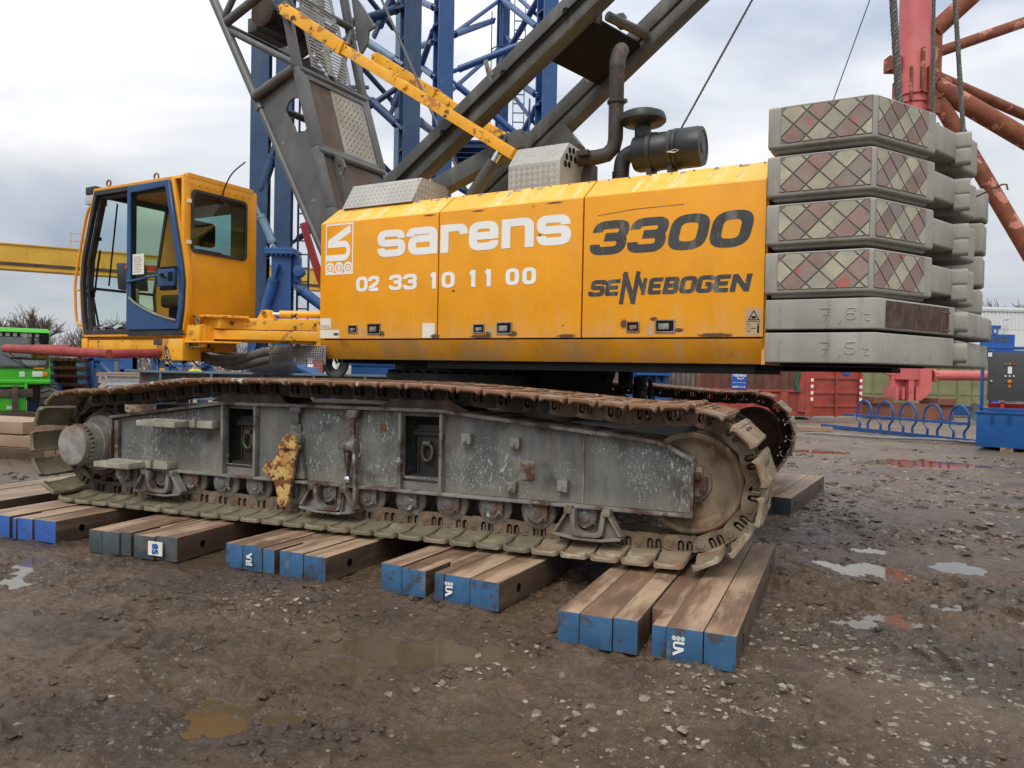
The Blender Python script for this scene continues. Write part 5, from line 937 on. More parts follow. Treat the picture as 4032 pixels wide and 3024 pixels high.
mb = MB(); mb.tube((-3.30,-2.35,2.08), (-3.34,-2.38,2.50), .02, n=8); mb.tube((-3.42,-2.35,2.45), (-3.28,-2.30,2.06), .015, n=8); mb.box(-3.36,-3.22,-2.42,-2.36,2.40,2.52); mb.box(-3.26,-3.20,-2.42,-2.36,2.05,2.50); mb.build('console_bracket', MT['sticker'], cab_, bevel=.006)
mb = MB(); mb.tube((-3.28,-2.44,2.52), (-3.31,-2.44,2.74), .011, n=8); mb.lathe([(.0,-.03),(.026,-.015),(.03,.0),(.02,.025),(0,.03)], (-3.315,-2.44,2.76), (0,0,1), 12); mb.build('joystick', MT['redpaint'], cab_)
for i in range(6):
    mb = MB(); rs = random.Random(40+i); cx = -3.86+.10*i; pts = []; n = 7
    for a in range(n):
        for b_ in range(n): u, v = a/(n-1)-.5, b_/(n-1)-.5; pts.append((cx+u*.26, -2.38+v*.22, 2.0+.03+.075*max(0, .7-u*u*2-v*v*2)*(1+.8*mnoise.noise(Vector((u*5+i, v*5, i))))+.03*rs.random()))
    mb.add(pts, [(a*n+b_, a*n+b_+1, (a+1)*n+b_+1, (a+1)*n+b_) for a in range(n-1) for b_ in range(n-1)]); mb.build('rag', MT['cloth_black' if i % 3 != 1 else 'cloth_grey'], cab_, norm=False)
mb = MB(); mb.box(-4.02,-3.17,CB-.01,CB+.06,1.955,1.985); mb.box(-3.17,-2.22,CB-.03,CB+.03,1.965,2.03); mb.build('door_sill', MT['rubber'], cab_, bevel=.006)
# outside fittings
mb = MB(); mb.path(spline([(-3.90,CB+.0,3.52),(-4.0,CB-.01,3.40),(-4.20,CB-.01,2.70),(-4.21,CB-.01,2.40),(-4.17,CB-.01,2.14),(-4.06,CB+.0,2.10)], 5), .016, 8); mb.tube((-4.205,CB-.01,2.52),(-4.12,CB-.01,2.52),.011,n=6); mb.build('grab_rail', MT['yellow_cab'], cab_)
mb = MB(); mb.box(-4.08,-3.88,CB+.02,CB+.17,3.665,3.76); mb.build('work_lamp', MT['plastic'], cab_, bevel=.012)
mb = MB(); mb.box(-4.09,-3.92,CB+.02,CB+.20,3.55,3.66); mb.build('lamp_bracket', MT['alu'], cab_, bevel=.01)
for x, y in ((-3.68,CB+.06),(-2.86,CB+.10)): mb = MB(); mb.path([(x+.038*math.cos(a*.524), y, 3.775+.038*math.sin(a*.524)) for a in range(12)], .010, 6, closed=True); mb.build('lifting_eye', MT['rust'], cab_)
mb = MB(); mb.path(spline([(-2.22,-2.02,3.55),(-2.20,-2.0,3.68),(-2.16,-1.93,3.85),(-2.10,-1.80,4.0)], 5), .008, 6); mb.lathe([(.028,0),(.022,.05),(.01,.06)], (-2.22,-2.02,3.50), (0,0,1), 10); mb.build('antenna', MT['black'], cab_)
mb = MB(); mb.box(-2.32,-2.245,CB+.05,-1.55,3.70,3.745)
for i in range(9): mb.lathe([(.01,0),(.01,.012)], (-2.25,-2.4+.1*i,3.64), (1,0,0), 8)
mb.build('rain_gutter', MT['yellow_cab'], cab_)
# cab base, swing arm, pedestal
mb = MB(); mb.box(-4.05,-2.45,CB+.02,CF-.1,1.80,1.925); mb.box(-2.62,-2.22,CB-.02,CB+.22,1.69,1.93); mb.box(-4.10,-3.98,CB+.0,CB+.08,1.77,1.94); base = mb.build('cab_base', MT['yellow_worn'], crane, rot=HR, bevel=.012)
mb = MB(); mb.prism([(-2.535,1.695),(-2.40,1.695),(-2.468,1.84)], CB-.024, CB-.0215, 'y'); mb.build('warning_triangle', MT['sticker_brown'], base)
mb = MB(); P3 = lambda v, l: (v.x, CB-.024-l, v.y); stroke(mb, [Vector(p) for p in ((-2.53,1.699),(-2.405,1.699),(-2.468,1.833))], .009, P3, .002, True); stroke(mb, [Vector(p) for p in ((-2.49,1.725),(-2.45,1.72))], .022, P3, .002); stroke(mb, [Vector(p) for p in ((-2.485,1.77),(-2.46,1.745))], .012, P3, .0024); mb.build('warning_print', MT['black'], base, norm=False)
mb = MB(); mb.box(-2.70,-2.56,CB-.03,CB+.0,1.86,1.93); mb.build('bracket', MT['rust_dark'], base, bevel=.004)
# red padded step platform
pc = [Vector((-2.60,-2.53,1.768)), Vector((-2.60,-3.13,1.742)), Vector((-4.55,-3.13,1.795)), Vector((-4.55,-2.75,1.83)), Vector((-3.9,-2.75,1.825))]
mb = MB(); mb.path([pc[0], pc[1]+Vector((0,.03,0))], .048, 14); mb.path([pc[1]+Vector((.03,0,0)), pc[1].lerp(pc[2], .5)+Vector((0,0,.002)), pc[2]], [.048,.054,.048], 14); mb.path([pc[2], pc[3], pc[4]], .026, 10); stp = mb.build('step_padding', MT['pad_red'], crane, rot=HR)
mb = MB(); P_ = [(-4.5,-3.10),(-2.63,-3.10),(-2.63,-2.56),(-4.0,-2.60),(-4.5,-2.80)]
zf = lambda x: 1.742+(x+2.6)*-.027
mb.add([(x,y,zf(x)+.02) for x, y in P_]+[(x,y,zf(x)-.035) for x, y in P_], [(0,1,2,3,4),(9,8,7,6,5)]+[(i,(i+1) % 5,(i+1) % 5+5,i+5) for i in range(5)]); mb.build('step_tray', MT['steel_grid'], crane, rot=HR)
mb = MB()
for i in range(34): x = -4.45+.054*i; mb.box(x, x+.012, -3.06, -2.62 if x > -4.0 else -2.8, zf(x)+.019, zf(x)+.036)
mb.build('step_serration', MT['steel_grid'], crane, rot=HR)
# swing arms between cab and house
mb = MB(); mb.beam((-2.20,-2.42,1.985),(-1.22,-1.47,1.99),.10,.105); mb.beam((-2.05,-2.15,2.11),(-1.22,-1.42,2.125),.16,.13); mb.beam((-2.25,-2.20,1.935),(-1.22,-1.30,1.925),.16,.045)
mb.box(-2.28,-2.0,-2.48,-2.28,1.90,2.08); mb.lathe([(.045,1.84),(.045,2.09)], (-2.04,-2.40,0), (0,0,1), 16); mb.lathe([(.04,1.88),(.04,2.14)], (-1.22,-1.48,0), (0,0,1), 14); mb.prism([(-2.22,-2.40),(-1.95,-2.42),(-1.72,-2.05),(-1.95,-1.95),(-2.2,-2.1)], 2.165, 2.195, 'z'); mb.prism([(-2.35,-2.5),(-1.95,-2.5),(-1.72,-2.15),(-2.1,-2.0)], 1.885, 1.905, 'z'); mb.box(-2.18,-1.9,-2.3,-2.05,2.05,2.17)
mb.prism([(-1.86,2.16),(-1.62,2.16),(-1.66,2.27),(-1.70,2.285),(-1.76,2.28)], -1.84, -1.74, 'y'); mb.build('swing_arm', MT['yellow_worn'], crane, rot=HR, bevel=.010)
mb = MB(); mb.box(-1.72,-1.22,-1.77,-1.70,2.075,2.135); mb.build('white_plate', MT['sticker'], crane, rot=HR) if False else None
mb = MB(); mb.tube((-1.60,-1.72,2.24),(-1.15,-1.40,2.245),.042,n=16); mb.build('swing_cylinder', MT['yellow_worn'], crane, rot=HR)
mb = MB(); mb.tube((-1.70,-1.79,2.238),(-1.59,-1.713,2.24),.018,n=12); mb.lathe([(.03,0),(.03,.03),(.0,.03)], (-1.70,-1.84,2.24), (0,-1,0), 14); mb.build('swing_piston', MT['chrome'], crane, rot=HR); mb = MB(); mb.path([(-2.05+.03*math.cos(a*.524), -2.46, 2.12+.032*math.sin(a*.524)) for a in range(12)], .009, 6, closed=True); mb.build('pin_ring', MT['hub'], crane, rot=HR)
mb = MB(); mb.path([(-2.20+.04*math.cos(a*.45), -2.49, 1.86+.04*math.sin(a*.45)) for a in range(14)], .005, 5, closed=True); mb.path([(-2.12,-2.50,1.92),(-1.99,-2.47,1.92),(-1.99,-2.47,1.84),(-2.12,-2.50,1.84)], .005, 5); mb.build('pin_clip', MT['hub'], crane, rot=HR)
# hoses and mesh guard under the arm
for pts, r in (([(-3.0,-1.75,1.80),(-2.86,-1.62,1.70),(-2.55,-1.55,1.70),(-2.08,-1.48,1.815),(-1.7,-1.46,1.83)], .055), ([(-2.78,-1.5,1.665),(-2.5,-1.5,1.645),(-2.08,-1.46,1.725),(-1.7,-1.44,1.76)], .055), ([(-3.3,-1.6,1.84),(-3.0,-1.5,1.76),(-2.6,-1.4,1.76),(-2.2,-1.4,1.78)], .022), ([(-3.25,-1.55,1.87),(-2.9,-1.45,1.80),(-2.5,-1.35,1.78),(-2.1,-1.3,1.80)], .018), ([(-1.33,-1.2,1.78),(-1.35,-1.2,1.66),(-1.27,-1.2,1.58),(-1.16,-1.2,1.58),(-1.09,-1.2,1.68),(-1.08,-1.2,1.80)], .055)):
    mb = MB(); q = spline(pts, 14); mb.path(q, [r*(1.06 if i % 2 else .96) for i in range(len(q))], 12); mb.build('hose', MT['hose'], crane, rot=HR)
mb = MB(); mb.path([(-1.21+.07*math.cos(a*.4), -1.28, 1.69+.075*math.sin(a*.4)) for a in range(0, 12)], .012, 8); mb.build('hose_hook', MT['rubber'], crane, rot=HR)
hl = []; mb = MB(); W_, H_ = .88, .215
for i in range(24):
    for j in range(8): x, z = .012+i*.0362, .012+j*.0252; hl.append([(x,z),(x,z+.0165),(x+.0225,z+.0165),(x+.0225,z)])
mb.prism([(0,0),(W_,0),(W_,H_),(0,H_)], 0, .006, 'y', hl); mb.v = [(-1.985+v[0], -1.50+v[1]-.025*math.sin(v[2]/H_*math.pi), 1.678+v[2]) for v in mb.v]; mb.build('mesh_guard', MT['mesh_plastic'], crane, rot=HR)
mb = MB()
for x in (-1.96, -1.55): mb.box(x, x+.045, -1.525, -1.50, 1.86, 1.945)
mb.build('guard_strap', MT['frame2'], crane, rot=HR)
mb = MB(); mb.box(-2.3,-1.25,-1.3,-.6,1.76,1.90); mb.build('arm_support', MT['dark'], crane, rot=HR, bevel=.01)
for k in range(4):
    mb = MB(); c = Vector((-3.05+.16*k, -2.2+.05*k, 1.70)); mb.path([c+Vector((.07*math.cos(a*.5), .03*math.sin(a), .05*math.sin(a*.5)-.02)) for a in range(11)], .008, 6); mb.build('hose', MT['rubber'], crane, rot=HR)
# valve block and canister on the car body
mb = MB(); mb.box(1.08,1.42,-.5,-.2,1.28,1.57)
for x in (1.30, 1.38): mb.tube((x,-.54,1.36),(x-.02,-.54,1.55),.028,n=10)
mb.box(1.10,1.20,-.53,-.5,1.47,1.55); mb.build('valve_block', MT['hub'], crane, bevel=.012)
mb = MB(); mb.box(1.42,1.85,-.40,-.35,1.34,1.385); mb.box(1.75,1.96,-.42,-.33,1.335,1.40); mb.build('tie_bar', MT['hub'], crane, bevel=.006)
mb = MB(); mb.lathe([(.085,0),(.088,.01),(.088,.13),(.091,.135),(.088,.14),(.088,.24),(.080,.255),(.080,.30),(.085,.305),(.075,.305),(.07,.28),(.0,.28)], (0,0,0), (0,0,1), 28)
cn = mb.build('canister', MT['plastic'], None, loc=(1.43,8.6,1.15), label='small black canister standing behind the top run of the near track', cat='canister'); cn.scale = (.9,.9,1.5)
mb = MB(); stroke(mb, [Vector(p) for p in ((.03,.20),(.0,.17),(.035,.17))], .005, lambda v, l: (v.x, -.0895-l, v.y), .001); stroke(mb, [Vector(p) for p in ((.03,.205),(.03,.15))], .005, lambda v, l: (v.x, -.0895-l, v.y), .0013); mb.build('number', MT['hub'], cn, norm=False)
mb = MB(); mb.lathe([(.03,0),(.03,.27)], (.14,.05,.02), (0,0,1), 12); mb.path(spline([(.13,.02,.26),(.18,0,.15),(.22,0,-.02)], 4), .012, 6); mb.build('canister_hose', MT['rubber'], cn)

# ================================================================ COUNTERWEIGHT SLABS (stacked on the rear of the crane)
HA = R(-29.4)
def hw(x, y, z): c, s_ = math.cos(HA), math.sin(HA); return Vector((S0[0]+x*c-y*s_, S0[1]+x*s_+y*c, z))
def clip(poly, x0, x1, z0, z1):
    for ax, v, sg in ((0,x0,1),(0,x1,-1),(1,z0,1),(1,z1,-1)):
        o = []
        for i in range(len(poly)):
            a, b_ = poly[i-1], poly[i]; ia, ib = sg*(a[ax]-v) >= 0, sg*(b_[ax]-v) >= 0
            if ia != ib: t = (v-a[ax])/(b_[ax]-a[ax]); o.append((a[0]+t*(b_[0]-a[0]), a[1]+t*(b_[1]-a[1])))
            if ib: o.append(b_)
        poly = o
        if len(poly) < 3: return []
    return poly
OX, OY = 4.2, -.9
def slab(name, label, cat, z0, z1, foot, group, bevel=.022, extra=None):
    mb = MB(); mb.prism([(x-OX, y-OY) for x, y in foot], 0, z1-z0, 'z')
    if extra: extra(mb)
    return mb.build(name, MT['concrete'], None, bevel=bevel, seg=3, loc=hw(OX, OY, z0), rot=(0,0,HA), label=label, cat=cat, group=group)
def tiles(o, F, w, z0, z1, ph, zc, seed):
    """diamond tiles on a face; F(u, z, lift)"""
    rs = random.Random(seed); d = .098
    for i in range(-2, int(w/d)+3):
        for j in range(-3, 4):
            if (i+j) % 2 == 0: continue
            cx, cz = ph+i*d, zc+j*d; k = d-.009
            P_ = clip([(cx-k,cz),(cx,cz-k),(cx+k,cz),(cx,cz+k)], .004, w-.004, z0, z1)
            if len(P_) < 3: continue
            ar_ = abs(sum(P_[q-1][0]*P_[q][1]-P_[q][0]*P_[q-1][1] for q in range(len(P_))))/2
            if ar_ < .0006: continue
            red = ((i-j-1)//2) % 2 == 0
            n = len(P_); vs = [F(u, z, .0) for u, z in P_]+[F(cx*.06+u*.94 if False else u, z, .006) for u, z in P_]
            mb = MB(); mb.add(vs, [tuple(range(n, 2*n))]+[(a, (a+1) % n, (a+1) % n+n, a+n) for a in range(n)]); mb.build('tile', MT['dia_red' if red else 'dia_cream'], o, smooth=0)
LV = [(3.49,3.825),(3.097,3.426),(2.709,3.037),(2.312,2.647)]
lab = ['topmost near counterweight slab with faded red and cream diamonds', 'second near counterweight slab from the top with strong red and cream diamonds', 'third near counterweight slab from the top with diamond tiles', 'lowest of the near counterweight slabs with diamond tiles']
for k, (z0, z1) in enumerate(LV):
    h = z1-z0
    def ex_(mb):
        mb.prism([(4.86-OX,-.83-OY),(5.05-OX,-.33-OY),(5.0-OX,-.26-OY),(4.3-OX,-.26-OY),(4.3-OX,-.83-OY)], .055, h-.045, 'z')
        mb.prism([(3.74-OX,-1.50-OY),(4.46-OX,-1.50-OY),(4.84-OX,-.80-OY),(3.74-OX,-.80-OY)], -.028, .03, 'z')
    o = slab('counterweight_slab', lab[k], 'counterweight', z0, z1, [(3.70,-1.55),(4.47,-1.55),(4.51,-1.51),(4.895,-.83),(4.86,-.79),(3.70,-.79)], 'near counterweight slabs with diamonds', extra=ex_)
    mb = MB(); mb.add([(3.80-OX,-1.551-OY,.03),(4.475-OX,-1.551-OY,.03),(4.475-OX,-1.551-OY,h-.012),(3.80-OX,-1.551-OY,h-.012)], [(0,1,2,3)]); mb.build('groove_panel', MT['groove'], o, norm=False)
    ux, uy = (4.895-4.51)/.7815, (-.83+1.51)/.7815; gp = lambda u, z: (4.51+ux*u+uy*.001-OX, -1.51+uy*u-ux*.001-OY, z)
    mb = MB(); mb.add([gp(.0,.03), gp(.66,.03), gp(.66,h-.012), gp(.0,h-.012)], [(0,1,2,3)]); mb.build('groove_panel', MT['groove'], o, norm=False)
    tiles(o, lambda u, z, l: (3.80+u-OX, -1.55-l-.001-OY, z), .675, .035, h-.02, .098+.008*k, .175, k)
    ux, uy = (4.895-4.51)/.7815, (-.83+1.51)/.7815
    tiles(o, lambda u, z, l: (4.51+ux*u+uy*(l+.001)-OX, -1.51+uy*u-ux*(l+.001)-OY, z), .66, .035, h-.02, .06, .175, 9+k)
    mb = MB(); P_ = lambda y, z: (y-OY, z)
    # rear half with its interlocking lugs
    m2 = slab('counterweight_slab', ('topmost', 'second', 'third', 'fourth')[k]+' plain grey rear counterweight block with two lugs, level with the diamond slab '+('at the top', 'second from the top', 'third from the top', 'at the bottom')[k], 'counterweight', z0+.0, z1-.02, [(4.6,-.20),(5.10,-.20),(5.215,.12),(5.17,.24),(4.6,.5)], 'rear counterweight blocks', bevel=.03)
    for zz, hh in ((h-.19,.15), (.01,.15)):
        mb = MB(); mb.prism(rrect(-.36-OY, zz, -.265-OY, zz+hh, .035), 5.03-OX, 5.155-OX, 'x'); mb.prism(rrect(-.31-OY, zz+.02, -.17-OY, zz+hh-.03, .03), 5.0-OX, 5.09-OX, 'x'); mb.build('lug', MT['concrete'], m2, bevel=.012, seg=2)
for k, (z0, z1) in enumerate(((3.19,3.49),(2.87,3.16),(2.55,2.84),(2.285,2.52))):
    slab('counterweight_slab', 'far counterweight slab peeking out at the right, '+('uppermost', 'second from the top', 'third from the top', 'lowest above the plain slabs')[k], 'counterweight', z0, z1, [(4.6,.62),(5.29,.62),(5.34-.01*k,.92),(5.25,1.1),(4.6,1.5)], 'far counterweight slabs', bevel=.03)
for k, (z0, z1, tx) in enumerate(((2.024,2.265,'7,6t'), (1.757,1.998,'7,5t'))):
    o = slab('counterweight_slab', ('plain grey near counterweight slab reading 7,6 t with a rusted end plate', 'bottom near counterweight slab reading 7,5 t')[k], 'counterweight', z0, z1, [(3.715,-1.55),(4.52,-1.55),(4.55,-1.52),(5.065,-.42),(5.03,-.38),(3.715,-.30)], 'plain near counterweight slabs', bevel=.012)
    mb = MB(); x = 4.13
    for ch in tx:
        w = {',': .03, 't': .05}.get(ch, .085); hh = .115 if ch != 't' else .085
        for pts, r, cl in GL[ch]:
            q = rounded([(p[0]*w/hh, p[1]) for p in pts], r, closed=bool(cl)) if r else [Vector((p[0]*w/hh, p[1])) for p in pts]
            mb.path([(x+v.x*hh-OX, -1.551-OY, .062+v.y*hh) for v in q], .0055, 6, closed=bool(cl))
        x += w+(.05 if ch not in ',' else .02)
    mb.build('weld_lettering', MT['concrete'], o)
    if k == 0:
        d_ = Vector((5.065-4.55, -.42+1.52)).normalized(); nn = Vector((d_.y, -d_.x)); f = lambda u, z, l: (4.55+d_.x*u+nn.x*l-OX, -1.52+d_.y*u+nn.y*l-OY, z)
        mb = MB(); mb.hexa([f(.10,.02,.0), f(1.10,.02,.0), f(1.10,.02,.008), f(.10,.02,.008), f(.10,.225,0), f(1.10,.225,0), f(1.10,.225,.008), f(.10,.225,.008)]); mb.build('rusted_plate', MT['rustplate'], o)
        mb = MB()
        for z in (.03, .18): mb.tube(f(1.03,z,.0), f(1.03,z,.05), .007, n=6)
        mb.build('stud', MT['rust'], o)
    m2 = slab('counterweight_slab', ('plain rear counterweight block with one long lug behind the 7,6 t slab', 'bottom rear counterweight block with one long lug behind the 7,5 t slab')[k], 'counterweight', z0, z1-.005, [(4.5,-.26),(5.09,-.26),((5.30,.45) if k == 0 else (5.37,1.05)),(5.2,.55 if k == 0 else 1.2),(4.5,.55 if k == 0 else 1.2)], 'plain rear counterweight blocks', bevel=.03)
    mb = MB(); mb.prism(rrect(-.40-OY, .03, -.29-OY, .205, .045), 5.04-OX, 5.165-OX, 'x'); mb.build('lug', MT['concrete'], m2, bevel=.012)
slab('counterweight_slab', 'short grey counterweight block at the far right beside the 7,6 t level', 'counterweight', 2.03, 2.25, [(4.6,.62),(5.35,.62),(5.40,1.05),(5.3,1.2),(4.6,1.4)], 'plain far counterweight block', bevel=.03)
# carrier, ropes and fittings that belong to the crane
mb = MB(); mb.box(3.70,4.6,-.6,.9,1.70,1.745); mb.box(3.69,4.4,.0,1.4,1.745,3.8); mb.prism([(3.8,-1.35),(4.45,-1.35),(4.85,-.5),(3.8,-.4)], 1.735, 1.752, 'z'); mb.build('counterweight_carrier', MT['black'], crane, rot=HR)
for a, b_, r, nm in (((4.585,0,4.0),(4.36,0,6.9),.034,'pendant_rope'), ((4.855,0,3.9),(4.80,0,6.4),.017,'hoist_rope'), ((5.10,0,3.80),(4.90,0,6.3),.021,'hoist_rope'), ((2.45,0,4.2),(3.9,0,6.66),.012,'hoist_rope'), ((3.95,0,4.2),(4.75,0,6.6),.0055,'tag_line'), ((-.05,.1,3.45),(-2.33,.3,7.6),.018,'luffing_rope')):
    mb = MB(); A1, B1 = Vector(a), Vector(b_)
    if r > .011 and nm != 'luffing_rope':
        n = 160
        for s_ in range(3): mb.path([A1.lerp(B1, i/n)+r*.4*Vector((math.cos(i*.9+s_*2.094), math.sin(i*.9+s_*2.094), 0)) for i in range(n+1)], r*.68, 6)
    else: mb.tube(A1, B1, r, n=8)
    mb.build(nm, MT['rope'], crane, rot=HR)
mb = MB(); mb.lathe([(.0,-.05),(.17,-.05),(.19,-.03),(.19,.03),(.17,.05),(.0,.05)], (4.62,.0,3.98), (0,1,0), 26); mb.build('rope_sheave', MT['yellow_worn'], crane, rot=HR)
mb = MB(); mb.lathe([(.09,3.82),(.09,3.86),(.0,3.87)], (4.12,-1.0,.0), (0,0,1), 14); mb.lathe([(.045,3.8),(.045,3.98)], (4.86,.0,0), (0,0,1), 12); mb.build('lifting_lug', MT['rust'], crane, rot=HR)
mb = MB(); mb.path([(5.2,.35,3.35),(5.42,.30,3.44),(5.45,.28,3.43),(5.46,.28,3.38)], .008, 6); mb.build('bent_rod', MT['rust'], crane, rot=HR)

# ================================================================ BACKGROUND
def column(root, x, y, z0, z1, w, dpt, m_, rz=.35, strip=None, name='column'):
    mb = MB(); t = .05
    mb.box(-w/2, w/2, -dpt/2, -dpt/2+t, 0, z1-z0); mb.box(-w/2, w/2, dpt/2-t, dpt/2, 0, z1-z0); mb.box(-t/2, t/2, -dpt/2+t, dpt/2-t, 0, z1-z0)
    for z in np.arange(1.6, z1-z0, 2.55): mb.box(-w/2+.01, w/2-.01, -dpt/2+t, dpt/2-t, z, z+.04)
    return mb.build(name, MT[m_], root, loc=(x, y, z0), rot=(0,0,rz), bevel=.006, seg=1)
def brace(root, a, b_, r, m_, fork=True):
    a, b_ = Vector(a), Vector(b_); d_ = (b_-a).normalized(); mb = MB(); mb.tube(a+d_*r*2, b_-d_*r*2, r, n=16)
    if fork:
        for e_, s_ in ((a, 1), (b_, -1)): c = e_+d_*s_*r*1.0; mb.beam(e_-d_*s_*r*.8, e_+d_*s_*r*2.6, r*.7, r*1.7, (0,1,0)); mb.lathe([(r*1.1,0),(r*1.1,r*.4)], e_+d_*s_*r*2.4, d_*s_, 16); mb.lathe([(r*.4,-r*.9),(r*.4,r*.9)], e_, (0,1,0), 10)
    return mb.build('brace', MT[m_], root, smooth=35)
# weathered tower right behind the crane
ta = thing('lattice_tower', 'weathered dark blue lattice tower behind the boom and cab', 'tower', (-4.2,18,0))
o_ = Vector((-4.2,18,0)); q = lambda x, y, z: Vector((x, y, z))-o_
column(ta, -5.955+4.2, 0, 0, 15, .40, .42, 'blue_old', .12); column(ta, -5.40+4.2, 0, 4.36, 15, .37, .40, 'blue_old', .12); column(ta, -5.40+4.2, 0, 0, 4.22, .44, .46, 'blue', .12)
column(ta, -2.51+4.2, 0, 0, 15, .40, .44, 'blue_old', .4); column(ta, -3.38+4.2, 4, 0, 15, .22, .3, 'blue_strip', .2); column(ta, -6.3+4.2, 3.2, 0, 15, .25, .3, 'blue_old', .2)
mb = MB(); mb.box(-.34,.34,-.34,.34,4.22,4.29); mb.box(-.34,.34,-.34,.34,4.29,4.36)
for i in range(6): mb.lathe([(.03,0),(.03,.22)], (-.28+.11*i,-.30,4.18), (0,0,1), 6)
mb.box(.22,.42,-.1,.1,3.6,4.2); mb.lathe([(.13,-.1),(.13,.1)], (.42,-.12,3.85), (0,1,0), 16); mb.build('flange_joint', MT['blue'], ta, loc=(-1.2,0,0), bevel=.01)
for a, b_, r, m_ in (((-5.58,17.9,6.75),(-5.98,17.9,5.45),.12,'blue_old'), ((-5.95,17.8,5.30),(-5.50,17.8,4.30),.10,'blue_strip'), ((-5.45,17.7,3.9),(-5.95,17.7,2.0),.12,'blue'), ((-5.2,18,3.6),(-3.4,18,2.3),.12,'blue'), ((-5.9,18,2.0),(-2.6,18,.6),.12,'blue'), ((-5.9,17.9,9.7),(-5.1,17.9,10.6),.11,'blue_old'),
                     *[(a, b_, .10, 'blue_strip' if k in (2, 5) else 'blue_old') for k, (a, b_) in enumerate([((-2.68,18.0,10.03),(-4.27,19.0,10.05)),((-3.43,18.5,9.61),(-2.96,18.5,10.64)),((-2.71,18.0,8.72),(-4.05,18.6,9.72)),((-2.68,18.0,7.23),(-3.63,18.6,8.17)),((-3.04,18.6,7.77),(-2.64,18.6,8.75)),((-2.3,18.0,7.42),(-2.17,21.0,8.01))])]):
    brace(ta, q(*a), q(*b_), r, m_)
for z in np.arange(3, 12, .32): mb = MB(); mb.box(-5.12+4.2,-4.86+4.2,.2,.23,z,z+.03); mb.build('rung', MT['blue_old'], ta)
mb = MB(); mb.box(-5.14+4.2,-5.10+4.2,.19,.24,2.5,13); mb.box(-4.88+4.2,-4.84+4.2,.19,.24,2.5,13); mb.build('ladder_rail', MT['blue_old'], ta)
mb = MB(); mb.box(-4.15+4.2,-3.55+4.2,.4,.5,8.3,8.36); mb.box(-4.15+4.2,-4.1+4.2,.4,.5,6.8,9.2); mb.box(-3.75+4.2,-3.7+4.2,.4,.5,6.6,9.0); mb.box(-4.15+4.2,-3.7+4.2,.42,.48,7.5,7.56); mb.box(-4.15+4.2,-3.7+4.2,.42,.48,7.9,7.96); mb.build('guard_rail', MT['blue_old'], ta)
for k, (z0, z1) in enumerate(((4.6,6.6),(6.6,8.6),(8.6,10.6),(10.6,12.6))):
    brace(ta, q(-5.3,18.4,z0), q(-2.6,18.6,z1), .07, 'blue_old'); brace(ta, q(-5.3,18.9,z1), q(-3.4,21.6,z0+.4), .07, 'blue_old')
# clean blue tower further back
tb = thing('lattice_tower', 'clean bright blue lattice tower with ladder and platform behind the gantry legs', 'tower', (-.6,22,0))
o_ = Vector((-.6,22,0))
column(tb, -2.13+.6, 0, 0, 17, .46, .46, 'blue', .45); column(tb, .81+.6, 0, 0, 17, .46, .46, 'blue', .45); column(tb, -.52+.6, 4, 0, 18, .34, .4, 'blue', .3)
for a, b_ in [((-1.89,22.0,11.13),(-.84,26.0,13.38)),((-1.87,22.0,10.1),(.6,22.0,11.13)),((-4.06,26.0,14.28),(-2.36,22.0,11.88)),((-.72,26.0,14.2),(.57,22.0,11.37)),((.7,22.0,12.48),(-.67,26.0,11.78)),((-3.88,26.0,12.25),(-2.34,22.0,9.93)),((-1.85,22.0,9.83),(.36,22.0,8.09)),((-2.37,22.0,11.39),(-3.91,26.0,9.89)),((-.67,26.0,11.74),(.57,22.0,9.48)),((.58,22.0,9.21),(-.01,25.0,8.96)),((-3.95,26.0,12.25),(-2.35,22.0,10.96)),((-1.9,22,7.0),(.6,22,5.6)),((-1.9,22.2,4.6),(.6,22.2,5.5)),((-1.9,22.2,4.5),(.6,22.2,3.0)),((.9,22.2,5.5),(2.0,24,6.4))]:
    brace(tb, Vector(a)-o_, Vector(b_)-o_, .095, 'blue')
for k, (z0, z1) in enumerate(((5.6,7.4),(8.0,9.6),(9.6,11.2),(11.2,12.8))):
    brace(tb, Vector((-2.0,22.3,z0))-o_, Vector((-.6,25.8,z1+1.2))-o_, .065, 'blue'); brace(tb, Vector((.75,22.3,z0+.5))-o_, Vector((-.45,25.8,z1+1.6))-o_, .065, 'blue')
mb = MB()
for y in (0, 1): mb.box(-.16+.6+y*.36, -.13+.6+y*.36, 3.4, 3.45, 5.5, 16)
lad = mb.build('ladder_rail', MT['blue'], tb)
for z in np.arange(8, 13.2, .30): mb = MB(); mb.box(-.13+.6, .20+.6, 3.41, 3.44, z, z+.03); mb.build('rung', MT['blue'], tb)
mb = MB()
for z in (9.2, 10.6, 12.0): mb.path([(-.45+.6+.42*math.cos(a*.35), 3.1+.4*math.sin(a*.35), z) for a in range(18)], .02, 6, closed=True)
for a in (0,1,2): mb.tube((-.87+.6+.18*a, 2.95-.1*a, 8.4), (-.87+.6+.18*a, 2.95-.1*a, 13.2), .018, n=6)
mb.build('ladder_cage', MT['blue'], tb)
mb = MB(); mb.box(-1.85+.6, .30+.6, .2, 3.6, 8.20, 8.25)
for y in np.arange(.3, 3.6, .55): mb.box(-1.9+.6, .35+.6, y, y+.09, 8.08, 8.20)
mb.box(-1.9+.6,-1.8+.6,.1,3.7,8.05,8.32); mb.box(.3+.6,.4+.6,.1,3.7,8.05,8.32); mb.build('platform', MT['blue'], tb)
mb = MB()
for x, y in ((.35,.2),(.35,2.0),(.35,3.6),(-1.85,3.6),(-.8,3.6)): mb.box(x+.6-.025, x+.6+.025, y-.025, y+.025, 8.3, 9.45)
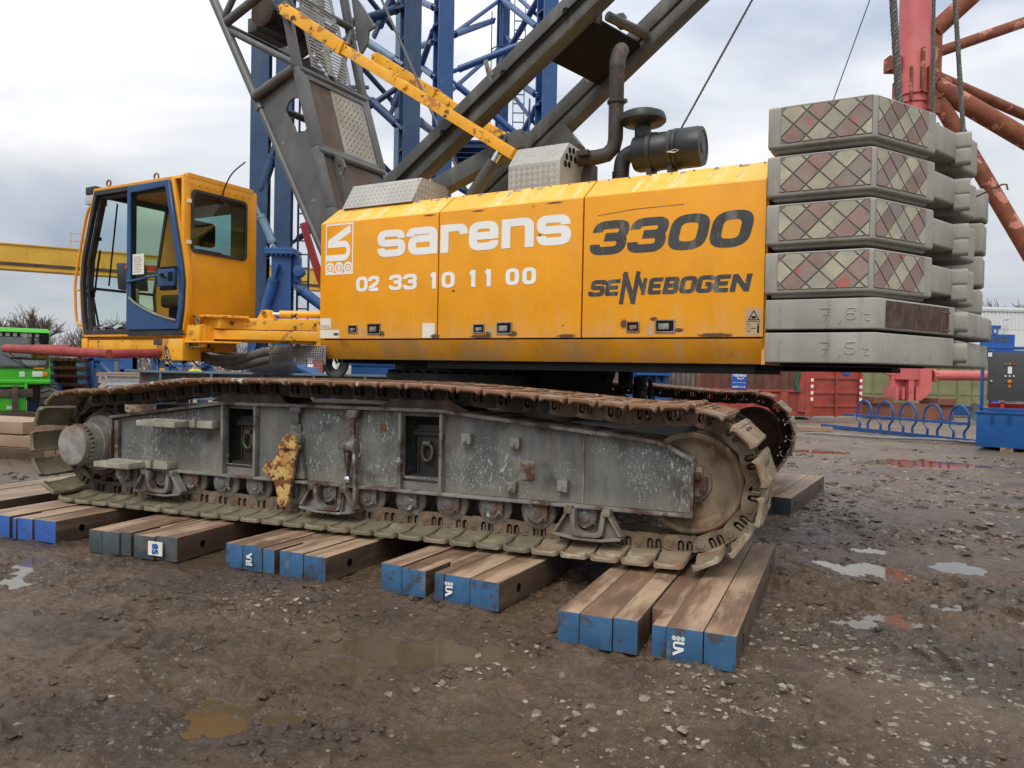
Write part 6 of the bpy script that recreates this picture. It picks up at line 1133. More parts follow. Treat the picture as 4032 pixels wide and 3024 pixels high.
for z in (8.85, 9.40): mb.box(.33+.6,.37+.6,.2,3.6,z,z+.05); mb.box(-1.85+.6,.35+.6,3.58,3.62,z,z+.05)
mb.build('guard_rail', MT['blue'], tb)
# thin lattice jib lying far behind
mb = MB(); A1, B1 = Vector((2.2,34,7.7)), Vector((9.4,40,6.2)); n = 16; sd_ = Vector((.6,-.7,0)).normalized()
jb = thing('lattice_jib', 'thin blue lattice jib beyond the air filter', 'crane jib', (2.2,34,0)); off = Vector((2.2,34,0))
for dz, dy in ((0,0),(.0,.8),(-.9,.4)): mb.tube(A1+Vector((0,dy,dz))-off, B1+Vector((0,dy,dz))-off, .05, n=8)
for i in range(n):
    p0, p1 = A1.lerp(B1, i/n)-off, A1.lerp(B1, (i+.5)/n)-off; p2 = A1.lerp(B1, (i+1)/n)-off
    mb.tube(p0, p1+Vector((0,.4,-.9)), .028, n=6); mb.tube(p1+Vector((0,.4,-.9)), p2, .028, n=6); mb.tube(p0+Vector((0,.8,0)), p2, .022, n=6)
for k in (.02, .5, .98): c = A1.lerp(B1, k)-off; mb.box(c.x-.05, c.x+.05, c.y, c.y+.1, -c.z*0-0, c.z-.9) if False else None
mb.build('truss', MT['blue'], jb)
mb = MB(); mb.box(.8,1.1,1.0,1.3,0,6.6); mb.box(6.3,6.6,5.6,5.9,0,5.5); mb.build('support_post', MT['blue'], jb)
# gantry crane girder
gg = thing('gantry_crane', 'long yellow overhead gantry girder far behind the cab', 'gantry crane', (-19,44,0), R(29.8))
mb = MB(); mb.box(-14,14,-.5,.5,6.36,7.66); mb.box(-14,14,-.56,-.5,6.36,6.42); mb.box(-14,14,-.56,.56,7.62,7.68)
for x in np.arange(-13.5, 14, 1.5): mb.box(x, x+.03, -.515, -.5, 6.72, 7.6)
mb.build('girder', MT['gantry'], gg); mb = MB(); mb.box(-14,14,-.54,-.5,6.56,6.72); mb.build('girder_band', MT['rust_dark'], gg)
mb = MB(); mb.box(-5.5,-5.46,-.4,-.36,7.68,8.5); mb.box(-4.9,-4.86,-.4,-.36,7.68,8.5); mb.box(-5.5,-4.86,-.4,-.36,8.46,8.5); mb.box(-5.5,-4.86,-.4,-.36,8.06,8.1); mb.build('guard_rail', MT['gantry'], gg)
mb = MB(); mb.box(-.9,-.1,-.53,-.51,6.72,7.34); mb.build('number_plate', MT['white'], gg); mb = MB(); glyph(mb, '2', -.68, 6.80, .34, .46, .22, lambda u, v, l: (u, -.531-l, v)); mb.build('number', MT['black'], gg, norm=False)
mb = MB(); mb.box(-1.9,-1.15,-.53,-.51,6.80,7.1); mb.build('red_plate', MT['redpaint'], gg); mb = MB(); mb.box(-1.9,-1.15,-.53,-.51,7.1,7.38); mb.build('white_plate', MT['alu'], gg)
for x in (-13.5, 13.5): mb = MB(); mb.box(x-.4,x+.4,-.4,.4,0,6.4); mb.build('gantry_leg', MT['gantry'], gg)
# red tower
rt = thing('tower_leg', 'faded pink and rust tubular tower leg with heavy braces behind the counterweights', 'tower', (15.84,31,0)); o_ = Vector((15.84,31,0)); q = lambda x, y, z: Vector((x,y,z))-o_
mb = MB(); mb.tube((0,0,12.6), (0,0,22), .585, n=36); mb.tube((0,0,1.6), (0,0,12.6), .53, n=36); mb.lathe([(.66,12.9),(.66,12.96)], (0,0,0), (0,0,1), 32); mb.build('column', MT['pink'], rt, smooth=40)
mb = MB(); mb.box(-1.1,-.6,-.25,.25,13.9,14.45); mb.box(-.05,.06,-.75,-.5,12.9,14.6); mb.box(-.42,-.34,-.62,-.5,12.6,13.9); mb.box(.25,.4,-.72,-.45,12.2,13.9); mb.box(-.75,-.6,-.2,.2,11.9,13.5); mb.box(.45,.95,-.3,.3,12.2,15.6); mb.build('bracket', MT['rust_tube'], rt)
for a, b_, r in (((16.55,31,13.45),(20.9,30.2,10.5),.37), ((16.8,31,12.9),(20.9,30.0,5.2),.30), ((16.7,31,14.68),(20.8,31.5,16.3),.21), ((16.6,31.3,14.0),(20.8,32.5,13.0),.21), ((16.55,31,15.5),(18.3,30.6,17.2),.34), ((16.9,31,1.78),(23,31.5,1.85),.20)):
    mb = MB(); A1, B1 = q(*a), q(*b_); B1 = A1+(B1-A1)*1.7; mb.tube(A1, B1, r, n=24); mb.lathe([(r*1.25,0),(r*1.25,.08)], A1, (B1-A1), 20)
    for i in range(10): u = (B1-A1).normalized(); w1 = u.orthogonal().normalized(); w2 = u.cross(w1); an = i*.628; mb.lathe([(.04,0),(.04,.14)], A1+r*1.12*(math.cos(an)*w1+math.sin(an)*w2), u, 6)
    mb.build('brace', MT['rust_tube' if r != .2 else 'pink'], rt, smooth=40)
mb = MB(); mb.prism([(14.86-15.84,2.3),(14.86-15.84,1.86),(15.25-15.84,1.75),(15.25-15.84,.76),(16.45-15.84,.76),(16.85-15.84,1.15),(16.85-15.84,2.3)], -.12, .12, 'y'); mb.box(-.1,.1,-.5,.5,.76,2.3); mb.box(-.62,-.5,-.5,.5,.76,1.3); mb.box(-.3,-.2,-.4,-.12,.8,1.3); mb.box(.25,.4,-.4,-.12,.8,1.3); mb.build('foot_gusset', MT['pink'], rt)
mb = MB(); mb.box(14.35-15.84,17.5-15.84,-.6,.6,.02,.62); mb.box(14.3-15.84,15.0-15.84,-.7,.7,.62,.88); mb.box(16.8-15.84,17.5-15.84,-.7,.7,.62,.86); mb.build('ground_beam', MT['rust'], rt)
mb = MB(); c = q(18.7,31.9,12.9); mb.box(c.x-.3, c.x+.25, c.y-.2, c.y+.1, c.z-.12, c.z+.05); mb.build('flood_lamp', MT['alu'], rt)
# red waste container
rc = thing('waste_container', 'red corrugated waste container with netting and a blue sign behind the far track', 'container', (11.2,28.9,0), math.atan2(30.5-28.9, 6.4-11.2)+math.pi)
Lc, Wc, Hc = 5.6, 2.3, 2.35     # local -x along the side (away), +y away
mb = MB(); mb.box(-Lc,0,.05,Wc,.22,Hc); mb.box(-Lc,.02,.03,Wc+.02,.14,.30); mb.box(-Lc,.02,.03,Wc+.02,Hc-.1,Hc)
mb.build('body', MT['cont_red'], rc, bevel=.01)
for x in np.arange(-Lc+.15, -.3, .62): mb = MB(); mb.prism([(x,.05),(x+.10,-.04),(x+.32,-.04),(x+.42,.05)], .30, Hc-.1, 'z'); mb.build('rib', MT['cont_red'], rc)
mb = MB(); mb.box(-.16,.03,-.06,.12,.14,Hc); mb.box(-Lc,-.1,-.05,.03,1.05,1.12); mb.build('corner_post', MT['cont_red'], rc)
a = math.atan2(29.5-28.85, 13.39-11.2)-rc.rotation_euler.z; ca, sa = math.cos(a), math.sin(a)
dd = obj('door_face', None, rc) if False else None
mb = MB()
def dq(u0, u1, v0, v1, z0, z1): mb.hexa([(u*ca-v*sa, u*sa+v*ca, z) for u, v, z in ((u0,v0,z0),(u1,v0,z0),(u1,v1,z0),(u0,v1,z0),(u0,v0,z1),(u1,v0,z1),(u1,v1,z1),(u0,v1,z1))])
for u0, u1 in ((.05,1.12),(1.16,2.24)): dq(u0,u1,-.02,.06,.16,Hc)
mb.build('door', MT['cont_red'], rc, bevel=.01)
mb = MB()
for u0, u1 in ((.10,1.08),(1.20,2.20)):
    for z in (.5, 1.0, 1.55, 2.05): dq(u0,u1,-.06,-.02,z,z+.12)
for u in (1.14,.04,2.25): dq(u-.05,u+.05,-.09,-.02,.12,Hc)
mb.build('door_bar', MT['cont_red'], rc, bevel=.006)
for u in (.02, 2.22):
    for i in range(9): mb = MB(); dq(u-.06,u+.06,-.105,-.092,.62+.12*i,.62+.12*(i+1)-.003); mb.build('hazard_stripe', MT['white' if i % 2 else 'redpaint'], rc)
mb = MB(); mb.add([(-Lc,-.052,1.16),(-.4,-.052,1.10),(-.4,-.052,Hc),(-Lc,-.052,Hc)], [(0,1,2,3)])
mn = MT['net_sheet'] = mat('netting_sheet', (.012,.07,.05), .9, var=.3)
t_ = mn.node_tree; N_ = t_.nodes; wv = [N_.new('ShaderNodeTexWave') for _ in (0,1)]; tcn = N_.new('ShaderNodeTexCoord')
for w_, dr_ in zip(wv, ('X', 'Z')): w_.bands_direction = dr_; w_.inputs['Scale'].default_value = 9; t_.links.new(tcn.outputs['Object'], w_.inputs[0])
mxn = N_.new('ShaderNodeMath'); mxn.operation = 'MAXIMUM'; t_.links.new(wv[0].outputs['Fac'], mxn.inputs[0]); t_.links.new(wv[1].outputs['Fac'], mxn.inputs[1]); gt = N_.new('ShaderNodeMath'); gt.operation = 'GREATER_THAN'; gt.inputs[1].default_value = .88; t_.links.new(mxn.outputs[0], gt.inputs[0]); t_.links.new(gt.outputs[0], N_['Principled BSDF'].inputs['Alpha'])
mb.build('netting', mn, rc, norm=False)
mb = MB(); 
for x in (-Lc+.05, -.45): mb.path(spline([(x,-.08,Hc),(x+.05,-.10,1.8),(x-.03,-.09,1.4),(x+.05,-.10,1.05)], 4), .07, 8)
mb.build('net_edge', MT['net'], rc)
mb = MB(); mb.box(-2.85,-2.28,-.075,-.06,1.12,1.86); sg = mb.build('sign', MT['signblue'], rc)
x = -2.80
for ch, w in (('r',.055),('e',.075),('n',.075),('e',.075),('w',.11),('i',.03)): mb = MB(); glyph(mb, ch, x, 1.58, w, .10, .22, lambda u, v, l: (u, -.0755-l, v)); x += w+.018; mb.build('letter', MT['white'], rc, norm=False)
mb = MB(); glyph(mb, 'C', -2.66, 1.46, .28, .32, .09, lambda u, v, l: (u, -.0775-l, v)); mb.build('sign_emblem', MT['white'], rc, norm=False); x = -2.80
for ch in '080011114': mb = MB(); glyph(mb, ch, x, 1.16, .036, .06, .25, lambda u, v, l: (u, -.0755-l, v)); x += .054; mb.build('digit', MT['white'], rc, norm=False)
mb = MB()
for i in range(7): mb.box(-2.78+.07*i, -2.74+.07*i, -.0775, -.0765, 1.345, 1.365)
mb.build('sign_lettering', MT['white'], rc, norm=False)
mb = MB(); dq(1.45,1.72,-.075,-.062,1.72,2.0); mb.build('sign', MT['signblue'], rc)
# olive containers, white board, bins
oc = thing('shipping_container', 'olive green rusty container behind the pink tower foot', 'container', (16.2,36.2,0), R(-4))
mb = MB(); mb.box(0,6.1,0,2.4,.05,2.6); mb.build('body', MT['cont_olive'], oc)
for i in range(4): mb = MB(); mb.box(.1+1.5*i,1.5+1.5*i,-.04,0,.15,2.5); mb.box(.2+1.5*i,1.4+1.5*i,-.07,-.04,.9,1.0); mb.tube((.75+1.5*i,-.08,.1),(.75+1.5*i,-.08,2.5),.03,n=6); mb.build('door', MT['cont_olive'], oc)
wb = thing('notice_board', 'white printed notice board beyond the grey control cabinet', 'board', (20.3,32,0)); mb = MB(); mb.box(0,1.3,0,.06,.75,2.05); mb.build('board', MT['white'], wb)
mb = MB(); mb.box(.1,.6,-.01,-.004,1.7,1.78); mb.box(.1,1.2,-.01,-.004,1.35,1.38); mb.box(.1,1.1,-.01,-.004,1.1,1.16); mb.build('print', MT['signblue'], wb); mb = MB(); mb.box(.1,.2,0.01,.06,0,.75); mb.box(1.1,1.2,.01,.06,0,.75); mb.build('post', MT['grey_bin'], wb)
for k in range(2): b_ = thing('plastic_bin', ('left', 'right')[k]+' grey plastic bin below the white notice board', 'bin', (20.3+.85*k,31,0), 0, 'grey bins by the board'); mb = MB(); mb.hexa([(.05,.05,0),(.7,.05,0),(.7,.6,0),(.05,.6,0),(0,0,.9),(.75,0,.9),(.75,.65,.9),(0,.65,.9)]); mb.build('bin_body', MT['grey_bin'], b_, bevel=.02); mb = MB(); mb.box(-.02,.77,-.03,.68,.9,.97); mb.build('bin_lid', MT['grey_bin'], b_, bevel=.02)
pp = thing('steel_pipe', 'rusty steel pipe with a flanged end behind the bicycle rack', 'pipe', (17.6,29.0,.42)); mb = MB(); mb.tube((0,0,0),(5,.4,0),.22,n=24); mb.build('barrel', MT['rust'], pp); mb = MB(); mb.lathe([(.36,0),(.36,.12)], (-.1,0,0), (1,.08,0), 24); mb.build('pipe_flange', MT['steel_beam'], pp)
mb = MB(); mb.box(15.6,20.5,33.0,33.4,.1,.5); mb.build('blue_beam', MT['blue'], None, label='low blue steel beam on the ground behind the rusty pipe', cat='beam')
# bicycle rack
ra, rb = Vector((10.15,24.65,0)), Vector((11.84,19.72,0)); Lr = (rb-ra).length
bk = thing('bicycle_rack', 'blue steel bicycle rack of five hoops in front of the containers', 'bicycle rack', ra, math.atan2((rb-ra).y, (rb-ra).x))
mb = MB(); mb.box(-.2,Lr+.2,-.09,.09,.02,.12); mb.box(1.0,Lr-.1,-.03,.03,.47,.53); mb.box(1.0,Lr-.1,-.28,-.22,.47,.53); mb.build('base_rail', MT['blue'], bk)
for px in (3405, 3489, 3579, 3676, 3781):
    k = (px-2016)/3028
    # where the rail's line meets this bearing
    d_ = rb-ra; t_ = (k*ra.y-ra.x)/(d_.x-k*d_.y); c = t_*Lr
    mb = MB(); pts = []
    for u, z in ((-.17,.12),(-.16,.28),(-.27,.42),(-.29,.60),(-.24,.80),(-.12,.92),(0,.95),(.12,.92),(.24,.80),(.29,.60),(.27,.42),(.16,.28),(.17,.12)): pts.append((c+u, 0, z))
    mb.path(spline(pts, 3), .035, 6); mb.lathe([(.05,0),(.05,.05)], (c,0,.93), (0,0,1), 8); mb.build('hoop', MT['blue'], bk)
# blue machine with control cabinet
bm_ = thing('winch_unit', 'blue steel machine with a dark grey control cabinet at the right picture edge', 'machine', (10.95,18.1,0), R(-40))
mb = MB(); mb.box(0,2.4,0,1.4,.08,.86); mb.box(-.03,2.45,-.03,1.45,.86,.92); mb.build('base_box', MT['blue_mach'], bm_, bevel=.01)
mb = MB()
for i in range(4): mb.prism([(-.03,.62),(-.03,.86),(-.10,.86)], .3+.35*i, .34+.35*i, 'x')
mb.build('gusset', MT['blue_mach'], bm_); mb = MB()
for x, y in ((.05,.05),(1.25,.05),(.05,1.3),(1.25,1.3)): mb.box(x,x+.07,y,y+.07,.92,2.42)
mb.box(.05,1.32,.05,.12,2.35,2.42); mb.box(.05,.12,.05,1.37,2.35,2.42); mb.box(.05,1.32,.05,.12,.93,1.0); mb.build('frame_post', MT['blue_mach'], bm_, bevel=.006)
mb = MB(); mb.box(.20,1.10,.0,.30,1.17,2.29); mb.build('control_cabinet', MT['cabinet'], bm_, bevel=.01)
for i, (u, z, m_, r) in enumerate(((.56,2.02,'green',.022),(.64,2.02,'amber',.022),(.72,2.02,'redpaint',.022),(.56,1.74,'white',.02),(.64,1.74,'white',.02),(.72,1.74,'white',.02),(.64,1.62,'amber',.045),(.28,1.62,'alu',.025))): mb = MB(); mb.lathe([(r,0),(r*.9,.03),(0,.035)], (u,0,z), (0,-1,0), 14); mb.build('button', MT[m_], bm_)
mb = MB(); mb.box(.60,.68,-.006,0,1.80,1.96); mb.build('meter', MT['white'], bm_); mb = MB(); mb.prism([(.60,1.49),(.68,1.49),(.64,1.56)], -.006, 0, 'y'); mb.build('warning_sign', MT['amber'], bm_)
mb = MB(); mb.box(.20,.28,-.004,.0,2.19,2.285); mb.box(1.0,1.10,-.004,0,2.19,2.285); mb.build('sticker', MT['white'], bm_); mb = MB(); mb.tube((.9,-.02,2.36),(1.15,-.02,2.36),.045,n=10); mb.build('beacon', MT['redpaint'], bm_)
mb = MB(); mb.box(1.33,2.4,.1,1.3,.92,2.3); mb.build('tank', MT['blue_mach'], bm_, bevel=.02); mb = MB(); mb.path(spline([(1.20,-.05,1.75),(1.12,-.12,1.6),(1.2,-.15,1.5),(1.35,-.1,1.6),(1.4,.0,1.75)], 5), .03, 8); mb.build('cable', MT['grey_bin'], bm_)
mb = MB(); mb.box(.2,.9,.2,.8,.92,1.1); mb.tube((.5,.1,.95),(.5,.1,1.12),.05,n=10); mb.build('pump', MT['redpaint'], bm_)
mb = MB(); mb.box(.5,.75,-.05,.3,0,.085); mb.box(1.5,1.8,.0,.3,0,.085); mb.build('skid_timber', MT['wood'], bm_)
# loose cables on the ground
for k in range(5):
    rs = random.Random(60+k); pts = [(8.4+.4*k+i*.85+rs.uniform(-.2,.2), 21.6-.45*k-i*.42+rs.uniform(-.35,.35), .045+.012*k) for i in range(6)]
    mb = MB(); mb.path(spline(pts, 6), .028, 6); mb.build('cable', MT['hose'], None, label=('longest and backmost', 'second', 'third', 'fourth', 'nearest')[k]+' of the loose grey cables lying on the gravel by the bicycle rack', cat='cable', group='loose cables on the gravel')
mb = MB(); mb.box(7.9,9.6,22.9,23.1,.02,.14); mb.build('timber', MT['wood_pale'], None, label='short timber lying under the left end of the bicycle rack', cat='timber')
# warehouse
wh = thing('warehouse', 'white clad warehouse with a blue door and number 5 at the far right', 'building', (34,60,0), R(0)); mb = MB(); mb.box(0,45,0,30,0,6.95); mb.prism([(0,6.95),(45,6.95),(45,7.0),(0,7.35)], 0, 30, 'y'); mb.build('wall', MT['cladding'], wh)
mb = MB()
for x in np.arange(0, 12, .3): mb.box(x, x+.10, -.05, 0, 5.6, 7.0)
mb.build('cladding_rib', MT['cladding'], wh); mb = MB(); mb.box(0,45,-.12,.0,6.98,7.16); mb.build('gutter', MT['alu'], wh)
mb = MB(); mb.box(2.4,5.1,-.02,.02,0,5.2); dr_ = mb.build('door', MT['signblue'], wh)
for i in range(3): mb = MB(); mb.box(2.9+.62*i,3.35+.62*i,-.04,-.02,4.6,5.0); mb.build('pane', MT['pane_dark'], wh)
mb = MB(); mb.box(3.25,3.75,-.10,-.06,5.25,5.62); mb.box(3.05,3.95,-.10,-.06,5.68,5.88); mb.build('sign', MT['signblue'], wh); mb = MB(); glyph(mb, '5', 3.40, 5.31, .19, .25, .22, lambda u, v, l: (u, -.105-l, v)); mb.build('sign_number', MT['white'], wh, norm=False)
mb = MB(); mb.beam((4.2,-.5,6.3),(3.7,-.9,6.25),.18,.12); mb.build('wall_lamp', MT['alu'], wh)
bc = thing('shipping_container', 'blue container with a white label behind the grey control cabinet', 'container', (24.5,40,0)); mb = MB(); mb.box(0,9,0,2.4,0,3.15); mb.box(0,9,-.06,0,3.0,3.2); mb.build('body', MT['signblue'], bc)
for i in range(16): mb = MB(); mb.prism([(.2+.55*i,0),(.28+.55*i,-.05),(.45+.55*i,-.05),(.53+.55*i,0)], .2, 3.0, 'z'); mb.build('rib', MT['signblue'], bc)
mb = MB(); mb.box(2.0,3.0,-.08,-.06,2.3,2.9); mb.build('label_plate', MT['white'], bc)
# things under and behind the crane, left to right
def boxthing(name, label, cat, x0, x1, y0, y1, z0, z1, m_, group=None, ribs=0):
    t = thing(name, label, cat, (x0, y0, 0), 0, group); mb = MB(); mb.box(0,x1-x0,0,y1-y0,z0,z1); mb.box(-.03,x1-x0+.03,-.04,y1-y0,z1-.1,z1+.02); mb.box(-.03,x1-x0+.03,-.04,y1-y0,z0,z0+.1); mb.build('body', MT[m_], t, bevel=.008)
    for i in range(ribs): u = (i+.5)*(x1-x0)/ribs; mb = MB(); mb.box(u-.05,u+.05,-.05,0,z0+.1,z1-.1); mb.build('rib', MT[m_], t)
    return t
sb = boxthing('spreader_box', 'long bright blue steel box behind the slew ring and far track', 'steel box', .6, 4.0, 19.5, 21.5, .3, 1.78, 'blue_mach', ribs=0)
mb = MB(); mb.box(2.5,3.4,-.3,0,1.60,1.66); [mb.prism([(-.02,1.42),(-.02,1.6),(-.25,1.6)], 2.6+.2*i, 2.63+.2*i, 'x') for i in range(4)]; mb.build('shelf', MT['blue_mach'], sb); mb = MB(); mb.path([(1.35+.06*math.cos(a*.5),-.06,1.45+.08*math.sin(a*.5)) for a in range(13)], .02, 6); mb.build('ring', MT['blue_mach'], sb)
for k, x in enumerate((1.45, 2.1)): pl = thing('lifting_eye', ('left', 'right')[k]+' rusty lifting eye in front of the blue box, above the far track', 'lifting eye', (x,16.5,0), 0, 'rusty lifting eyes'); mb = MB(); mb.prism([(0,0),(.22,0),(.22,1.40),(.17,1.62),(.06,1.62),(0,1.45)], 0, .05, 'y', [circ(.11,1.52,.035,n=12)[::-1]]); mb.build('eye_plate', MT['rust'], pl)
for k in range(7):
    x = 4.05+.13*k; mb = MB(); mb.path(spline([(x,20.5,1.72),(x-.05,20.35,1.3),(x+.03,20.4,.8),(x,20.4,.05)], 5), .055, 7); mb.build('hanging_rope', MT['old_rope'], None, label=('first', 'second', 'third', 'fourth', 'fifth', 'sixth', 'rightmost')[k]+' grey rope from the left in the hanging bundle beside the blue box', cat='rope', group='bundle of hanging ropes')
mb = MB(); mb.tube((3.95,20.5,1.75),(5.0,20.5,1.75),.06,n=8); mb.box(4.9,5.0,20.45,20.55,0,1.8); mb.box(3.95,4.05,20.45,20.55,0,1.8); mb.build('rope_rack', MT['rust'], None, label='rusty rack from which the thick ropes hang', cat='rack')
boxthing('steel_bin', 'blue steel bin behind the hoses under the swing arm', 'steel bin', -7.15, -5.8, 21, 23, .5, 1.62, 'blue_mach'); boxthing('steel_bin', 'blue steel bin left of the slew ring', 'steel bin', -4.4, -3.05, 21, 22.5, .4, 1.80, 'blue_mach')
yb = boxthing('steel_trestle', 'low yellow steel frame in front of the distant containers', 'steel frame', -6.0, -2.0, 26, 26.5, 1.2, 1.36, 'gantry'); mb = MB(); [mb.box(.3+1.1*i,.4+1.1*i,.1,.2,0,1.2) for i in range(4)]; mb.build('leg', MT['gantry'], yb) if False else None
for i in range(4): mb = MB(); mb.box(.3+1.1*i,.4+1.1*i,.1,.2,0,1.2); mb.build('leg', MT['gantry'], yb)
for k, (x0, x1, m_, c_) in enumerate(((-12.7,-12.1,'steel_beam','grey blue'),(-12.0,-11.65,'white','white'),(-11.6,-11.1,'cont_red','red'),(-11.0,-10.3,'cladding','pale grey'))): boxthing('shipping_container', 'tiny distant '+c_+' container seen under the crane house', 'container', x0, x1, 45, 47, 0, 2.15, m_, 'distant containers seen under the house')
gd = thing('steel_girder', 'long rusty blue grey girder lying behind the near track', 'girder', (-7.7,15.9,0), R(-1)); mb = MB(); mb.ibeam((0,0,1.22),(9.5,0,1.22),.42,.58,.04); mb.build('girder', MT['steel_beam'], gd)
for i in range(9): mb = MB(); mb.box(.5+1.05*i,.54+1.05*i,-.2,-.02,.97,1.47); mb.build('web_stiffener', MT['steel_beam'], gd)
for x in (.6, 4.6, 8.6): mb = MB(); mb.box(x,x+.3,-.3,.3,0,.93); mb.build('support_block', MT['dark'], gd)
mb = MB(); mb.box(-5.3,-4.5,15.5,16.1,1.52,1.72); mb.build('black_case', MT['plastic'], None, bevel=.02, label='flat black case lying on the girder below the hoses', cat='case')
al = thing('aluminium_crate', 'stack of ribbed aluminium sheets below pale boards', 'crate', (-12.35,23.6,0)); mb = MB(); mb.box(0,.92,0,.8,.5,1.22); mb.build('body', MT['alu'], al); 
for i in range(5): mb = MB(); mb.box(-.03,.95,-.05,.0,.58+.13*i,.66+.13*i); mb.build('rib', MT['alu'], al)
for k in range(2): mb = MB(); mb.box(-12.65,-11.1,23.4,24.4,1.245+.06*k,1.295+.06*k); mb.build('board', MT['wood_pale'], None, label=('lower', 'upper')[k]+' pale board lying on the aluminium crate', cat='board', group='boards on the aluminium crate')
mb = MB(); mb.box(-12.5,-11.3,23.5,24.3,0,.49); mb.build('timber_block', MT['wood'], None, label='dark timber block under the aluminium crate', cat='timber')
# pile of rusty base plates on blue feet
for k in range(4):
    pl = thing('base_plate', ('top', 'second', 'third', 'lowest')[k]+' rusty bolted base plate in the pile beside the green telehandler', 'base plate', (-15.1+.03*k,24.8,0), 0, 'pile of rusty base plates'); z = 1.78-.27*k
    mb = MB(); mb.hexa([(0,0,z-.10),(1.3,0,z-.10),(1.2,.9,z-.10),(.1,.9,z-.10),(-.06,-.05,z),(1.36,-.05,z),(1.26,.95,z),(.04,.95,z)]); mb.build('plate', MT['rust'], pl)
    for i in range(6): mb = MB(); mb.lathe([(.035,0),(.035,.03)], (.15+.2*i,-.05,z-.05), (0,-1,0), 6); mb.build('bolt', MT['rust_dark'], pl)
    mb = MB(); mb.box(.0,.25,.05,.8,z-.27,z-.10) if k < 3 else mb.box(.2,.4,.05,.8,.06,z-.10); mb.box(1.0,1.25,.05,.8,z-.27,z-.10) if k < 3 else mb.box(.9,1.1,.05,.8,.06,z-.10); mb.build('spacer', MT['blue_lt'], pl); mb = MB(); mb.box(.3,.95,.25,.8,(z-.27 if k < 3 else .06),z-.10); mb.build('core_block', MT['rust'], pl)
pd = thing('blue_stand', 'blue conical stand below the rusty base plates', 'stand', (-14.6,24.4,0)); mb = MB(); mb.hexa([(-.25,-.2,.45),(.25,-.2,.45),(.25,.3,.45),(-.25,.3,.45),(-.15,-.15,.95),(.15,-.15,.95),(.15,.2,.95),(-.15,.2,.95)]); mb.box(-.6,.9,-.3,.4,.05,.45); mb.build('stand_body', MT['blue'], pd)
for k, (x, w, h, m_) in enumerate(((-13.75,.9,1.8,'blue'),(-12.9,.5,1.45,'blue_lt'),(-13.3,1.3,.75,'blue_lt'),(-11.7,1.3,1.65,'blue'),(-10.6,1.2,1.7,'blue'))):
    t = thing('crane_part', ('tall blue A-frame part right of the rusty base plates', 'weathered pale blue strut with rust', 'low blue bracket with rusty holes', 'blue steel bracket above the aluminium crate', 'blue steel bracket left of the hoses')[k], 'crane part', (x,25+.3*k,0)); mb = MB(); mb.box(0,.14,0,.3,0,h); mb.beam((.07,.15,h-.08),(w,.15,h*.55),.2,.14); mb.beam((w,.15,h*.55),(.07,.15,h*.35),.2,.10); mb.box(0,w,0,.3,h-.1,h); mb.box(w-.12,w,0,.3,0,h*.6); mb.box(0,w,.05,.25,h*.3,h*.3+.1); mb.build('steelwork', MT[m_], t, bevel=.006)
yf = thing('yellow_post', 'small yellow steel post beyond the red padded step', 'post', (-11.95,26.5,0)); mb = MB(); mb.box(0,.14,0,.14,0,1.75); mb.box(-.2,0,0,.14,1.4,1.5); mb.build('post', MT['gantry'], yf)
for k, (x, y, w, z0, z1) in enumerate(((-15.6,30,1.6,2.0,2.55),(-14.3,31,1.1,1.7,2.45),(-18.6,33,2.4,1.2,2.3))): t = thing('steel_rack', ('perforated blue steel frame with round holes above the padded step', 'blue steel frame with posts above the padded step', 'blue steel frame behind the telehandler cab')[k], 'steel frame', (x,y,0)); mb = MB(); mb.box(0,w,0,.2,z0,z1-.1); mb.box(0,.1,0,.3,0,z1); mb.box(w-.1,w,0,.3,0,z1+.15); mb.box(0,w,0,.3,z1-.1,z1); mb.build('frame', MT['blue'], t)
mb = MB(); mb.beam((-14.9,28,3.0),(-13.9,28,1.9),.2,.14); mb.beam((-14.4,28,.0),(-14.4,28,2.45),.12,.12,(1,0,0)); mb.build('steel_prop', MT['steel_beam'], None, label='leaning grey steel prop beside the telehandler roof', cat='prop')
# telehandler
th = thing('telehandler', 'bright green telehandler at the left edge facing the camera', 'telehandler', (-14.6,22,0), R(33)); HW = 1.2
mb = MB(); mb.hexa([(-HW,.1,.95),(HW,.1,.95),(HW,2.2,.95),(-HW,2.2,.95),(-HW,.1,1.46),(HW,.1,1.46),(HW,2.2,1.6),(-HW,2.2,1.6)]); mb.box(-HW,HW,-.12,.1,.98,1.12); mb.box(-HW+.02,-HW+.14,.1,1.6,1.4,2.5); mb.box(HW-.14,HW-.02,.1,1.6,1.4,2.5); mb.box(-HW+.02,HW-.02,1.5,1.6,1.4,2.4); mb.box(-.9,.6,-.2,.3,.20,.62); mb.build('body', MT['green'], th, bevel=.07, seg=4)
mb = MB(); mb.hexa([(-HW-.02,-.15,2.48),(HW+.0,-.15,2.48),(HW-.06,1.7,2.5),(-HW,1.7,2.5),(-HW+.04,-.02,2.62),(HW-.08,-.02,2.60),(HW-.1,1.6,2.66),(-HW+.06,1.6,2.66)]); mb.build('roof', MT['green'], th, bevel=.03)
mb = MB(); mb.prism(rrect(-HW+.12,1.50,HW-.12,2.34,.10), .09, .10, 'y'); mb.build('windscreen', MT['glass_sky'], th); mb = MB(); mb.prism(rrect(-HW+.05,1.45,HW-.05,2.48,.10), .06, .12, 'y', [rrect(-HW+.12,1.50,HW-.12,2.34,.10)[::-1]]); mb.build('windscreen_seal', MT['rubber'], th)
mb = MB(); [mb.box(-1.0+.18*i,-.9+.18*i,.02,.05,2.36,2.46) for i in range(11)]; mb.build('roof_grille', MT['lens'], th)
for x in (-.75, .55): mb = MB(); mb.lathe([(.07,0),(.07,.05),(0,.06)], (x,.03,2.40), (0,-1,0), 16); mb.build('work_lamp', MT['lens'], th)
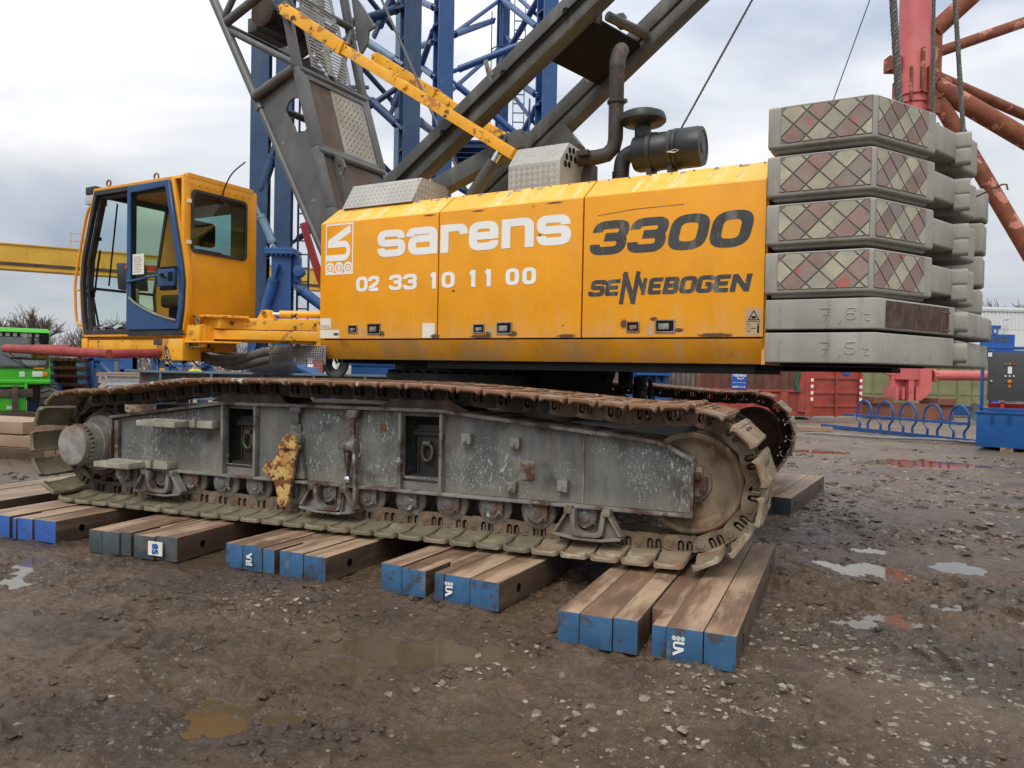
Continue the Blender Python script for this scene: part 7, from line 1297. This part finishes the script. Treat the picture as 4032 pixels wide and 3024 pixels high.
mb = MB(); mb.box(.95,1.12,-.12,.05,2.12,2.42); mb.build('mirror', MT['black'], th, bevel=.02)
for s_ in (-1, 1): mb = MB(); mb.box(s_*.74-.2 if s_ < 0 else .74,s_*.74 if s_ < 0 else 1.0,.05,.12,1.20,1.36); mb.build('headlamp', MT['lens'], th, bevel=.01); mb = MB(); mb.box(s_*1.06-.06,s_*1.06+.06,.05,.12,1.22,1.35); mb.build('indicator', MT['amber'], th, bevel=.01)
mb = MB(); mb.box(.78,1.05,.055,.07,1.43,1.47); mb.build('sticker', MT['amber'], th); mb = MB(); glyph(mb, 's', .42, 1.22, .14, .13, .26, lambda u, v, l: (u, .085-l, v)); [mb.box(.42+.05*i,.455+.05*i,.083,.086,1.19,1.21) for i in range(3)]; mb.build('logo', MT['white'], th, norm=False)
mb = MB(); [glyph(mb, ch, .12+.09*i, .27, .07, .1, .2, lambda u, v, l: (u, -.205-l, v)) for i, ch in enumerate('98')]; mb.build('number', MT['white'], th, norm=False)
mb = MB(); mb.box(-1.3,.75,-.25,-.1,.62,.85); mb.box(-1.0,.75,-.3,-.05,.0,.20); mb.box(.25,.40,-.3,-.1,.2,.95); mb.box(-1.1,1.1,.2,1.9,.5,.95); mb.build('fork_carriage', MT['rust_dark'], th, bevel=.01)
mb = MB(); mb.box(.55,.62,-.22,-.15,.6,1.0); mb.box(-.6,.6,-.2,-.14,.90,.97); mb.build('boom_guard', MT['green'], th, bevel=.01)
for s_ in (-1, 1):
    mb = MB(); mb.lathe([(.25,-.22),(.44,-.22),(.5,-.15),(.5,.15),(.44,.22),(.25,.22)], (s_*1.16,.2,.5), (1,0,0), 32); wl = mb.build('wheel', MT['rubber'], th)
    for i in range(18):
        a = i*2*math.pi/18; mb = MB()
        for sd in (-1, 1): c0_ = Vector((s_*1.16, .2+.51*math.cos(a), .5+.51*math.sin(a))); c1_ = Vector((s_*1.16+sd*.21, .2+.50*math.cos(a+.14), .5+.50*math.sin(a+.14))); mb.beam(c0_, c1_, .05, .05, (0, math.cos(a), math.sin(a)))
        mb.build('lug', MT['rubber'], wl)
mb = MB(); mb.path([(.1+.16*math.cos(a*.4), .55, 1.78+.16*math.sin(a*.4)) for a in range(16)], .015, 6, closed=True); mb.tube((.1,.55,1.78),(.1,.4,1.5),.02,n=6); mb.build('steering_wheel', MT['black'], th)
mb = MB(); mb.tube((.65,.05,1.46),(.1,.05,1.95),.012,n=6); mb.tube((.62,.05,1.46),(.0,.05,1.85),.012,n=6); mb.build('wiper', MT['black'], th); mb = MB(); mb.box(.5,.9,.11,.115,1.55,1.7); mb.build('permit_card', MT['sticker'], th)
mb = MB(); mb.box(-.25,.25,.9,1.1,1.2,2.0); mb.build('seat', MT['seat'], th, bevel=.05)
# people
def person(loc, rz, label, scale=1, top='hivis', low='navy', sit=False):
    J = [(0,0,.98),(0,0,1.2),(0,0,1.42),(0,-.01,1.53),(0,-.015,1.63),(0,-.01,1.74), (.18,0,1.40),(.26,-.02,1.12),(.27,-.12,.90),(-.18,0,1.40),(-.26,-.02,1.12),(-.25,-.14,.92), (.10,0,.92),(.11,-.02,.50),(.11,.02,.08),(.12,-.12,.04),(-.10,0,.92),(-.11,-.02,.50),(-.12,.03,.08),(-.13,-.11,.04)]
    E_ = [(0,1),(1,2),(2,3),(3,4),(4,5),(2,6),(6,7),(7,8),(2,9),(9,10),(10,11),(0,12),(12,13),(13,14),(14,15),(0,16),(16,17),(17,18),(18,19)]
    rr = [.15,.15,.16,.06,.09,.08,.075,.05,.04,.075,.05,.04,.10,.07,.05,.045,.10,.07,.05,.045]
    m_ = bpy.data.meshes.new('person'); m_.from_pydata(J, E_, []); o = bpy.data.objects.new('person_tmp', m_); col.objects.link(o); sk = o.modifiers.new('s', 'SKIN'); 
    for i, r in enumerate(rr): m_.skin_vertices[0].data[i].radius = (r, r*.75)
    m_.skin_vertices[0].data[0].use_root = True; sb_ = o.modifiers.new('u', 'SUBSURF'); sb_.levels = 2; sb_.render_levels = 2
    bpy.context.view_layer.update(); dg = bpy.context.evaluated_depsgraph_get(); me_ = bpy.data.meshes.new_from_object(o.evaluated_get(dg)); bpy.data.objects.remove(o); me_.name = 'person'
    for k in (top, low, 'skin'): me_.materials.append(MT[k])
    for p in me_.polygons: p.material_index = 2 if p.center.z > 1.5 or (p.center.z < .95 and abs(p.center.x) > .2 and p.center.z > .7) else (0 if p.center.z > .95 else 1); p.use_smooth = True
    return obj('person', me_, None, loc, (0,0,rz), label, 'person')
person((-10.3,25,0), .3, 'distant person in a yellow hi-vis top standing beyond the girder')
# winter trees
def tree(loc, h, seed, label, spread=.5, group='bare trees along the left skyline', nm='bare_tree'):
    rs = random.Random(seed); t = thing(nm, label, 'tree', loc, rs.uniform(0, 6), group); tw = MB(); tr_ = MB(); cnt = [0]
    def grow(p, d, L_, r, lev):
        pts = [p]; q = p
        for i in range(3): d = (d+Vector((rs.gauss(0,.12), rs.gauss(0,.12), rs.gauss(0.03,.08)))).normalized(); q = q+d*L_/3; pts.append(q)
        (tr_ if lev < 2 else tw).path(pts, [r, r*.85, r*.72, r*.6], 6 if lev < 2 else 3, cap=False)
        if lev >= 4: return
        n = (8,6,5,4,3)[lev]
        for i in range(n):
            k = rs.choice((1,2,3)) if lev else rs.choice((2,3,3)); b_ = pts[k]; a = rs.uniform(0, 6.28); u = d.orthogonal().normalized(); w = d.cross(u); nd = (d*(1-spread*.45)+(math.cos(a)*u+math.sin(a)*w)*spread*rs.uniform(.6,1.3)+Vector((0,0,.12))).normalized()
            grow(b_, nd, L_*rs.uniform(.58,.82), max(r*.6, .016), lev+1)
    grow(Vector((0,0,0)), Vector((0,0,1)), h*.36, h*.028, 0)
    tr_.build('trunk', MT['bark'], t, norm=False); tw.build('crown', MT['bark'], t, norm=False, smooth=0); return t
for i, (x, y, h, lb) in enumerate(((-46.5,70,6.6,'broad bare tree at the left edge of the skyline'),(-44.2,72,6.9,'tallest bare tree left of the church spire'),(-48.5,74,5.9,'bare tree cut by the left picture edge'),(-41.5,78,6.0,'slim bare tree right of the church spire'),(-39.2,71,5.9,'bare tree left of the cab windscreen'),(-36.3,72,6.6,'bare tree seen through the cab windscreen'),(-33.5,74,5.0,'low bare tree seen through the cab door'))): tree((x,y,0), h, 100+i, lb)
for i, (x, y, h, lb) in enumerate(((44.5,95,10.4,'bare tree above the left end of the warehouse roof'),(49.5,95,11.2,'bare tree above the warehouse roof at the right edge'))): tree((x*1.25,y,0), h*1.18, 120+i, lb, group='bare trees behind the warehouse')
hd = MB(); rs = np.random.RandomState(4)
for i in range(5200):
    x = -62+rs.rand()*42; y = 84+rs.rand()*6; z = rs.rand()**.7*(3.8+1.2*math.sin(x*.5)); a = Vector((x,y,z)); hd.tube(a, a+Vector((rs.randn()*.5, rs.randn()*.2, .5+rs.rand()*.9)), .035, .01, n=3)
hd.build('far_hedge', MT['bark'], None, norm=False, smooth=0, kind='stuff', label='far brown thicket of bare trees on the left skyline')
sp = thing('church_spire', 'slim grey church spire on the left skyline', 'spire', (-49,80,0)); mb = MB(); mb.lathe([(1.0,0),(1.0,3.6),(.9,3.7),(.0,6.3)], (0,0,0), (0,0,1), 8); mb.build('spire', MT['grey_bin'], sp)
